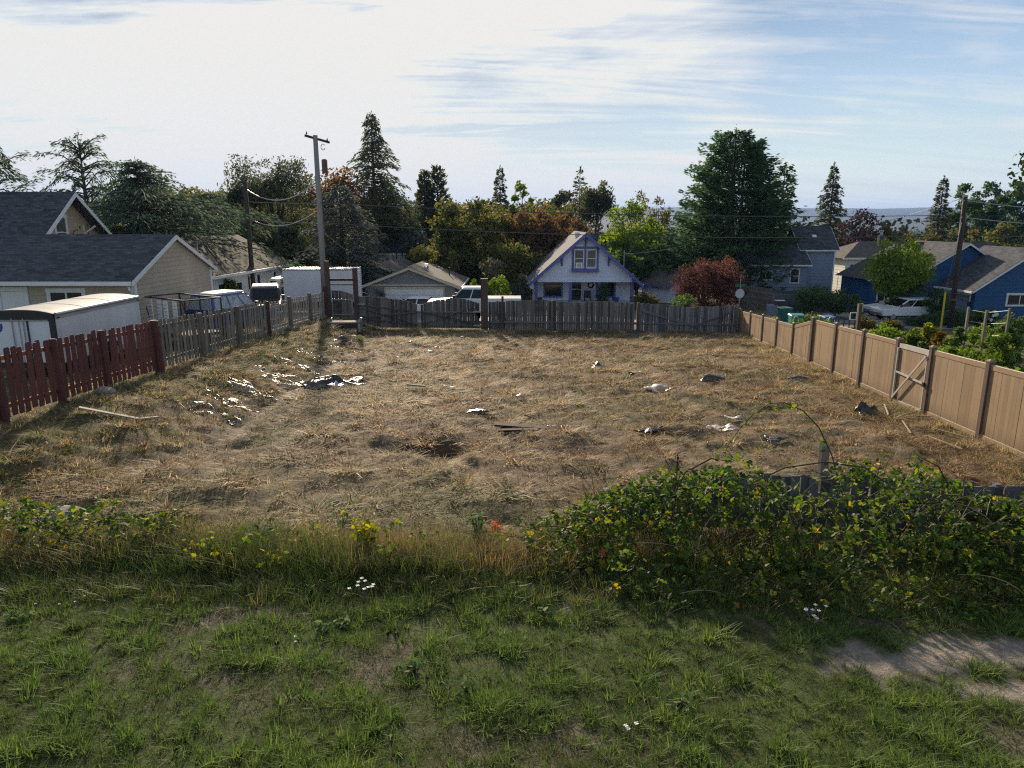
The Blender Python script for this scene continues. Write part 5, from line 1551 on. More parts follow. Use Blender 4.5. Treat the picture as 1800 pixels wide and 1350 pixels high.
def plankboard(name, label, pxa, pya, pxb, pyb, w, h, mat, lift=.08, cat='board'):
    Da, Db = ground_D(pxa, pya), ground_D(pxb, pyb)
    a, b = W(pxa, pya, Da), W(pxb, pyb, Db)
    a.z, b.z = grf(a.x, a.y) + lift, grf(b.x, b.y) + lift
    o = MB().bar((0, 0, 0), b - a, w, h).build(name, mat, None, bevel=.004)
    o.location = a
    return tag(o, label, cat)
plankboard('board', 'dark board lying across the field above the trench', 872, 754, 962, 758, .26, .05, M['dock'], .10)
plankboard('board', 'second black board lying under the first above the trench', 876, 763, 945, 761, .16, .04, M['dock'], .08)
plankboard('board', 'long weathered board at the foot of the red fence bank', 140, 727, 245, 744, .14, .03, M['pale_wood'], .12)
plankboard('board', 'short weathered board tilted beside the long one', 246, 748, 278, 735, .12, .03, M['pale_wood'], .13)
plankboard('stick', 'pale stick lying in the field right of the tarp heap', 716, 688, 748, 692, .07, .05, M['pale_wood'], .13, 'stick')
plankboard('stick', 'curved pale stick lying in front of the vinyl gate', 1553, 722, 1560, 743, .035, .03, M['pale_wood'], .12, 'stick')
for k, (a_, b_, c_, d_, lab) in enumerate(((1585, 750, 1600, 772, 'dry pale stalk before the vinyl gate post'), (1628, 772, 1690, 800, 'long dry stalk in the cuttings along the vinyl fence'), (1640, 762, 1700, 778, 'dry stalk lying parallel to the vinyl fence'), (1600, 738, 1640, 742, 'short dry stalk against the gate foot'))):
    plankboard('stalk', lab, a_, b_, c_, d_, .03, .025, M['dry_stem'], .14, 'stalk')['group'] = 'dry stalks along the vinyl fence'

# low burn table left of the gate
Dt = 37.6; tp = W(608, 594, Dt)
rt = empty('low_table', (tp.x, Dt, grf(tp.x, Dt)), R(4), 'low black-sided metal table near the gate', 'table')
MB().box(-.85, .85, -.45, .45, .34, .40).build('table_top', M['dark_board'], rt)
MB().box(-.7, .7, -.40, -.37, .08, .335).build('apron', M['black_sheet'], rt)
for a_ in (-.8, .8):
    for b_ in (-.4, .4): MB().box(a_ - .05, a_ + .05, b_ - .05, b_ + .05, -.1, .55).build('leg', M['galv'], rt)
crumple('yellow_sheet', 'crumpled yellow sheet beside the low metal table', 'plastic sheet', 634, 598, 1.0, .5, .22, pm('yellow_sheet', (.55, .50, .12), (.42, .38, .12), 4, .5), 33, 10)

# stones
def stone(label, px, py, r, seed, sq=(1, 1, .5), D=None, lift=0, group=None):
    D = D or ground_D(px, py); p = W(px, py, D)
    import bmesh
    bm = bmesh.new(); bmesh.ops.create_icosphere(bm, subdivisions=2, radius=r)
    g = np.random.default_rng(seed); of = g.random(3) * 30
    for v in bm.verts:
        k_ = 1 + .5 * (float(vnoise(v.co.x * 2.2 / r * .5 + of[0] + v.co.z / r, v.co.y * 2.2 / r * .5 + of[1])) - .5)
        v.co *= k_
        v.co.x *= sq[0]; v.co.y *= sq[1]; v.co.z *= sq[2]
    me = bpy.data.meshes.new('stone'); bm.to_mesh(me); bm.free()
    o = obj('stone', me, M['rock'])
    o.location = (p.x, D, grf(p.x, D) + lift)
    o.rotation_euler = (0, 0, g.random() * 6)
    return tag(o, label, 'stone', group)
stone('flat grey stone at the foot of the red picket fence', 182, 690, .3, 1, (1.2, .8, .35), lift=.05)
stone('pale boulder among the weeds at the left edge', 105, 918, .28, 2, (1.2, 1, .6), lift=.12)
# ------------------------------------------------------------------ foliage materials
L_ = {}
L_['green'] = leafmat('leaf_green', [(0.1, (0.020, 0.036, 0.012)), (0.5, (0.045, 0.072, 0.020)), (0.9, (0.10, 0.125, 0.03))])
L_['maple'] = leafmat('leaf_maple', [(0.1, (0.028, 0.038, 0.014)), (0.5, (0.058, 0.068, 0.020)), (0.75, (0.11, 0.095, 0.028)), (0.95, (0.13, 0.062, 0.030))], big=0.6, bigscale=.25)
L_['rust'] = leafmat('leaf_rust', [(0.1, (0.045, 0.028, 0.018)), (0.5, (0.085, 0.052, 0.026)), (0.9, (0.14, 0.085, 0.035))], big=.5, bigscale=.3)
L_['bright'] = leafmat('leaf_bright', [(0.1, (0.040, 0.066, 0.012)), (0.5, (0.085, 0.125, 0.02)), (0.9, (0.17, 0.19, 0.04))])
L_['red'] = leafmat('leaf_red', [(0.1, (0.050, 0.023, 0.021)), (0.5, (0.088, 0.040, 0.032)), (0.9, (0.165, 0.078, 0.056))])
L_['plum'] = leafmat('leaf_plum', [(0.1, (0.022, 0.014, 0.018)), (0.9, (0.055, 0.030, 0.030))], trans=.25)
L_['cedar'] = leafmat('leaf_cedar', [(0.1, (0.013, 0.026, 0.013)), (0.5, (0.025, 0.045, 0.020)), (0.9, (0.055, 0.078, 0.030))], trans=.36, big=.5, bigscale=.5)
L_['deodar'] = leafmat('leaf_deodar', [(0.1, (0.026, 0.042, 0.028)), (0.5, (0.050, 0.075, 0.046)), (0.9, (0.085, 0.11, 0.062))], trans=.36)
L_['spruce'] = leafmat('leaf_spruce', [(0.1, (0.040, 0.052, 0.044)), (0.5, (0.075, 0.090, 0.076)), (0.9, (0.15, 0.16, 0.13))], trans=.32)
L_['fir'] = leafmat('leaf_fir', [(0.1, (0.018, 0.024, 0.013)), (0.5, (0.032, 0.040, 0.020)), (0.9, (0.07, 0.066, 0.03))], trans=.38)
L_['sparse'] = leafmat('leaf_sparse', [(0.1, (0.06, 0.06, 0.02)), (0.5, (0.11, 0.10, 0.03)), (0.9, (0.17, 0.14, 0.045))])
L_['bare'] = leafmat('leaf_bare', [(0.1, (0.14, 0.12, 0.09)), (0.9, (0.26, 0.23, 0.17))])
L_['cotton'] = leafmat('leaf_cotton', [(0.1, (0.016, 0.034, 0.016)), (0.5, (0.030, 0.055, 0.024)), (0.9, (0.07, 0.09, 0.035))])
L_['oak'] = leafmat('leaf_oak', [(0.1, (0.014, 0.026, 0.010)), (0.9, (0.04, 0.058, 0.018))], trans=.25)
L_['bramble'] = leafmat('leaf_bramble', [(0.0, (0.020, 0.042, 0.014)), (0.35, (0.040, 0.076, 0.019)), (0.62, (0.088, 0.13, 0.025)), (0.80, (0.20, 0.22, 0.03)), (0.9, (0.42, 0.33, 0.03)), (1.0, (0.40, 0.13, 0.03))], trans=.48, rough=.6, spec=.2, big=.18, bigscale=1.2)
L_['garden'] = leafmat('leaf_garden', [(0.1, (0.045, 0.085, 0.014)), (0.5, (0.085, 0.14, 0.022)), (0.9, (0.17, 0.20, 0.04))])
L_['amber'] = leafmat('leaf_amber', [(0.1, (0.07, 0.035, 0.012)), (0.5, (0.15, 0.085, 0.02)), (0.9, (0.24, 0.15, 0.03))])
L_['gold'] = leafmat('leaf_gold', [(0.1, (0.13, 0.16, 0.02)), (0.5, (0.27, 0.27, 0.03)), (0.9, (0.40, 0.36, 0.04))], trans=.45)
L_['scarlet'] = leafmat('leaf_scarlet', [(0.1, (0.30, 0.02, 0.02)), (0.6, (0.50, 0.05, 0.03)), (0.9, (0.52, 0.16, 0.04))], trans=.4)
L_['weed'] = leafmat('leaf_weed', [(0.1, (0.05, 0.085, 0.03)), (0.5, (0.09, 0.14, 0.05)), (0.9, (0.17, 0.21, 0.09))], trans=.3)

for _k in ('maple', 'rust', 'fir', 'cedar', 'cotton', 'deodar', 'green', 'bright', 'plum'):
    _m = {'cedar': 2.3, 'cotton': 1.9, 'deodar': 1.3, 'fir': 2.1}.get(_k, 1.75)
    for _n in L_[_k].node_tree.nodes:
        if _n.type == 'VALTORGB':
            for _e in _n.color_ramp.elements:
                _e.color = tuple(c * _m for c in _e.color[:3]) + (1,)

def cards(P, size, g, up=.35, aspect=.62):
    n = len(P)
    N = g.normal(size=(n, 3)); N[:, 2] += up * 2; N /= np.linalg.norm(N, axis=1)[:, None]
    T = np.cross(N, g.normal(size=(n, 3))); T /= np.linalg.norm(T, axis=1)[:, None] + 1e-9
    B = np.cross(N, T)
    s = (size * g.uniform(.6, 1.35, n))[:, None]
    V = np.stack([P - T * s, P + B * s * aspect - T * s * .15, P + T * s, P - B * s * aspect - T * s * .15], 1).reshape(-1, 3)
    return V, np.arange(4 * n).reshape(n, 4)

def sprays(P, Dr, Ln, Wd, g):
    n = len(P)
    Dr = Dr / (np.linalg.norm(Dr, axis=1)[:, None] + 1e-9)
    S = np.cross(Dr, g.normal(size=(n, 3)) * .8 + np.array([0, 0, 1.0])); S /= np.linalg.norm(S, axis=1)[:, None] + 1e-9
    Ln = np.asarray(Ln)[:, None]; Wd = np.asarray(Wd)[:, None]
    V = np.stack([P, P + Dr * Ln * .45 + S * Wd, P + Dr * Ln, P + Dr * Ln * .45 - S * Wd], 1).reshape(-1, 3)
    return V, np.arange(4 * n).reshape(n, 4)

def limb_mesh(mb, g, base, targets, r0):
    """A trunk that forks: every limb bends from the trunk towards a crown clump."""
    for tq in targets:
        st = Vector((base.x + (tq[0]) * .06, base.y + tq[1] * .06, base.z * g.uniform(.55, 1.0)))
        e = Vector(tq)
        mid = st.lerp(e, .5) + Vector((0, 0, .12 * (e - st).length)) + Vector(g.normal(size=3) * .08 * (e - st).length)
        mb.tube([st, mid, e], [r0 * .42, r0 * .25, r0 * .07], 5, False)

TREES = 'trees and shrubs around the lot'
def decid(name, label, x, y, h, rx, zc, rz, n, leaf, mat, tr=.2, nb=45, seed=0, cat='tree', group=None, bark='bark', tall=1.0, spread=.55, upl=.3, base_z=None, limbs=14, rmin=.35, asp=.62, gap=0.0):
    g = np.random.default_rng(seed + 100)
    z0 = gzf(x, y) if base_z is None else base_z
    rt = empty(name, (x, y, z0), 0, label, cat, group)
    d = g.normal(size=(nb, 3)); d /= np.linalg.norm(d, axis=1)[:, None]
    r = g.uniform(rmin, 1, nb) ** .6
    lump = 1 + .22 * np.sin(d[:, 0] * 3 + seed) + .15 * np.sin(d[:, 2] * 5 + seed * 2)
    Cn = d * (r * lump)[:, None] * np.array([rx, rx, rz]) * .86 + np.array([0, 0, zc])
    Cn[:, 2] = np.maximum(Cn[:, 2], .12 * h)
    rb = rx * g.uniform(.15, .33, nb)
    wts = rb ** 2; wts /= wts.sum()
    b = g.choice(nb, n, p=wts)
    off = g.normal(size=(n, 3)); off /= np.linalg.norm(off, axis=1)[:, None] + 1e-9
    off *= (g.random(n) ** .45)[:, None]
    P = Cn[b] + off * rb[b][:, None] * np.array([1.25, 1.25, .95]) * (spread / .55) + g.normal(size=(n, 3)) * leaf * .6
    if gap:
        keep = g.random(n) > gap * (vnoise(P[:, 0] * 1.3 + seed, P[:, 2] * 1.3) > .55)
        P, b = P[keep], b[keep]
    V, Fq = cards(P, leaf, g, upl, asp)
    bt = g.uniform(.2, .8, nb)
    tint = np.clip(.55 * bt[b] + .45 * g.random(len(P)), 0, 1)
    obj('crown', npmesh('crown', V, Fq, tint), mat, rt)
    mb = MB()
    ht = max(zc - rz * .55, .15 * h)
    mb.tube([(0, 0, -.3), (g.normal() * .05, g.normal() * .05, ht * .5), (g.normal() * .1, g.normal() * .1, ht)], [tr * 1.25, tr, tr * .8], 8)
    pick = g.choice(nb, min(limbs, nb), replace=False)
    limb_mesh(mb, g, Vector((0, 0, ht)), Cn[pick], tr)
    mb.tube([(0, 0, ht), (g.normal() * .2, g.normal() * .2, zc + rz * .4)], [tr * .8, tr * .2], 6)
    mb.build('trunk', M[bark], rt)
    return rt

def conif(name, label, x, y, h, r, mat, nw=30, nbr=7, z0=.08, p=.9, droop=.35, rise=.15, sl=.45, sw=.07, per=26, seed=0, group=None, tr=.22, bark='bark', irr=.2, hang=.3, base_z=None, twig=True, side=.5, tipup=0.0, rmul=None, cat='tree', s0=.12, vj=.14):
    g = np.random.default_rng(seed + 500)
    zb = gzf(x, y) if base_z is None else base_z
    rt = empty(name, (x, y, zb), 0, label, cat, group)
    Ps, Ds, Ls = [], [], []
    mb = MB()
    lean = g.normal(size=2) * .012
    mb.tube([(0, 0, -.3), (lean[0] * h * .5, lean[1] * h * .5, h * .5), (lean[0] * h, lean[1] * h, h)], [tr * 1.2, tr * .75, .02], 8)
    for i in range(nw):
        for k in range(nbr):
            f = min(.985, (i + g.random() * 1.3) / nw)
            z = h * (z0 + (1 - z0) * f)
            az = 2 * pi * (k + g.random() * .7) / nbr + i * 1.3
            ln = r * (1 - f) ** p * g.uniform(1 - irr * 1.6, 1 + irr) + .25
            if rmul: ln *= rmul(f, az)
            s = s0 + (1 - s0) * g.random(max(4, int(per * (ln / r * .85 + .18)))) ** .75
            dv = np.array([cos(az), sin(az)])
            dr_, rs_ = droop * g.uniform(.6, 1.4), rise * g.uniform(.5, 1.5)
            zz = z + ln * (rs_ * s - dr_ * s ** 2 + tipup * s ** 4)
            lat = g.normal(size=len(s)) * .20 * ln * (1.15 - s)
            px = lean[0] * z + dv[0] * ln * s - dv[1] * lat
            py = lean[1] * z + dv[1] * ln * s + dv[0] * lat
            Ps.append(np.stack([px, py, zz - np.abs(lat) * .25 + g.normal(size=len(s)) * vj], 1))
            sd = np.sign(lat + 1e-6) * side + g.normal(size=len(s)) * .25
            D3 = np.stack([dv[0] - dv[1] * sd, dv[1] + dv[0] * sd, rs_ - 2 * dr_ * s + 4 * tipup * s ** 3 - hang * g.random(len(s))], 1)
            Ds.append(D3); Ls.append(sl * g.uniform(.6, 1.3, len(s)) * (.55 + .45 * min(1, ln / (r * .5))))
            if twig and ln > .5:
                q = [Vector((lean[0] * z + dv[0] * ln * t, lean[1] * z + dv[1] * ln * t, z + ln * (rs_ * t - dr_ * t * t + tipup * t ** 4))) for t in (0, .4, .75, 1)]
                mb.tube(q, [tr * .22, tr * .15, tr * .09, .012], 4, False)
    tp = np.array([[lean[0] * h, lean[1] * h, h - .5 + .1 * q] for q in range(8)])
    Ps.append(tp); Ds.append(np.c_[g.normal(size=(8, 2)) * .4, np.ones(8)]); Ls.append(np.full(8, sl * .8))
    P, D_, Ln = np.concatenate(Ps), np.concatenate(Ds), np.concatenate(Ls)
    V, Fq = sprays(P, D_, Ln, np.full(len(P), sw * (1.15 if y < 70 else 1.4)) * g.uniform(.7, 1.4, len(P)), g)
    tint = np.clip(g.normal(.48, .2, len(P)), 0, 1)
    obj('crown', npmesh('crown', V, Fq, tint), mat, rt)
    mb.build('trunk', M[bark], rt)
    return rt

def at(px, D): return W(px, 480, D).x
def ztop(py, D, x): return W(900, py, D).z - gzf(x, D)

# ---- trees, left to right
def filler():
    for k, (px, py, D, rpx, n, mat, lab) in enumerate(((322, 338, 70, 62, 5200, 'fir', 'dim green tree filling in behind the spreading cedar'), (428, 372, 64, 46, 4200, 'green', 'dark green tree behind the left dark pole'), (505, 392, 63, 56, 5200, 'fir', 'dark leafy tree between the two left poles'), (648, 352, 93, 52, 4600, 'fir', 'dim tree left of the tallest fir trunk'), (560, 400, 66, 40, 3600, 'green', 'dark tree behind the box truck'), (700, 392, 96, 44, 3600, 'maple', 'olive tree behind the dark-roofed house'), (30, 330, 64, 60, 4200, 'fir', 'dim dark tree at the left edge behind the cedars'))):
        x = at(px, D); h = ztop(py, D, x)
        decid('tree', lab, x, D, h, rpx / F * D, h * .53, h * .48, n, .2, L_[mat], .2, 48, 170 + k, limbs=8)

def T_con(name, label, px, py, D, rpx, mat, **k):
    x = at(px, D); h = ztop(py, D, x)
    return conif(name, label, x, D, h, rpx / F * D, L_[mat], **k)

filler()
T_con('cedar_tree', 'tall spiky deodar cedar cut off by the left edge', 3, 222, 56, 95, 'deodar', seed=1, nw=26, nbr=5, z0=.1, p=.6, droop=.75, rise=.85, sl=.36, sw=.034, per=120, irr=.5, hang=1.0, tr=.3)
T_con('cedar_tree', 'deodar cedar with arching spiky tops above the tan house gable', 168, 255, 58, 105, 'deodar', seed=2, nw=24, nbr=5, z0=.2, p=.5, droop=.8, rise=.95, sl=.36, sw=.034, per=125, irr=.55, hang=1.0, tr=.3)
T_con('cedar_tree', 'wide blue-green cedar spreading behind the garage ridge', 262, 286, 51, 190, 'deodar', seed=3, nw=22, nbr=9, z0=.40, p=.34, droop=.30, rise=.25, sl=.38, sw=.036, per=130, irr=.4, hang=.9, tr=.35, rmul=lambda f, a: (1.0 if f < .62 else .42) * (1.15 if cos(a) > 0 else .9))
T_con('cedar_tree', 'drooping cedar behind the brown-roofed house', 372, 340, 65, 100, 'deodar', seed=4, nw=18, nbr=9, z0=.22, p=.42, droop=.35, rise=.2, sl=.40, sw=.042, per=100, irr=.4, hang=1.0, tr=.28)
x = at(300, 66); conif('fir_tree', 'dark pointed conifer behind the spreading cedar', x, 66, ztop(308, 66, x), 3.2, L_['fir'], seed=5, nw=22, nbr=6, sl=.5, sw=.08, per=26, irr=.4)

x = at(487, 78); decid('birch_tree', 'large lacy round tree left of the grey pole', x, 78, ztop(262, 78, x), 5.2, ztop(262, 78, x) - 5.4, 5.6, 15000, .19, L_['fir'], .26, 80, 11, limbs=30, gap=.35, upl=-.1, asp=.35)
x = at(428, 74); decid('tree', 'shorter lacy tree at the left of the large round one', x, 74, ztop(318, 74, x), 3.2, ztop(318, 74, x) - 3.4, 3.5, 5200, .19, L_['fir'], .2, 40, 12, limbs=16, gap=.4, asp=.4)
x = at(592, 80); decid('tree', 'rusty-leaved tree right behind the grey pole', x, 80, ztop(292, 80, x), 3.4, ztop(292, 80, x) - 4.0, 4.2, 4200, .19, L_['rust'], .22, 45, 13, limbs=18, gap=.3)
T_con('spruce_tree', 'broad blue-grey spruce behind the box truck', 604, 328, 60, 92, 'spruce', seed=6, nw=30, nbr=10, z0=.02, p=.55, droop=.2, rise=.12, sl=.36, sw=.05, per=80, irr=.3, hang=.4, tr=.28, twig=False)
T_con('fir_tree', 'tallest ragged fir with bent tip and bare lower trunk', 664, 200, 84, 62, 'fir', seed=7, nw=36, nbr=7, z0=.38, p=.75, droop=.35, rise=.2, sl=.48, sw=.048, per=52, irr=.45, hang=.6, tr=.3, bark='pale_bark')
x = at(684, 88); conif('fir_tree', 'second bare-trunked fir just right of the tallest one', x, 88, ztop(322, 88, x), 3.4, L_['fir'], seed=8, nw=16, nbr=7, z0=.5, p=.5, sl=.55, sw=.08, per=26, irr=.4, hang=.5, bark='pale_bark', tr=.2)
x = at(700, 92); decid('tree', 'dim tree mass below the tallest fir', x, 92, ztop(345, 92, x), 4.6, ztop(345, 92, x) - 4.0, 4.4, 4200, .22, L_['fir'], .22, 45, 14, limbs=10)
T_con('cypress_tree', 'left spire of the twin pointed conifers', 750, 303, 97, 24, 'fir', seed=9, nw=28, nbr=7, z0=.05, p=.6, droop=-.1, rise=.55, sl=.6, sw=.10, per=24, irr=.35, hang=0)
T_con('cypress_tree', 'right spire of the twin pointed conifers', 771, 296, 97, 30, 'fir', seed=10, nw=28, nbr=7, z0=.05, p=.6, droop=-.1, rise=.55, sl=.6, sw=.10, per=26, irr=.35, hang=0)
x = at(742, 84); decid('shrub_tree', 'hazy green shrub tree right of the dark-roofed house', x, 84, 7, 2.6, 4, 3.0, 2200, .2, L_['spruce'], .14, 30, 15)
for k, (px, py, D, rpx, mat, lab) in enumerate(((790, 370, 76, 52, 'maple', 'green-brown maple at the left of the middle tree row'), (838, 362, 79, 48, 'maple', 'maple with olive crown behind the white pickup'), (893, 355, 82, 52, 'maple', 'broad maple in the centre of the tree row'),
                                                 (945, 358, 80, 50, 'rust', 'rust-tinged maple behind the blue-trimmed house roof'), (985, 372, 84, 42, 'rust', 'reddish maple close above the blue-trimmed gable'))):
    x = at(px, D); h = ztop(py, D, x)
    decid('maple_tree', lab, x, D, h, rpx / F * D, h * .52, h * .5, 7000, .2, L_[mat], .25, 60, 20 + k, group='maples behind the lilac house', limbs=10)
x = at(768, 70); decid('maple_tree', 'low leafy maple right of the grey house', x, 70, ztop(415, 70, x), 2.9, 3.0, 2.9, 3600, .18, L_['maple'], .18, 35, 27)
x = at(905, 72); decid('maple_tree', 'dense dark maple between pickup and blue-trimmed house', x, 72, ztop(412, 72, x), 3.6, 3.3, 3.3, 4600, .18, L_['maple'], .18, 40, 28)
T_con('spruce_tree', 'small dark pointed spruce above the middle tree row', 879, 296, 104, 19, 'fir', seed=12, nw=24, nbr=7, z0=.3, p=.75, sl=.5, sw=.09, per=18, irr=.3, hang=.2)
x = at(917, 100); decid('birch_tree', 'slender pale green birch right of the small spruce', x, 100, ztop(305, 100, x), 1.7, ztop(305, 100, x) - 4.6, 4.8, 2200, .19, L_['bright'], .16, 30, 29, limbs=6, gap=.3)
x = at(868, 98); decid('tree', 'olive tree below the small pointed spruce', x, 98, ztop(345, 98, x), 3.4, ztop(345, 98, x) - 4, 4.2, 3400, .21, L_['maple'], .2, 34, 30, limbs=6)
x = at(832, 104); decid('tree', 'distant light tree at the left shoulder of the tree row', x, 104, ztop(352, 104, x), 3.2, ztop(352, 104, x) - 4, 4.2, 3000, .22, L_['sparse'], .2, 34, 31, limbs=6)
x = at(984, 108); decid('tree', 'dark narrow tree left of the tiered conifer', x, 108, ztop(316, 108, x), 2.3, ztop(316, 108, x) - 4.5, 4.6, 2400, .21, L_['fir'], .2, 30, 32, limbs=6)
T_con('fir_tree', 'tiered conifer top behind the round holly', 1016, 298, 110, 18, 'fir', seed=13, nw=16, nbr=6, z0=.3, p=.7, sl=.6, sw=.1, per=14, irr=.35, hang=.2, droop=.1)
x = at(1046, 100); decid('holly_tree', 'dense dark round tree above the blue-trimmed house ridge', x, 100, ztop(318, 100, x), 3.1, ztop(318, 100, x) - 2.9, 2.9, 5200, .17, L_['fir'], .22, 60, 33, limbs=8, rmin=.1)
x = at(960, 96); decid('tree', 'dark tree filling in below the tiered conifer', x, 96, ztop(352, 96, x), 3.6, ztop(352, 96, x) - 4, 4.2, 3400, .2, L_['maple'], .2, 36, 34, limbs=6)
# right of the blue-trimmed house
for k, (px, py, D, rpx, n, mat, lab) in enumerate(((1120, 368, 84, 58, 7000, 'bright', 'bright green ash tree right of the blue-trimmed house'), (1078, 392, 82, 36, 3400, 'bright', 'yellow-green tree touching the blue-trimmed roof'), (1150, 425, 78, 45, 4200, 'green', 'dark green tree between ash and big cedar'), (1090, 440, 76, 40, 3600, 'green', 'dark leafy tree under the bright ash'))):
    x = at(px, D); h = ztop(py, D, x)
    decid('ash_tree', lab, x, D, h, rpx / F * D, h * .55, h * .47, n, .19, L_[mat], .2, 45, 40 + k, limbs=8)
for k, (px, py, lab) in enumerate(((1118, 338, 'thin half-bare tree behind the bright ash'), (1155, 336, 'sparse yellowing tree left of the big cedar'))):
    x = at(px, 118); h = ztop(py, 118, x)
    decid('birch_tree', lab, x, 118, h, 2.6, h - 4.2, 4.2, 900, .22, L_['sparse'], .14, 40, 45 + k, limbs=30)
# the great cedar
x = at(1278, 74); h = ztop(234, 74, x)
conif('cedar_tree', 'huge dense cedar, the largest tree right of the blue-trimmed house', x, 74, h, 6.6, L_['cedar'], nw=60, nbr=13, z0=.04, p=.50, droop=.30, rise=.42, sl=.46, sw=.055, per=78, seed=15, irr=.22, hang=.5, tr=.5, twig=False, tipup=.12, s0=.35, rmul=lambda f, a: 1.0 + .10 * sin(3 * a + f * 5))
x = at(1362, 78); conif('cedar_tree', 'ragged smaller cedar leaning out of the big cedar on its right', x, 78, ztop(292, 78, x), 2.4, L_['cedar'], nw=26, nbr=6, z0=.15, p=.5, droop=.25, rise=.3, sl=.5, sw=.09, per=22, seed=16, irr=.5, hang=.5)
x = at(1296, 76.5); conif('cedar_tree', 'second leader of the big cedar, slightly lower', x, 76.5, ztop(252, 76.5, x), 4.6, L_['cedar'], nw=40, nbr=10, z0=.2, p=.5, droop=.3, rise=.42, sl=.46, sw=.055, per=54, seed=17, irr=.3, hang=.5, twig=False, tipup=.12, s0=.35)
x = at(1238, 56.5); h = ztop(428, 56.5, x)
decid('japanese_maple', 'rounded dark red maple behind the back fence corner', x, 56.5, h, 2.75, h * .46, h * .45, 9000, .085, L_['red'], .14, 70, 50, limbs=16, spread=.5, rmin=.3)
x = at(1262, 56.2); decid('japanese_maple', 'small red maple sprig rising right of the rounded one', x, 56.2, 3.9, 1.1, 2.6, 1.2, 1800, .085, L_['red'], .08, 24, 51)
T_con('spruce_tree', 'single pointed spruce standing against the blue hills', 1452, 290, 112, 38, 'fir', seed=18, nw=34, nbr=8, z0=.04, p=.8, droop=.25, rise=.05, sl=.55, sw=.065, per=44, irr=.4, hang=.4, tr=.28)
x = at(1510, 104); h = ztop(375, 104, x); decid('plum_tree', 'dark purple-leaved tree right of the single spruce', x, 104, h, 4.2, h * .55, h * .45, 5200, .2, L_['plum'], .22, 50, 52, limbs=8)
x = at(1425, 100); h = ztop(400, 100, x); decid('tree', 'amber-leaved tree left of the single spruce', x, 100, h, 2.6, h * .6, h * .4, 2200, .2, L_['sparse'], .2, 30, 53)
T_con('spruce_tree', 'narrow dark spruce left of the tall cottonwoods', 1638, 313, 108, 24, 'fir', seed=19, nw=32, nbr=7, z0=.03, p=.7, droop=.2, rise=.1, sl=.55, sw=.065, per=34, irr=.4, hang=.3)
for k, (px, py, rpx) in enumerate(((1672, 312, 26), (1705, 303, 30), (1737, 304, 28), (1768, 310, 27), (1795, 318, 30))):
    x = at(px, 112 + k); h = ztop(py, 112 + k, x)
    decid('cottonwood_tree', ('leftmost upright cottonwood beside the narrow spruce', 'second cottonwood, behind the right pole top', 'middle cottonwood of the row of five', 'fourth cottonwood of the row at the right', 'last cottonwood of the row, at the right edge')[k], x, 112 + k, h, rpx / F * 112, h * .55, h * .46, 4200, .24, L_['cotton'], .25, 44, 55 + k, group='cottonwoods at the far right', limbs=8)
for k, (px, py, D, rpx, mat, lab) in enumerate(((1640, 400, 96, 34, 'sparse', 'olive bushy tree behind the blue house roof'), (1690, 398, 98, 30, 'sparse', 'brownish bushy tree below the cottonwoods'), (1755, 395, 90, 40, 'maple', 'low spreading tree above the blue garage roof'), (1560, 400, 100, 26, 'sparse', 'pale bushy tree behind the street tree top'), (1600, 405, 102, 28, 'sparse', 'dull green tree left of the olive bushy one'))):
    x = at(px, D); h = ztop(py, D, x)
    decid('tree', lab, x, D, h, rpx / F * D, h * .58, h * .42, 2600, .22, L_[mat], .18, 36, 62 + k, limbs=5)
x = at(1572, 57); h = ztop(414, 57, x)
decid('street_tree', 'young yellow-green street tree in front of the blue house', x, 57, h, 2.55, h * .60, h * .40, 6400, .115, L_['bright'], .10, 60, 70, limbs=22, upl=.1)
x = at(1600, 57.6); decid('street_tree', 'green leafy half of the street tree on its right side', x, 57.6, h * .8, 1.9, h * .52, h * .30, 3200, .115, L_['green'], .07, 40, 71, limbs=14)
# overhanging oak at the upper right: its trunk stands outside the picture
xo = 27.2; yo = 30.0
rt_ = decid('oak_tree', 'oak branch with dark leaves reaching in at the top right', xo, yo, 13.5, 5.2, 8.5, 3.0, 5200, .13, L_['oak'], .35, 70, 73, limbs=22, spread=.45, upl=.1)
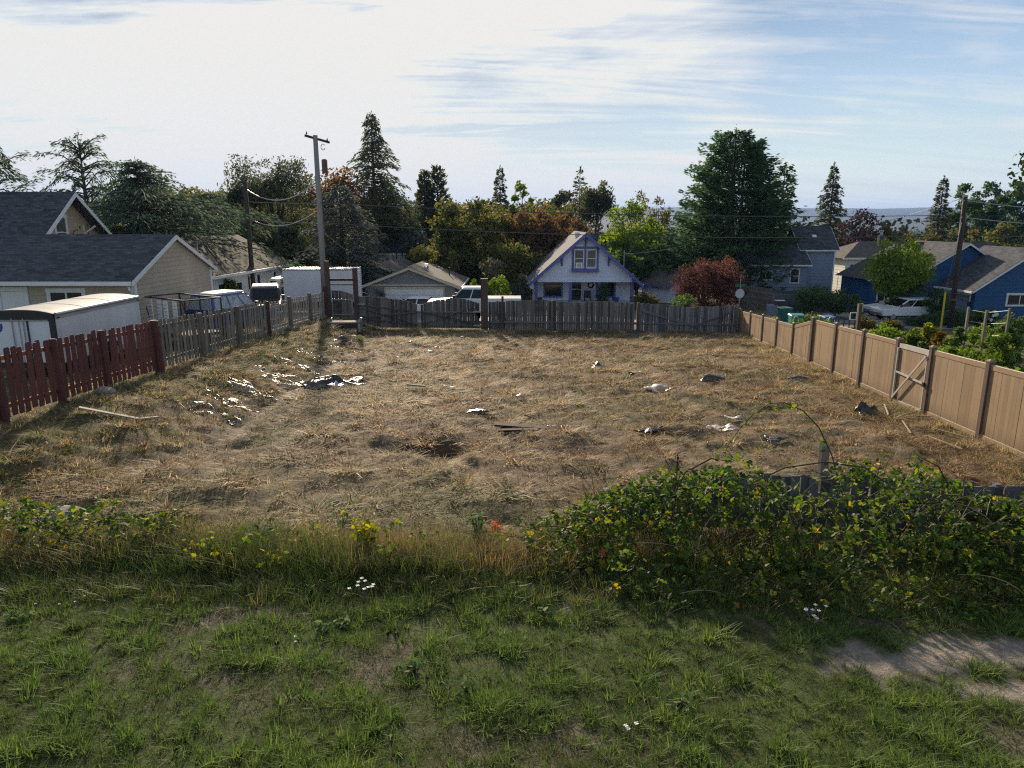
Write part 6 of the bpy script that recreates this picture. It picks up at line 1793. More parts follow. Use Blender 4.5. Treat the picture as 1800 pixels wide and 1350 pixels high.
# shrubs
SH = [(862, 448, 66, 22, 'bare', 1500, .09, 'bare_shrub', 'pale nearly bare shrub behind the white pickup cab', 1.0), (872, 480, 58, 24, 'bright', 2600, .09, 'shrub', 'bright green shrub right of the tall timber post', .5), (833, 486, 57, 14, 'bright', 1300, .09, 'shrub', 'bright green shrub left of the tall timber post', .5),
      (913, 480, 62, 22, 'spruce', 2200, .09, 'shrub', 'grey-green shrub at the left end of the blue-trimmed house', .5), (1062, 496, 62.2, 13, 'cedar', 2000, .06, 'shrub', 'dark clipped shrub in front of the blue-trimmed porch', .5), (1138, 512, 58, 22, 'sparse', 2000, .08, 'shrub', 'low olive shrub at the right corner of the blue-trimmed house', .5),
      (402, 486, 46, 22, 'green', 2200, .08, 'shrub', 'green shrub at the corner of the tan garage', .5), (482, 478, 47.5, 24, 'bright', 2600, .08, 'shrub', 'leafy green shrub left of the box truck cab', .5), (1432, 492, 57.5, 42, 'cedar', 5200, .08, 'juniper', 'sprawling dark juniper below the two-storey house', .45),
      (1475, 508, 57, 24, 'green', 2400, .08, 'shrub', 'dark shrub right of the sprawling juniper', .5), (1512, 520, 55.5, 16, 'green', 1500, .08, 'shrub', 'low shrub at the corner of the blue house wing', .5), (1655, 505, 53.8, 24, 'cedar', 2600, .08, 'shrub', 'dark shrub before the blue garage door', .5),
      (1690, 548, 50, 34, 'cedar', 3600, .08, 'shrub', 'wide dark bush at the foot of the right pole', .5), (1632, 556, 49, 24, 'cedar', 2400, .08, 'shrub', 'dark bush left of the yellow guard', .5), (1740, 540, 44, 24, 'green', 2600, .08, 'rose_bush', 'rose bush with pale blooms before the blue wall', .5),
      (1212, 520, 45.5, 16, 'green', 1300, .06, 'rose_bush', 'pink-flowered rose bush over the back fence', .5), (1205, 524, 46.5, 30, 'green', 2000, .07, 'shrub', 'low green shrub along the back fence near the red maple', .5), (1330, 462, 71, 20, 'cedar', 1800, .1, 'shrub', 'dark shrub under the big cedar by the white porch', .5),
      (1300, 470, 62, 22, 'red', 1600, .08, 'shrub', 'small red shrub at the right of the red maple', .5)]
for k, (px, py, D, rpx, mat, n, lf, nm, lab, zf_) in enumerate(SH):
    x = at(px, D); h = max(.7, ztop(py, D, x)); r = rpx / F * D
    rr = decid(nm, lab, x, D, h, r, h * .52, h * .5, n, lf, L_[mat], .05, 34, 80 + k, cat='shrub', limbs=12)
    if nm == 'rose_bush':
        g = np.random.default_rng(k)
        for q in range(9 if px > 1300 else 6):
            fm_ = MB(); c_ = Vector((g.uniform(-.7, .7) * r, -g.uniform(.2, .9) * r, h * g.uniform(.55, 1.0)))
            for j in range(5):
                a = j * 1.257
                fm_.add([c_, c_ + Vector((.09 * cos(a - .5), -.02, .09 * sin(a - .5))), c_ + Vector((.11 * cos(a), -.04, .11 * sin(a))), c_ + Vector((.09 * cos(a + .5), -.02, .09 * sin(a + .5)))], [(0, 1, 2, 3), (3, 2, 1, 0)])
            fm_.build('bloom', M['petal'] if px > 1300 else pm('pink_petal%d' % q, (.6, .25, .28), (.5, .2, .24), 5, .6), rr)
# garden rows behind the vinyl fence
GB = [(1440, 572, 36, 16, 'bright', 'low green plant beside the black trellis'), (1548, 588, 33, 13, 'garden', 'leafy bean plant behind the first gate post'), (1585, 580, 32, 24, 'bright', 'feathery pale green plant right of the bean plant'),
      (1622, 575, 30, 26, 'garden', 'tall bushy green vegetable plant behind the gate'), (1668, 575, 28, 24, 'amber', 'amber-brown autumn bush in the garden'), (1650, 562, 31, 14, 'gold', 'small yellow-flowered plant above the amber bush'),
      (1700, 575, 25.6, 22, 'green', 'climbing plant on the left stake'), (1735, 590, 24, 24, 'garden', 'bright vegetable plant between the stakes'), (1775, 585, 22, 28, 'garden', 'large leafy plant at the right edge of the garden'),
      (1792, 560, 27, 22, 'green', 'dark green bush at the right edge behind the stakes'), (1700, 608, 21, 22, 'garden', 'low garden plant just over the fence top'), (1762, 622, 18.5, 26, 'garden', 'broad-leaved plant close behind the nearest fence panel'),
      (1800, 640, 17, 30, 'bright', 'bright plant pressed against the nearest fence panel'), (1640, 600, 25, 20, 'green', 'dark leafy plant behind the gate latch post'), (1530, 560, 44, 22, 'sparse', 'dry roadside plant in front of the white suv'), (1580, 562, 43, 20, 'sparse', 'pale grassy clump in front of the white suv'), (1786, 578, 30, 34, 'garden', 'broad green plant right of the rightmost stake'), (1792, 606, 23.5, 34, 'green', 'dark bushy plant at the right edge under the stakes'), (1742, 572, 34, 30, 'bright', 'pale green plant seen between the two right stakes'), (1795, 552, 37, 30, 'green', 'far bushy plant at the right edge by the street')]
for k, (px, py, D, rpx, mat, lab) in enumerate(GB):
    x = at(px, D); h = max(.6, ztop(py, D, x)); r = rpx / F * D
    decid('garden_plant', lab, x, D, h, r, h * .52, h * .5, 2200, .055 if D < 30 else .07, L_[mat], .03, 30, 120 + k, cat='plant', limbs=14, group='garden plants behind the vinyl fence')

g = np.random.default_rng(404)
for k in range(12):
    yy_ = (13.4, 14.7, 17.2, 19.5, 21.7, 24.2, 26.6, 29, 31.4, 33.8, 36.2, 15.6)[k]; xx_ = vx(yy_) + (1.6 + (k % 3) * 1.3 if k < 11 else 4.6); hh_ = g.uniform(1.15, 1.6) + (.35 if yy_ < 20 else 0)
    decid('garden_plant', ('leafy plant behind the vinyl panel at the right frame edge', 'leafy plant behind the tan panel with the nearest full post', 'leafy plant behind the tan panel just before the gate', 'leafy plant showing straight behind the vinyl gate', 'leafy plant behind the first tan panel beyond the gate', 'leafy plant behind the second tan panel beyond the gate', 'leafy plant behind the third tan panel beyond the gate', 'leafy plant behind the sloping panel of the fence step', 'leafy plant behind the first low panel past the step', 'leafy plant behind the second low panel past the step', 'leafy plant behind the third low panel past the step', 'leafy plant deep in the garden beyond the nearest stake')[k], xx_, yy_, hh_, g.uniform(.85, 1.25), hh_ * .5, hh_ * .5, 2200, .06, L_[('garden', 'green', 'bright')[k % 3]], .02, 26, 300 + k, cat='plant', limbs=10, group='ordinary garden plants in rows')

# one continuous far band of trees closing the gaps behind the tree row
n = 1500
bx_ = g.uniform(-64, 13, n); by_ = g.uniform(118, 140, n)
top_ = 10.6 + 3.4 * vnoise(bx_ / 5.0, by_ * 0 + 3) + 1.2 * vnoise(bx_ / 1.7, by_ * 0 + 8) + 1.6 * sm(-20, -50, bx_)
P = []
for k in range(26):
    f = g.random(n) ** .8
    P.append(np.stack([bx_ + g.normal(size=n) * 1.5, by_ + g.normal(size=n) * 1.2, gz(bx_, by_) + top_ * (.12 + .88 * f)], 1))
P = np.concatenate(P)
V, Fq = cards(P, .34, g, .1)
tag(obj('distant_trees', npmesh('distant_trees', V, Fq, g.random(len(P))), L_['maple']), 'continuous band of far trees behind the near tree row', kind='stuff')

# distant woods in the valley, far too many trees to count
g = np.random.default_rng(77)
n = 9000
yy = 190 + 1500 * g.random(n) ** 1.6
xx = (g.random(n) * 2 - 1) * yy * .85
hh = (5 + 9 * g.random(n)) * (0.9 + .5 * (vnoise(xx / 60, yy / 60)))
zz = gz(xx, yy)
P = []; S = []
for k in range(7):
    f = g.random(n)
    P.append(np.stack([xx + g.normal(size=n) * 2.6 * (1.1 - f), yy + g.normal(size=n) * 2.6, zz + hh * (.15 + .85 * f)], 1)); S.append(2.0 * (1.15 - .75 * f))
P, S = np.concatenate(P), np.concatenate(S)
V, Fq = cards(P, S, g, .2)
tag(obj('distant_woods', npmesh('distant_woods', V, Fq, g.random(len(P))), leafmat('leaf_woods', [(0.1, (0.010, 0.018, 0.009)), (0.9, (0.035, 0.045, 0.02))], trans=.15)), 'far-off woods filling the valley below the hills', kind='stuff')

# ------------------------------------------------------------------ grass
def blade_tuft(g, n, h, spread, lean, w, seg=2, flop=0.0):
    """One tuft: n bent blades. Returns verts, quads, per-face tint."""
    V, Fq, T = [], [], []
    for i in range(n):
        a = g.random() * 2 * pi
        r = spread * math.sqrt(g.random())
        b = np.array([r * cos(a), r * sin(a), -.01])
        d = np.array([cos(a + g.normal() * .7), sin(a + g.normal() * .7)])
        hh = h * g.uniform(.45, 1.15); ln = lean * hh * g.uniform(.3, 1.7)
        fl = flop * g.random()
        s = np.array([-d[1], d[0], 0]) * w * g.uniform(.6, 1.3)
        k = len(V)
        for j in range(seg + 1):
            f = j / seg
            c = b + np.array([d[0] * ln * f ** 1.6, d[1] * ln * f ** 1.6, hh * f * (1 - fl * f * f)])
            ww = s * (1 - .88 * f)
            V += [c - ww, c + ww]
        t = g.random()
        for j in range(seg):
            Fq.append((k + 2 * j, k + 2 * j + 1, k + 2 * j + 3, k + 2 * j + 2)); T.append(t)
    return np.array(V), np.array(Fq), np.array(T)

def scatter(name, label, protos, pts, rot, scl, tint, mat, tw=.35, kind='stuff'):
    """Tiles tufts over the ground as one mesh."""
    g = np.random.default_rng(3)
    idx = g.integers(0, len(protos), len(pts))
    Vs, Fs, Ts, off = [], [], [], 0
    for k, (V, Fq, T) in enumerate(protos):
        m_ = idx == k
        if not m_.any(): continue
        p, r, s, ti = pts[m_], rot[m_], scl[m_], tint[m_]
        c, sn = np.cos(r)[:, None], np.sin(r)[:, None]
        x = V[None, :, 0] * s[:, None, 0]; y = V[None, :, 1] * s[:, None, 0]; z = V[None, :, 2] * s[:, None, 1]
        vv = np.stack([x * c - y * sn + p[:, None, 0], x * sn + y * c + p[:, None, 1], z + p[:, None, 2]], -1)
        nI, nV = vv.shape[:2]
        Vs.append(vv.reshape(-1, 3))
        Fs.append((Fq[None] + (np.arange(nI) * nV)[:, None, None] + off).reshape(-1, 4)); off += nI * nV
        Ts.append(np.clip(ti[:, None] + tw * (T[None] - .5), 0, 1).ravel())
    o = obj(name, npmesh(name, np.concatenate(Vs), np.concatenate(Fs), np.concatenate(Ts)), mat)
    return tag(o, label, kind=kind)

GL = leafmat('grass_green', [(0.0, (0.13, 0.105, 0.062)), (0.22, (0.095, 0.095, 0.042)), (0.45, (0.100, 0.138, 0.046)), (0.75, (0.115, 0.175, 0.046)), (1.0, (0.165, 0.225, 0.058))], trans=.40, rough=.65, spec=.12, big=.0)
GD = leafmat('grass_dry', [(0.0, (0.10, 0.062, 0.032)), (0.25, (0.25, 0.175, 0.10)), (0.5, (0.45, 0.335, 0.195)), (0.72, (0.60, 0.48, 0.30)), (0.85, (0.13, 0.125, 0.045)), (1.0, (0.085, 0.11, 0.03))], trans=.44, rough=.66, spec=.24, big=.0)
GT = leafmat('grass_tall', [(0.0, (0.16, 0.105, 0.05)), (0.35, (0.25, 0.19, 0.095)), (0.6, (0.17, 0.155, 0.065)), (0.8, (0.085, 0.105, 0.03)), (1.0, (0.06, 0.10, 0.026))], trans=.42, rough=.55, spec=.3, big=.0)
g = np.random.default_rng(21)
def in_view(x, y, m=1.0): return np.abs(x) < y * .76 + m

# lawn in the foreground
n = 22000
y = 4.3 + 5.3 * g.random(n); x = (g.random(n) * 2 - 1) * (y * .76 + .8)
dm, tm, lm = dirt_mask(x, y), thin_mask(x, y), lawn_mask(x, y)
clm = sm(-.10, .12, fbm(x * 1.0 + 12, y, 2.3, 3))
keep = (g.random(n) > dm * .97) & (g.random(n) > tm * .62) & (lm > .3) & (g.random(n) < .28 + .72 * clm)
x, y, tm, dm = x[keep], y[keep], tm[keep], dm[keep]
lush = sm(.0, .25, fbm(x - 9, y + 4, 1.1, 3)); fine = sm(.05, .3, fbm(x + 30, y, 2.6, 2))
sc1 = .30 + .30 * g.random(len(x)) + .85 * lush * fine + .12 * lush
ti = .46 + .24 * lush + .22 * lush * fine - .26 * tm + .12 * g.normal(size=len(x))
pr = [blade_tuft(g, 15, .115, .06, .72, .0050, 2) for _ in range(8)]
scatter('lawn_grass', 'rough green grass in the foreground', pr, np.stack([x, y, ground(x, y)], 1), g.random(len(x)) * 6.3, np.stack([sc1 * 1.15, sc1], 1), ti, GL, .5)
# coarse clumps of wider grass: each clump is a knot of tufts of one tone
nc = 520
cyy = 4.4 + 4.7 * g.random(nc); cxx = (g.random(nc) * 2 - 1) * (cyy * .74 + .6)
ok = (dirt_mask(cxx, cyy) < .35)
cxx, cyy = cxx[ok], cyy[ok]; nc = len(cxx)
crr = g.uniform(.05, .17, nc); ctn = np.clip(.72 + .17 * g.normal(size=nc), .4, 1); csz = g.uniform(.55, 1.15, nc)
ci = g.choice(nc, 4600, p=crr / crr.sum())
x = cxx[ci] + g.normal(size=len(ci)) * crr[ci]; y = cyy[ci] + g.normal(size=len(ci)) * crr[ci] * .8
pr = [blade_tuft(g, 18, .125, .05, .8, .0066, 3) for _ in range(8)]
s_ = csz[ci] * g.uniform(.6, 1.15, len(ci))
scatter('coarse_grass', 'coarse bright grass clumps in the foreground lawn', pr, np.stack([x, y, ground(x, y)], 1), g.random(len(x)) * 6.3, np.stack([s_, s_ * .95], 1), ctn[ci] + .05 * g.normal(size=len(x)), GL, .3)
# thatch on the worn places
n = 9000
y = 4.3 + 5.0 * g.random(n); x = (g.random(n) * 2 - 1) * (y * .76 + .8)
keep = (g.random(n) < .25 + .75 * thin_mask(x, y)) & (dirt_mask(x, y) < .5)
x, y = x[keep], y[keep]
pr = [blade_tuft(g, 8, .035, .09, 3.2, .0036, 2, .6) for _ in range(6)]
s_ = .7 + .8 * g.random(len(x))
scatter('thatch', 'dead grass thatch between the green tufts', pr, np.stack([x, y, ground(x, y) + .01], 1), g.random(len(x)) * 6.3, np.stack([s_, s_], 1), .10 + .1 * g.random(len(x)), GL, .2)

# hay and stubble in the mown field
n = 36000
y = 9.4 + 31.8 * g.random(n) ** 1.45; x = (g.random(n) * 2 - 1) * 13.2
keep = (lot(x, y) > .25) & in_view(x, y) & (x > -10.9) & (x < vx(y) - .12)
x, y = x[keep], y[keep]
trk = track_mask(x, y)
keep = g.random(len(x)) > trk * .75
x, y = x[keep], y[keep]
clump = sm(-.05, .22, fbm(x, y, 1.25, 3))
kp = g.random(len(x)) < .42 + .58 * sm(-.14, .10, fbm(x + 7, y, 2.1, 3))
x, y, clump = x[kp], y[kp], clump[kp]
gm = green_mask(x, y)
far = sm(12, 26, y)
s_ = (.45 + .40 * g.random(len(x)) + .75 * clump) * (.9 + .65 * far)
warm = fbm(x + 50, y, .35, 3)
ti = np.where(g.random(len(x)) < gm * .85, .90 + .10 * g.random(len(x)), .40 + .95 * warm + .14 * g.normal(size=len(x)))
pit = np.exp(-((x + 1.9) / 1.2) ** 2 - ((y - 15.5) / .55) ** 2) + .8 * np.exp(-((x - 1.6) / 1.0) ** 2 - ((y - 15.1) / .5) ** 2)
ti = np.where(g.random(len(x)) < pit * 1.3, .04 + .1 * g.random(len(x)), ti)
pr = [blade_tuft(g, 14, .10, .13, 2.0, .0095, 2, .5) for _ in range(9)]
scatter('mown_hay', 'brown mown hay and stubble covering the field', pr, np.stack([x, y, ground(x, y)], 1), g.random(len(x)) * 6.3, np.stack([s_, s_], 1), np.clip(ti, 0, .99), GD, .42)
# heaped tussocks
n = 3400
y = 12 + 28.5 * g.random(n) ** 1.2; x = (g.random(n) * 2 - 1) * 13
keep = (lot(x, y) > .6) & in_view(x, y) & (fbm(x, y, 1.25, 3) > .03) & (track_mask(x, y) < .3) & (x < vx(y) - .3) & (x > -10.6)
x, y = x[keep], y[keep]
pr = [blade_tuft(g, 36, .27, .19, 1.2, .0115, 2, .5) for _ in range(7)]
s_ = .5 + .65 * g.random(len(x))
warm = fbm(x + 50, y, .35, 3)
ti = np.where(g.random(len(x)) < green_mask(x, y) * .5, .92, .42 + .6 * warm + .12 * g.normal(size=len(x)))
scatter('hay_tussocks', 'heaped straw tussocks in the mown field', pr, np.stack([x, y, ground(x, y) - .02], 1), g.random(len(x)) * 6.3, np.stack([s_ * 1.1, s_ * .8], 1), np.clip(ti, 0, .99), GD, .40)
# grass along the fences, bank and beyond
n = 6000
sel = g.integers(0, 4, n)
y = np.where(sel == 0, g.uniform(11, 41, n), np.where(sel == 1, 41.3 - g.random(n) * .5, np.where(sel == 2, g.uniform(11, 40, n), g.uniform(11, 42, n))))
x = np.where(sel == 0, -10.95 + g.random(n) ** 2 * 3.4, np.where(sel == 1, g.uniform(-11, 13, n), np.where(sel == 2, vx(y) - .1 - g.random(n) ** 2 * 1.2, -11.1 - g.random(n) * 2.5)))
y = np.where(sel == 1, byl(x) - .05 - g.random(n) * .45, y)
keep = in_view(x, y, .5); x, y, sel = x[keep], y[keep], sel[keep]
pr = [blade_tuft(g, 22, .22, .13, 1.0, .006, 2, .3) for _ in range(6)]
s_ = .45 + .7 * g.random(len(x))
scatter('bank_grass', 'green and straw grass along the bank and fence feet', pr, np.stack([x, y, ground(x, y) - .01], 1), g.random(len(x)) * 6.3, np.stack([s_, s_ * .9], 1), np.clip(.78 + .2 * g.normal(size=len(x)), 0, .99), GD, .2)
# verge and yards behind
n = 5000
y = g.uniform(53, 63, n); x = g.uniform(-40, 45, n)
keep = ~((x > 15.2) & (x < 20)) & ~((x > 26) & (x < 38))
x, y = x[keep], y[keep]
s_ = .6 + .8 * g.random(len(x))
scatter('verge_grass', 'short grass on the verge and yards across the street', pr, np.stack([x, y, gz(x, y)], 1), g.random(len(x)) * 6.3, np.stack([s_ * 1.8, s_ * .9], 1), np.clip(.80 + .14 * g.normal(size=len(x)), 0, .99), GD, .2)

# tall dry weeds between lawn and field
n = 2600
x = g.uniform(-8.4, 4.2, n); y = 9.15 + .42 * g.normal(size=n) + .15 * np.sin(x * .9)
keep = (y > 8.5) & (y < 10.6) & in_view(x, y, .6)
x, y = x[keep], y[keep]
pr = [blade_tuft(g, 20, .54, .11, .5, .0050, 3, .12) for _ in range(9)]
s_ = (.55 + .5 * g.random(len(x))) * (.85 + .5 * fbm(x, y * 0, .9, 2))
ti = np.clip(.54 + 1.2 * fbm(x, y, .8, 2) + .14 * g.normal(size=len(x)) + .34 * sm(9.0, 8.6, y), 0, 1)
scatter('tall_grass', 'tall half-dry grass along the edge of the lawn', pr, np.stack([x, y, ground(x, y)], 1), g.random(len(x)) * 6.3, np.stack([s_ * 1.15, s_], 1), ti, GT, .34)
n = 1500
x = g.uniform(-8, 9.5, n); y = 8.35 + .30 * g.normal(size=n) - .25 * sm(1, 4, x)
keep = in_view(x, y, .6); x, y = x[keep], y[keep]
pr = [blade_tuft(g, 22, .23, .09, .6, .0055, 3, .25) for _ in range(7)]
s_ = .55 + .6 * g.random(len(x))
scatter('edge_grass', 'long dark green grass fringing the weeds', pr, np.stack([x, y, ground(x, y)], 1), g.random(len(x)) * 6.3, np.stack([s_, s_], 1), np.clip(.86 + .12 * g.normal(size=len(x)), 0, 1), GT, .2)

# ------------------------------------------------------------------ brambles and weeds
def leafpoly(P, N, T, s):
    """Folded pointed leaves with six corners, as four-corner faces on each side of the rib."""
    B = np.cross(N, T)
    s = s[:, None]
    a, tip = P, P + T * s
    m1, m2 = P + T * s * .33, P + T * s * .70
    up = N * s * .10
    l1, l2 = m1 + B * s * .36 + up, m2 + B * s * .27 + up
    r1, r2 = m1 - B * s * .36 + up, m2 - B * s * .27 + up
    V = np.stack([a, l1, l2, tip, r2, r1], 1).reshape(-1, 3)
    k = np.arange(len(P)) * 6
    Fq = np.concatenate([np.stack([k, k + 1, k + 2, k + 3], 1), np.stack([k, k + 3, k + 4, k + 5], 1)])
    return V, Fq

def rand_frames(g, n, up=.9):
    N = g.normal(size=(n, 3)); N[:, 2] = np.abs(N[:, 2]) + up; N /= np.linalg.norm(N, axis=1)[:, None]
    T = np.cross(N, g.normal(size=(n, 3))); T /= np.linalg.norm(T, axis=1)[:, None]
    return N, T

def bramble_tint(g, n, yellow=.07, orange=.004):
    t = np.clip(g.normal(.50, .17, n), 0, .76)
    r = g.random(n)
    t = np.where(r < yellow * .45, g.uniform(.80, .93, n), t)
    return np.where(r > 1 - orange, 1.0, t)

unit_leaves = []
for k, tv in enumerate((.25, .40, .50, .62, .72, .90, 1.0)):
    V, Fq = leafpoly(np.zeros((1, 3)), np.array([[0, 0, 1.0]]), np.array([[1.0, 0, 0]]), np.ones(1))
    me = npmesh('leaf', V, Fq, np.full(len(Fq), tv)); me.materials.append(L_['bramble']); unit_leaves.append(me)

def one_leaf(parent, p, s, g, k=None, up=.8):
    if k is None:
        k = int(g.choice(7, p=[.2, .24, .2, .18, .135, .04, .005]))
    o = bpy.data.objects.new('leaf', unit_leaves[k]); COL.objects.link(o); o.parent = parent
    N, T = rand_frames(g, 1, up)
    N, T = Vector(N[0]), Vector(T[0]); B = N.cross(T)
    R3 = Matrix((T, B, N)).transposed().to_4x4()
    o.matrix_local = Matrix.Translation(p) @ R3 @ Matrix.Scale(s, 4)
    return o

def thicket(name, label, x0, x1, yc, hf, depth, n, ncane, seed, leaf=.062, single=0, lo=.0, front=True, mat='bramble', yellow=.07):
    g = np.random.default_rng(seed)
    xm = (x0 + x1) / 2
    rt = empty(name, (xm, yc(xm), grf(xm, yc(xm))), 0, label, 'bramble')
    base = np.array(rt.location)
    # points fill a mound; denser near its skin
    x = g.uniform(x0, x1, n); v = g.uniform(-1, 1, n)
    H = np.array([hf(q) for q in x]) * (1 - np.where(v < 0, .58, .16) * np.abs(v) ** 2.4) * (.70 + .8 * (vnoise(x * 1.8 + seed, v * 1.6) - .22))
    f = 1 - g.random(n) ** 1.7 * (1 - lo)
    y = np.array([yc(q) for q in x]) + v * depth * (1 + .2 * (vnoise(x * 2, v + 3) - .5))
    z = ground(x, y) + H * f
    holes = vnoise(x * 2.2 + 9, z * 2.6 + y) > np.where(v > .2, .14, .30)
    P = np.stack([x, y, z], 1)[holes]
    # leaves sit in threes
    N, T = rand_frames(g, len(P), .55)
    Pa, Na, Ta = [P], [N], [T]
    B = np.cross(N, T)
    for sg in (-1, 1):
        T2 = T * .35 + B * sg * .94
        Pa.append(P - T * .012); Na.append(N + g.normal(size=N.shape) * .15); Ta.append(T2)
    P3, N3, T3 = np.concatenate(Pa), np.concatenate(Na), np.concatenate(Ta)
    N3 /= np.linalg.norm(N3, axis=1)[:, None]; T3 -= N3 * (T3 * N3).sum(1)[:, None]; T3 /= np.linalg.norm(T3, axis=1)[:, None]
    s = leaf * g.uniform(.6, 1.4, len(P3))
    V, Fq = leafpoly(P3 - base, N3, T3, s)
    t = bramble_tint(g, len(P), yellow); t = np.concatenate([t, t, t])
    obj('foliage', npmesh('foliage', V, Fq, np.concatenate([t, t])), L_[mat], rt, kind='stuff')
    for k in range(ncane):
        xa = g.uniform(x0, x1); ya = yc(xa) + g.normal() * depth * .4
        h = hf(xa) * g.uniform(.75, 1.12); d = g.uniform(.4, 1.3) * g.choice([-1, 1]); dy = g.normal() * .4
        pts = []
        for f_ in np.linspace(0, 1, 7):
            pts.append((xa + d * f_ ** 1.4 - base[0], ya + dy * f_ - base[1], grf(xa, ya) - base[2] + h * (1.9 * f_ - 1.05 * f_ ** 2.2)))
        MB().tube(pts, [.009, .009, .008, .007, .006, .005, .003], 4, False).build('cane', M['cane'] if k % 3 else M['dry_stem'], rt)
    for k in range(single):
        xa = g.uniform(x0 + .2, x1 - .2); va = g.uniform(-1, .35)
        ya = yc(xa) + va * depth
        h = hf(xa) * (1 - .55 * abs(va) ** 2.4) * g.uniform(.55, 1.06)
        one_leaf(rt, Vector((xa, ya, grf(xa, ya) + h)) - Vector(base), leaf * g.uniform(1.15, 1.75), g)
    return rt

hR = lambda x: float(np.interp(x, [.2, .9, 1.8, 3.0, 4.2, 5.2, 6.2, 7.5, 9.5], [.22, .55, .86, 1.25, 1.45, 1.40, 1.12, .95, .98]))
thicket('bramble_thicket', 'big bramble thicket sprawling over the buried board fence at the right', .2, 9.2, lambda x: 9.38 - .05 * x + .1 * sin(x), hR, .95, 6800, 110, 31, .062, 260, lo=.2)
thicket('bramble_skirt', 'lower leafy skirt at the foot of the right thicket', 1.2, 8.8, lambda x: 8.25 - .10 * x, lambda x: .42 + .12 * sin(x * 2), .40, 900, 14, 32, .052, 20, yellow=.03)
hL = lambda x: float(np.interp(x, [-8.6, -7.6, -6.4, -5.4, -4.6], [.5, .62, .66, .58, .18]))
thicket('bramble_patch', 'low bramble patch among the weeds at the left edge', -8.6, -4.6, lambda x: 9.55 - .03 * (x + 6), hL, .6, 1700, 20, 33, .062, 80, yellow=.12)
thicket('weed_patch', 'scattered low green vines along the middle of the weedy edge', -4.8, .6, lambda x: 9.3 + .15 * sin(x * 2), lambda x: .36 + .14 * sin(x * 3.1), .5, 420, 8, 34, .055, 24, yellow=.10)
# small sprigs
def sprig(name, label, px, py, D, h, r, mat, n, leaf, seed, cat='plant', stem='cane', group=None):
    g = np.random.default_rng(seed)
    p = W(px, py, D); x = p.x
    rt = empty(name, (x, D, grf(x, D)), 0, label, cat, group)
    tips = []
    for k in range(5):
        a = g.random() * 6.3; q = Vector((cos(a) * r * g.random(), sin(a) * r * g.random(), h * g.uniform(.6, 1)))
        MB().tube([(0, 0, -.02), tuple(q * .5 + Vector((0, 0, .05))), tuple(q)], [.006, .005, .003], 4, False).build('stem', M[stem], rt)
        tips.append(np.array(q))
    t = np.array(tips); b = g.integers(0, 5, n); f = g.uniform(.35, 1.05, n)
    P = t[b] * f[:, None] + g.normal(size=(n, 3)) * r * .22
    N, T = rand_frames(g, n, .5)
    V, Fq = leafpoly(P, N, T, leaf * g.uniform(.6, 1.4, n))
    tt = g.random(n)
    obj('leaves', npmesh('leaves', V, Fq, np.concatenate([tt, tt])), L_[mat], rt, kind='stuff')
    return rt
sprig('sapling', 'yellow-leaved sapling standing in the tall grass', 645, 960, 9.35, .62, .26, 'gold', 130, .085, 1)
sprig('weed', 'scarlet-leaved creeper sprig in the grass edge', 872, 895, 10.1, .30, .22, 'scarlet', 60, .07, 2)
sprig('sapling', 'green sapling just left of the scarlet sprig', 838, 915, 9.7, .55, .18, 'weed', 70, .08, 3)
sprig('weed', 'small yellow-leaved sprout low in the tall grass', 475, 992, 8.75, .34, .2, 'gold', 26, .08, 4)
sprig('weed', 'yellow sprout near the left bramble patch', 355, 1000, 8.7, .5, .18, 'gold', 30, .07, 5)
sprig('weed', 'pale green sprout in the middle of the tall grass', 678, 985, 8.8, .40, .14, 'bright', 30, .075, 6)
sprig('weed', 'red and green sprout left of the yellow sprout', 368, 960, 9.1, .42, .16, 'bright', 40, .07, 7)
sprig('weed', 'green sprout right of the field edge stem', 600, 905, 10.2, .38, .2, 'weed', 50, .06, 8)
sprig('weed', 'tall green weed rising out of the right thicket', 1545, 775, 10.9, 1.15, .25, 'bramble', 130, .06, 9)
sprig('weed', 'green weed beside the dark lone post', 1395, 770, 11.3, .7, .35, 'bramble', 110, .055, 10)
for k, (px, py, D, lab) in enumerate(((575, 1105, 7.25, 'broad-leaved weed in the lawn left of centre'), (725, 1195, 6.45, 'pale clover-like weed in the lawn centre'), (825, 1245, 6.05, 'broad pale weed low in the lawn'), (960, 1065, 7.6, 'broad-leaved weed below the thicket end'),
                                       (605, 1090, 7.4, 'grey-green weed beside the left broad-leaved weed'), (1195, 1290, 5.75, 'flat pale weed near the bottom white flowers'), (35, 1085, 7.45, 'leafy weed at the left edge of the lawn'))):
    sprig('weed', lab, px, py, D, .10, .15, 'weed', 34, .075, 20 + k, group='broad-leaved weeds in the lawn')
def flowers(label, px, py, D, n, h, r, seed, s=.018):
    g = np.random.default_rng(seed); p = W(px, py, D); x = p.x
    rt = empty('wildflower', (x, D, grf(x, D)), 0, label, 'flower')
    for k in range(n):
        a = g.random() * 6.3; rr = r * math.sqrt(g.random())
        q = Vector((cos(a) * rr, sin(a) * rr, h * g.uniform(.7, 1.1)))
        st = MB().tube([(q.x * .4, q.y * .4, 0), tuple(q)], .0022, 4, False).build('stem', M['dry_stem'], rt)
        b = MB()
        for j in range(6):
            an = j * pi / 3
            c_ = q + Vector((cos(an) * s, sin(an) * s, .004 * (j % 2)))
            b.add([q, c_ + Vector((-sin(an) * s * .45, cos(an) * s * .45, .003)), c_ + Vector((cos(an) * s * .5, sin(an) * s * .5, 0)), c_ + Vector((sin(an) * s * .45, -cos(an) * s * .45, .003))], [(0, 1, 2, 3), (3, 2, 1, 0)])
        b.build('flower_head', M['petal'], st)
flowers('white flower cluster at the lawn edge left of centre', 637, 1048, 8.0, 9, .22, .16, 1)
flowers('white flower cluster in the shade of the right thicket', 1438, 1092, 7.35, 8, .20, .17, 2)
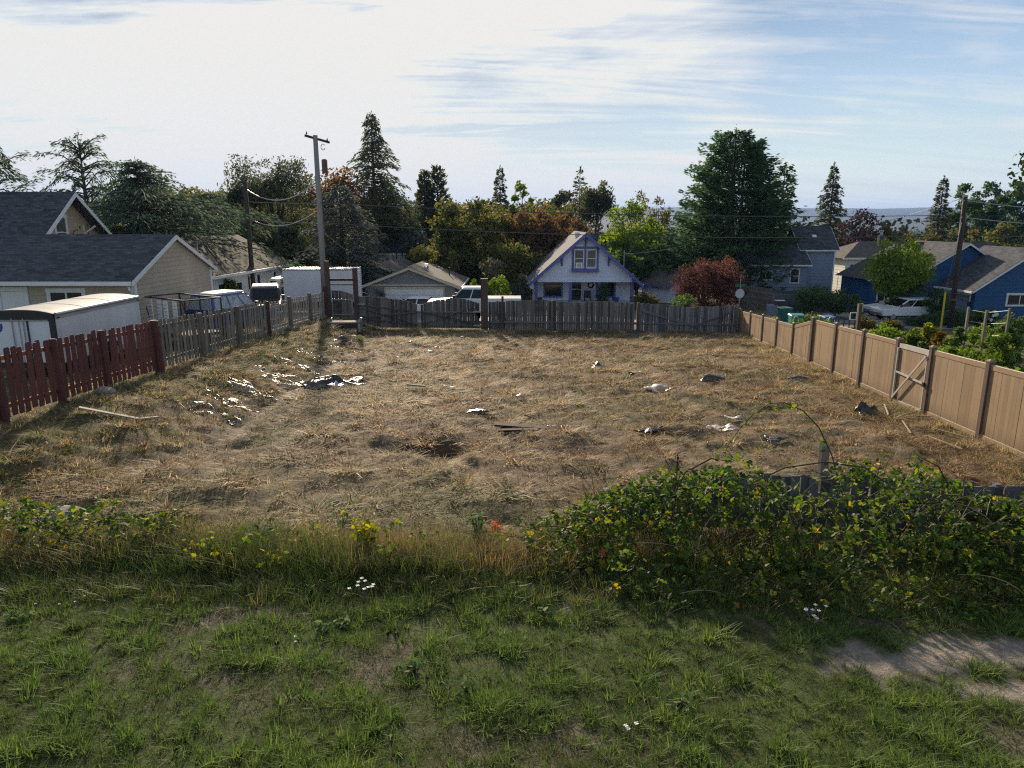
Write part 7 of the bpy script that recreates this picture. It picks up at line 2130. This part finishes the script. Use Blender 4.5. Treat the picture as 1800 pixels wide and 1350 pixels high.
flowers('pair of white flowers at the bottom of the lawn', 1108, 1318, 5.45, 3, .10, .12, 3, .016)
flowers('tiny white flowers at the left of the lawn', 110, 1060, 7.75, 4, .12, .3, 4, .010)
flowers('single white bloom in the lawn below the left weeds', 520, 1140, 7.0, 2, .08, .1, 5, .012)
# the arching cane
D_ = 10.3
rt = empty('bramble_cane', (W(1490, 850, D_).x, D_, grf(W(1490, 850, D_).x, D_)), 0, 'single long bramble cane arching high above the thicket', 'bramble')
b0 = Vector(rt.location)
cp = [(1478, 860), (1462, 800), (1440, 752), (1412, 722), (1380, 708), (1352, 709), (1325, 727), (1302, 752), (1284, 776), (1270, 804)]
pts = [W(a, b, D_ + .25 * sin(i)) - b0 for i, (a, b) in enumerate(cp)]
MB().tube(pts, [.011, .011, .010, .010, .009, .008, .007, .006, .005, .003], 5, False).build('cane', M['cane'], rt)
g = np.random.default_rng(8)
for i in range(1, len(pts)):
    for q in range(5):
        f = g.random()
        p = pts[i - 1].lerp(pts[i], f) + Vector((g.normal() * .025, g.normal() * .04, -.02 - .05 * g.random()))
        one_leaf(rt, p, g.uniform(.055, .115) * (1.15 if 1 < i < 6 else .75), g, int(g.choice([1, 2, 3, 4, 4, 5], p=[.15, .25, .25, .17, .1, .08])), .2)
for k, (cps, lab) in enumerate((([(1320, 850), (1380, 822), (1450, 812), (1520, 822), (1560, 850), (1600, 900)], 'dark cane bowed across the top of the thicket'), ([(1640, 900), (1665, 850), (1650, 820), (1610, 800)], 'dark cane curving up at the right of the thicket'), ([(1185, 870), (1205, 830), (1250, 806), (1290, 812)], 'leafy cane lifting above the left half of the thicket'))):
    D_ = 9.0
    o0 = W(*cps[0], D_)
    rt = empty('bramble_cane', o0, 0, lab, 'bramble')
    pts = [W(a, b, D_ - .1 * i) - o0 for i, (a, b) in enumerate(cps)]
    MB().tube(pts, [.010] * (len(pts) - 1) + [.004], 5, False).build('cane', M['cane'], rt)
    for i in range(1, len(pts)):
        for q in range(5):
            one_leaf(rt, pts[i - 1].lerp(pts[i], g.random()) + Vector((g.normal() * .03, g.normal() * .03, .02 * g.normal())), g.uniform(.05, .09), g)
# brown dock stalk
D_ = 9.3; p = W(1186, 880, D_)
rt = empty('dock_stalk', (p.x, D_, grf(p.x, D_)), 0, 'dead brown dock stalk standing before the buried fence', 'plant')
ht = W(1186, 793, D_).z - grf(p.x, D_)
MB().tube([(0, 0, 0), (.01, 0, ht)], [.008, .004], 5).build('stem', M['dock'], rt)
P = []
for k in range(160):
    f = g.uniform(.55, 1); P.append((g.normal() * .03 * (1.3 - f) * 2 + .01 * f, g.normal() * .03, ht * f))
V, Fq = cards(np.array(P), .016, g)
obj('seed_head', npmesh('seed_head', V, Fq, g.random(len(P))), M['dock'], rt, kind='stuff')
# dark brush cut along the vinyl fence
n = 900
y = 11 + 16 * g.random(n) ** 1.3; x = vx(y) - .15 - 1.9 * g.random(n) ** 1.4
pr = [blade_tuft(g, 12, .07, .24, 3.5, .0065, 2, .4) for _ in range(6)]
s_ = .7 + .9 * g.random(n)
scatter('cut_brush', 'dark cut brush and stalks raked along the vinyl fence', pr, np.stack([x, y, ground(x, y) + .03], 1), g.random(n) * 6.3, np.stack([s_, s_], 1), np.clip(.22 + .25 * g.normal(size=n), 0, .8), GD, .4)

# ------------------------------------------------------------------ air
hz_ = MB().box(-9500, 9500, -60, 9500, -40, 190)
m, t = newmat('air')
o_ = nd(t, 'ShaderNodeOutputMaterial'); v_ = nd(t, 'ShaderNodeVolumePrincipled')
v_.inputs['Color'].default_value = (0.30, 0.52, 1.0, 1)
v_.inputs['Density'].default_value = HAZE
v_.inputs['Anisotropy'].default_value = 0.15
t.links.new(v_.outputs[0], o_.inputs['Volume'])
if HAZE:
    tag(hz_.build('haze', m), 'thin blue air between the lot and the far hills', kind='stuff')
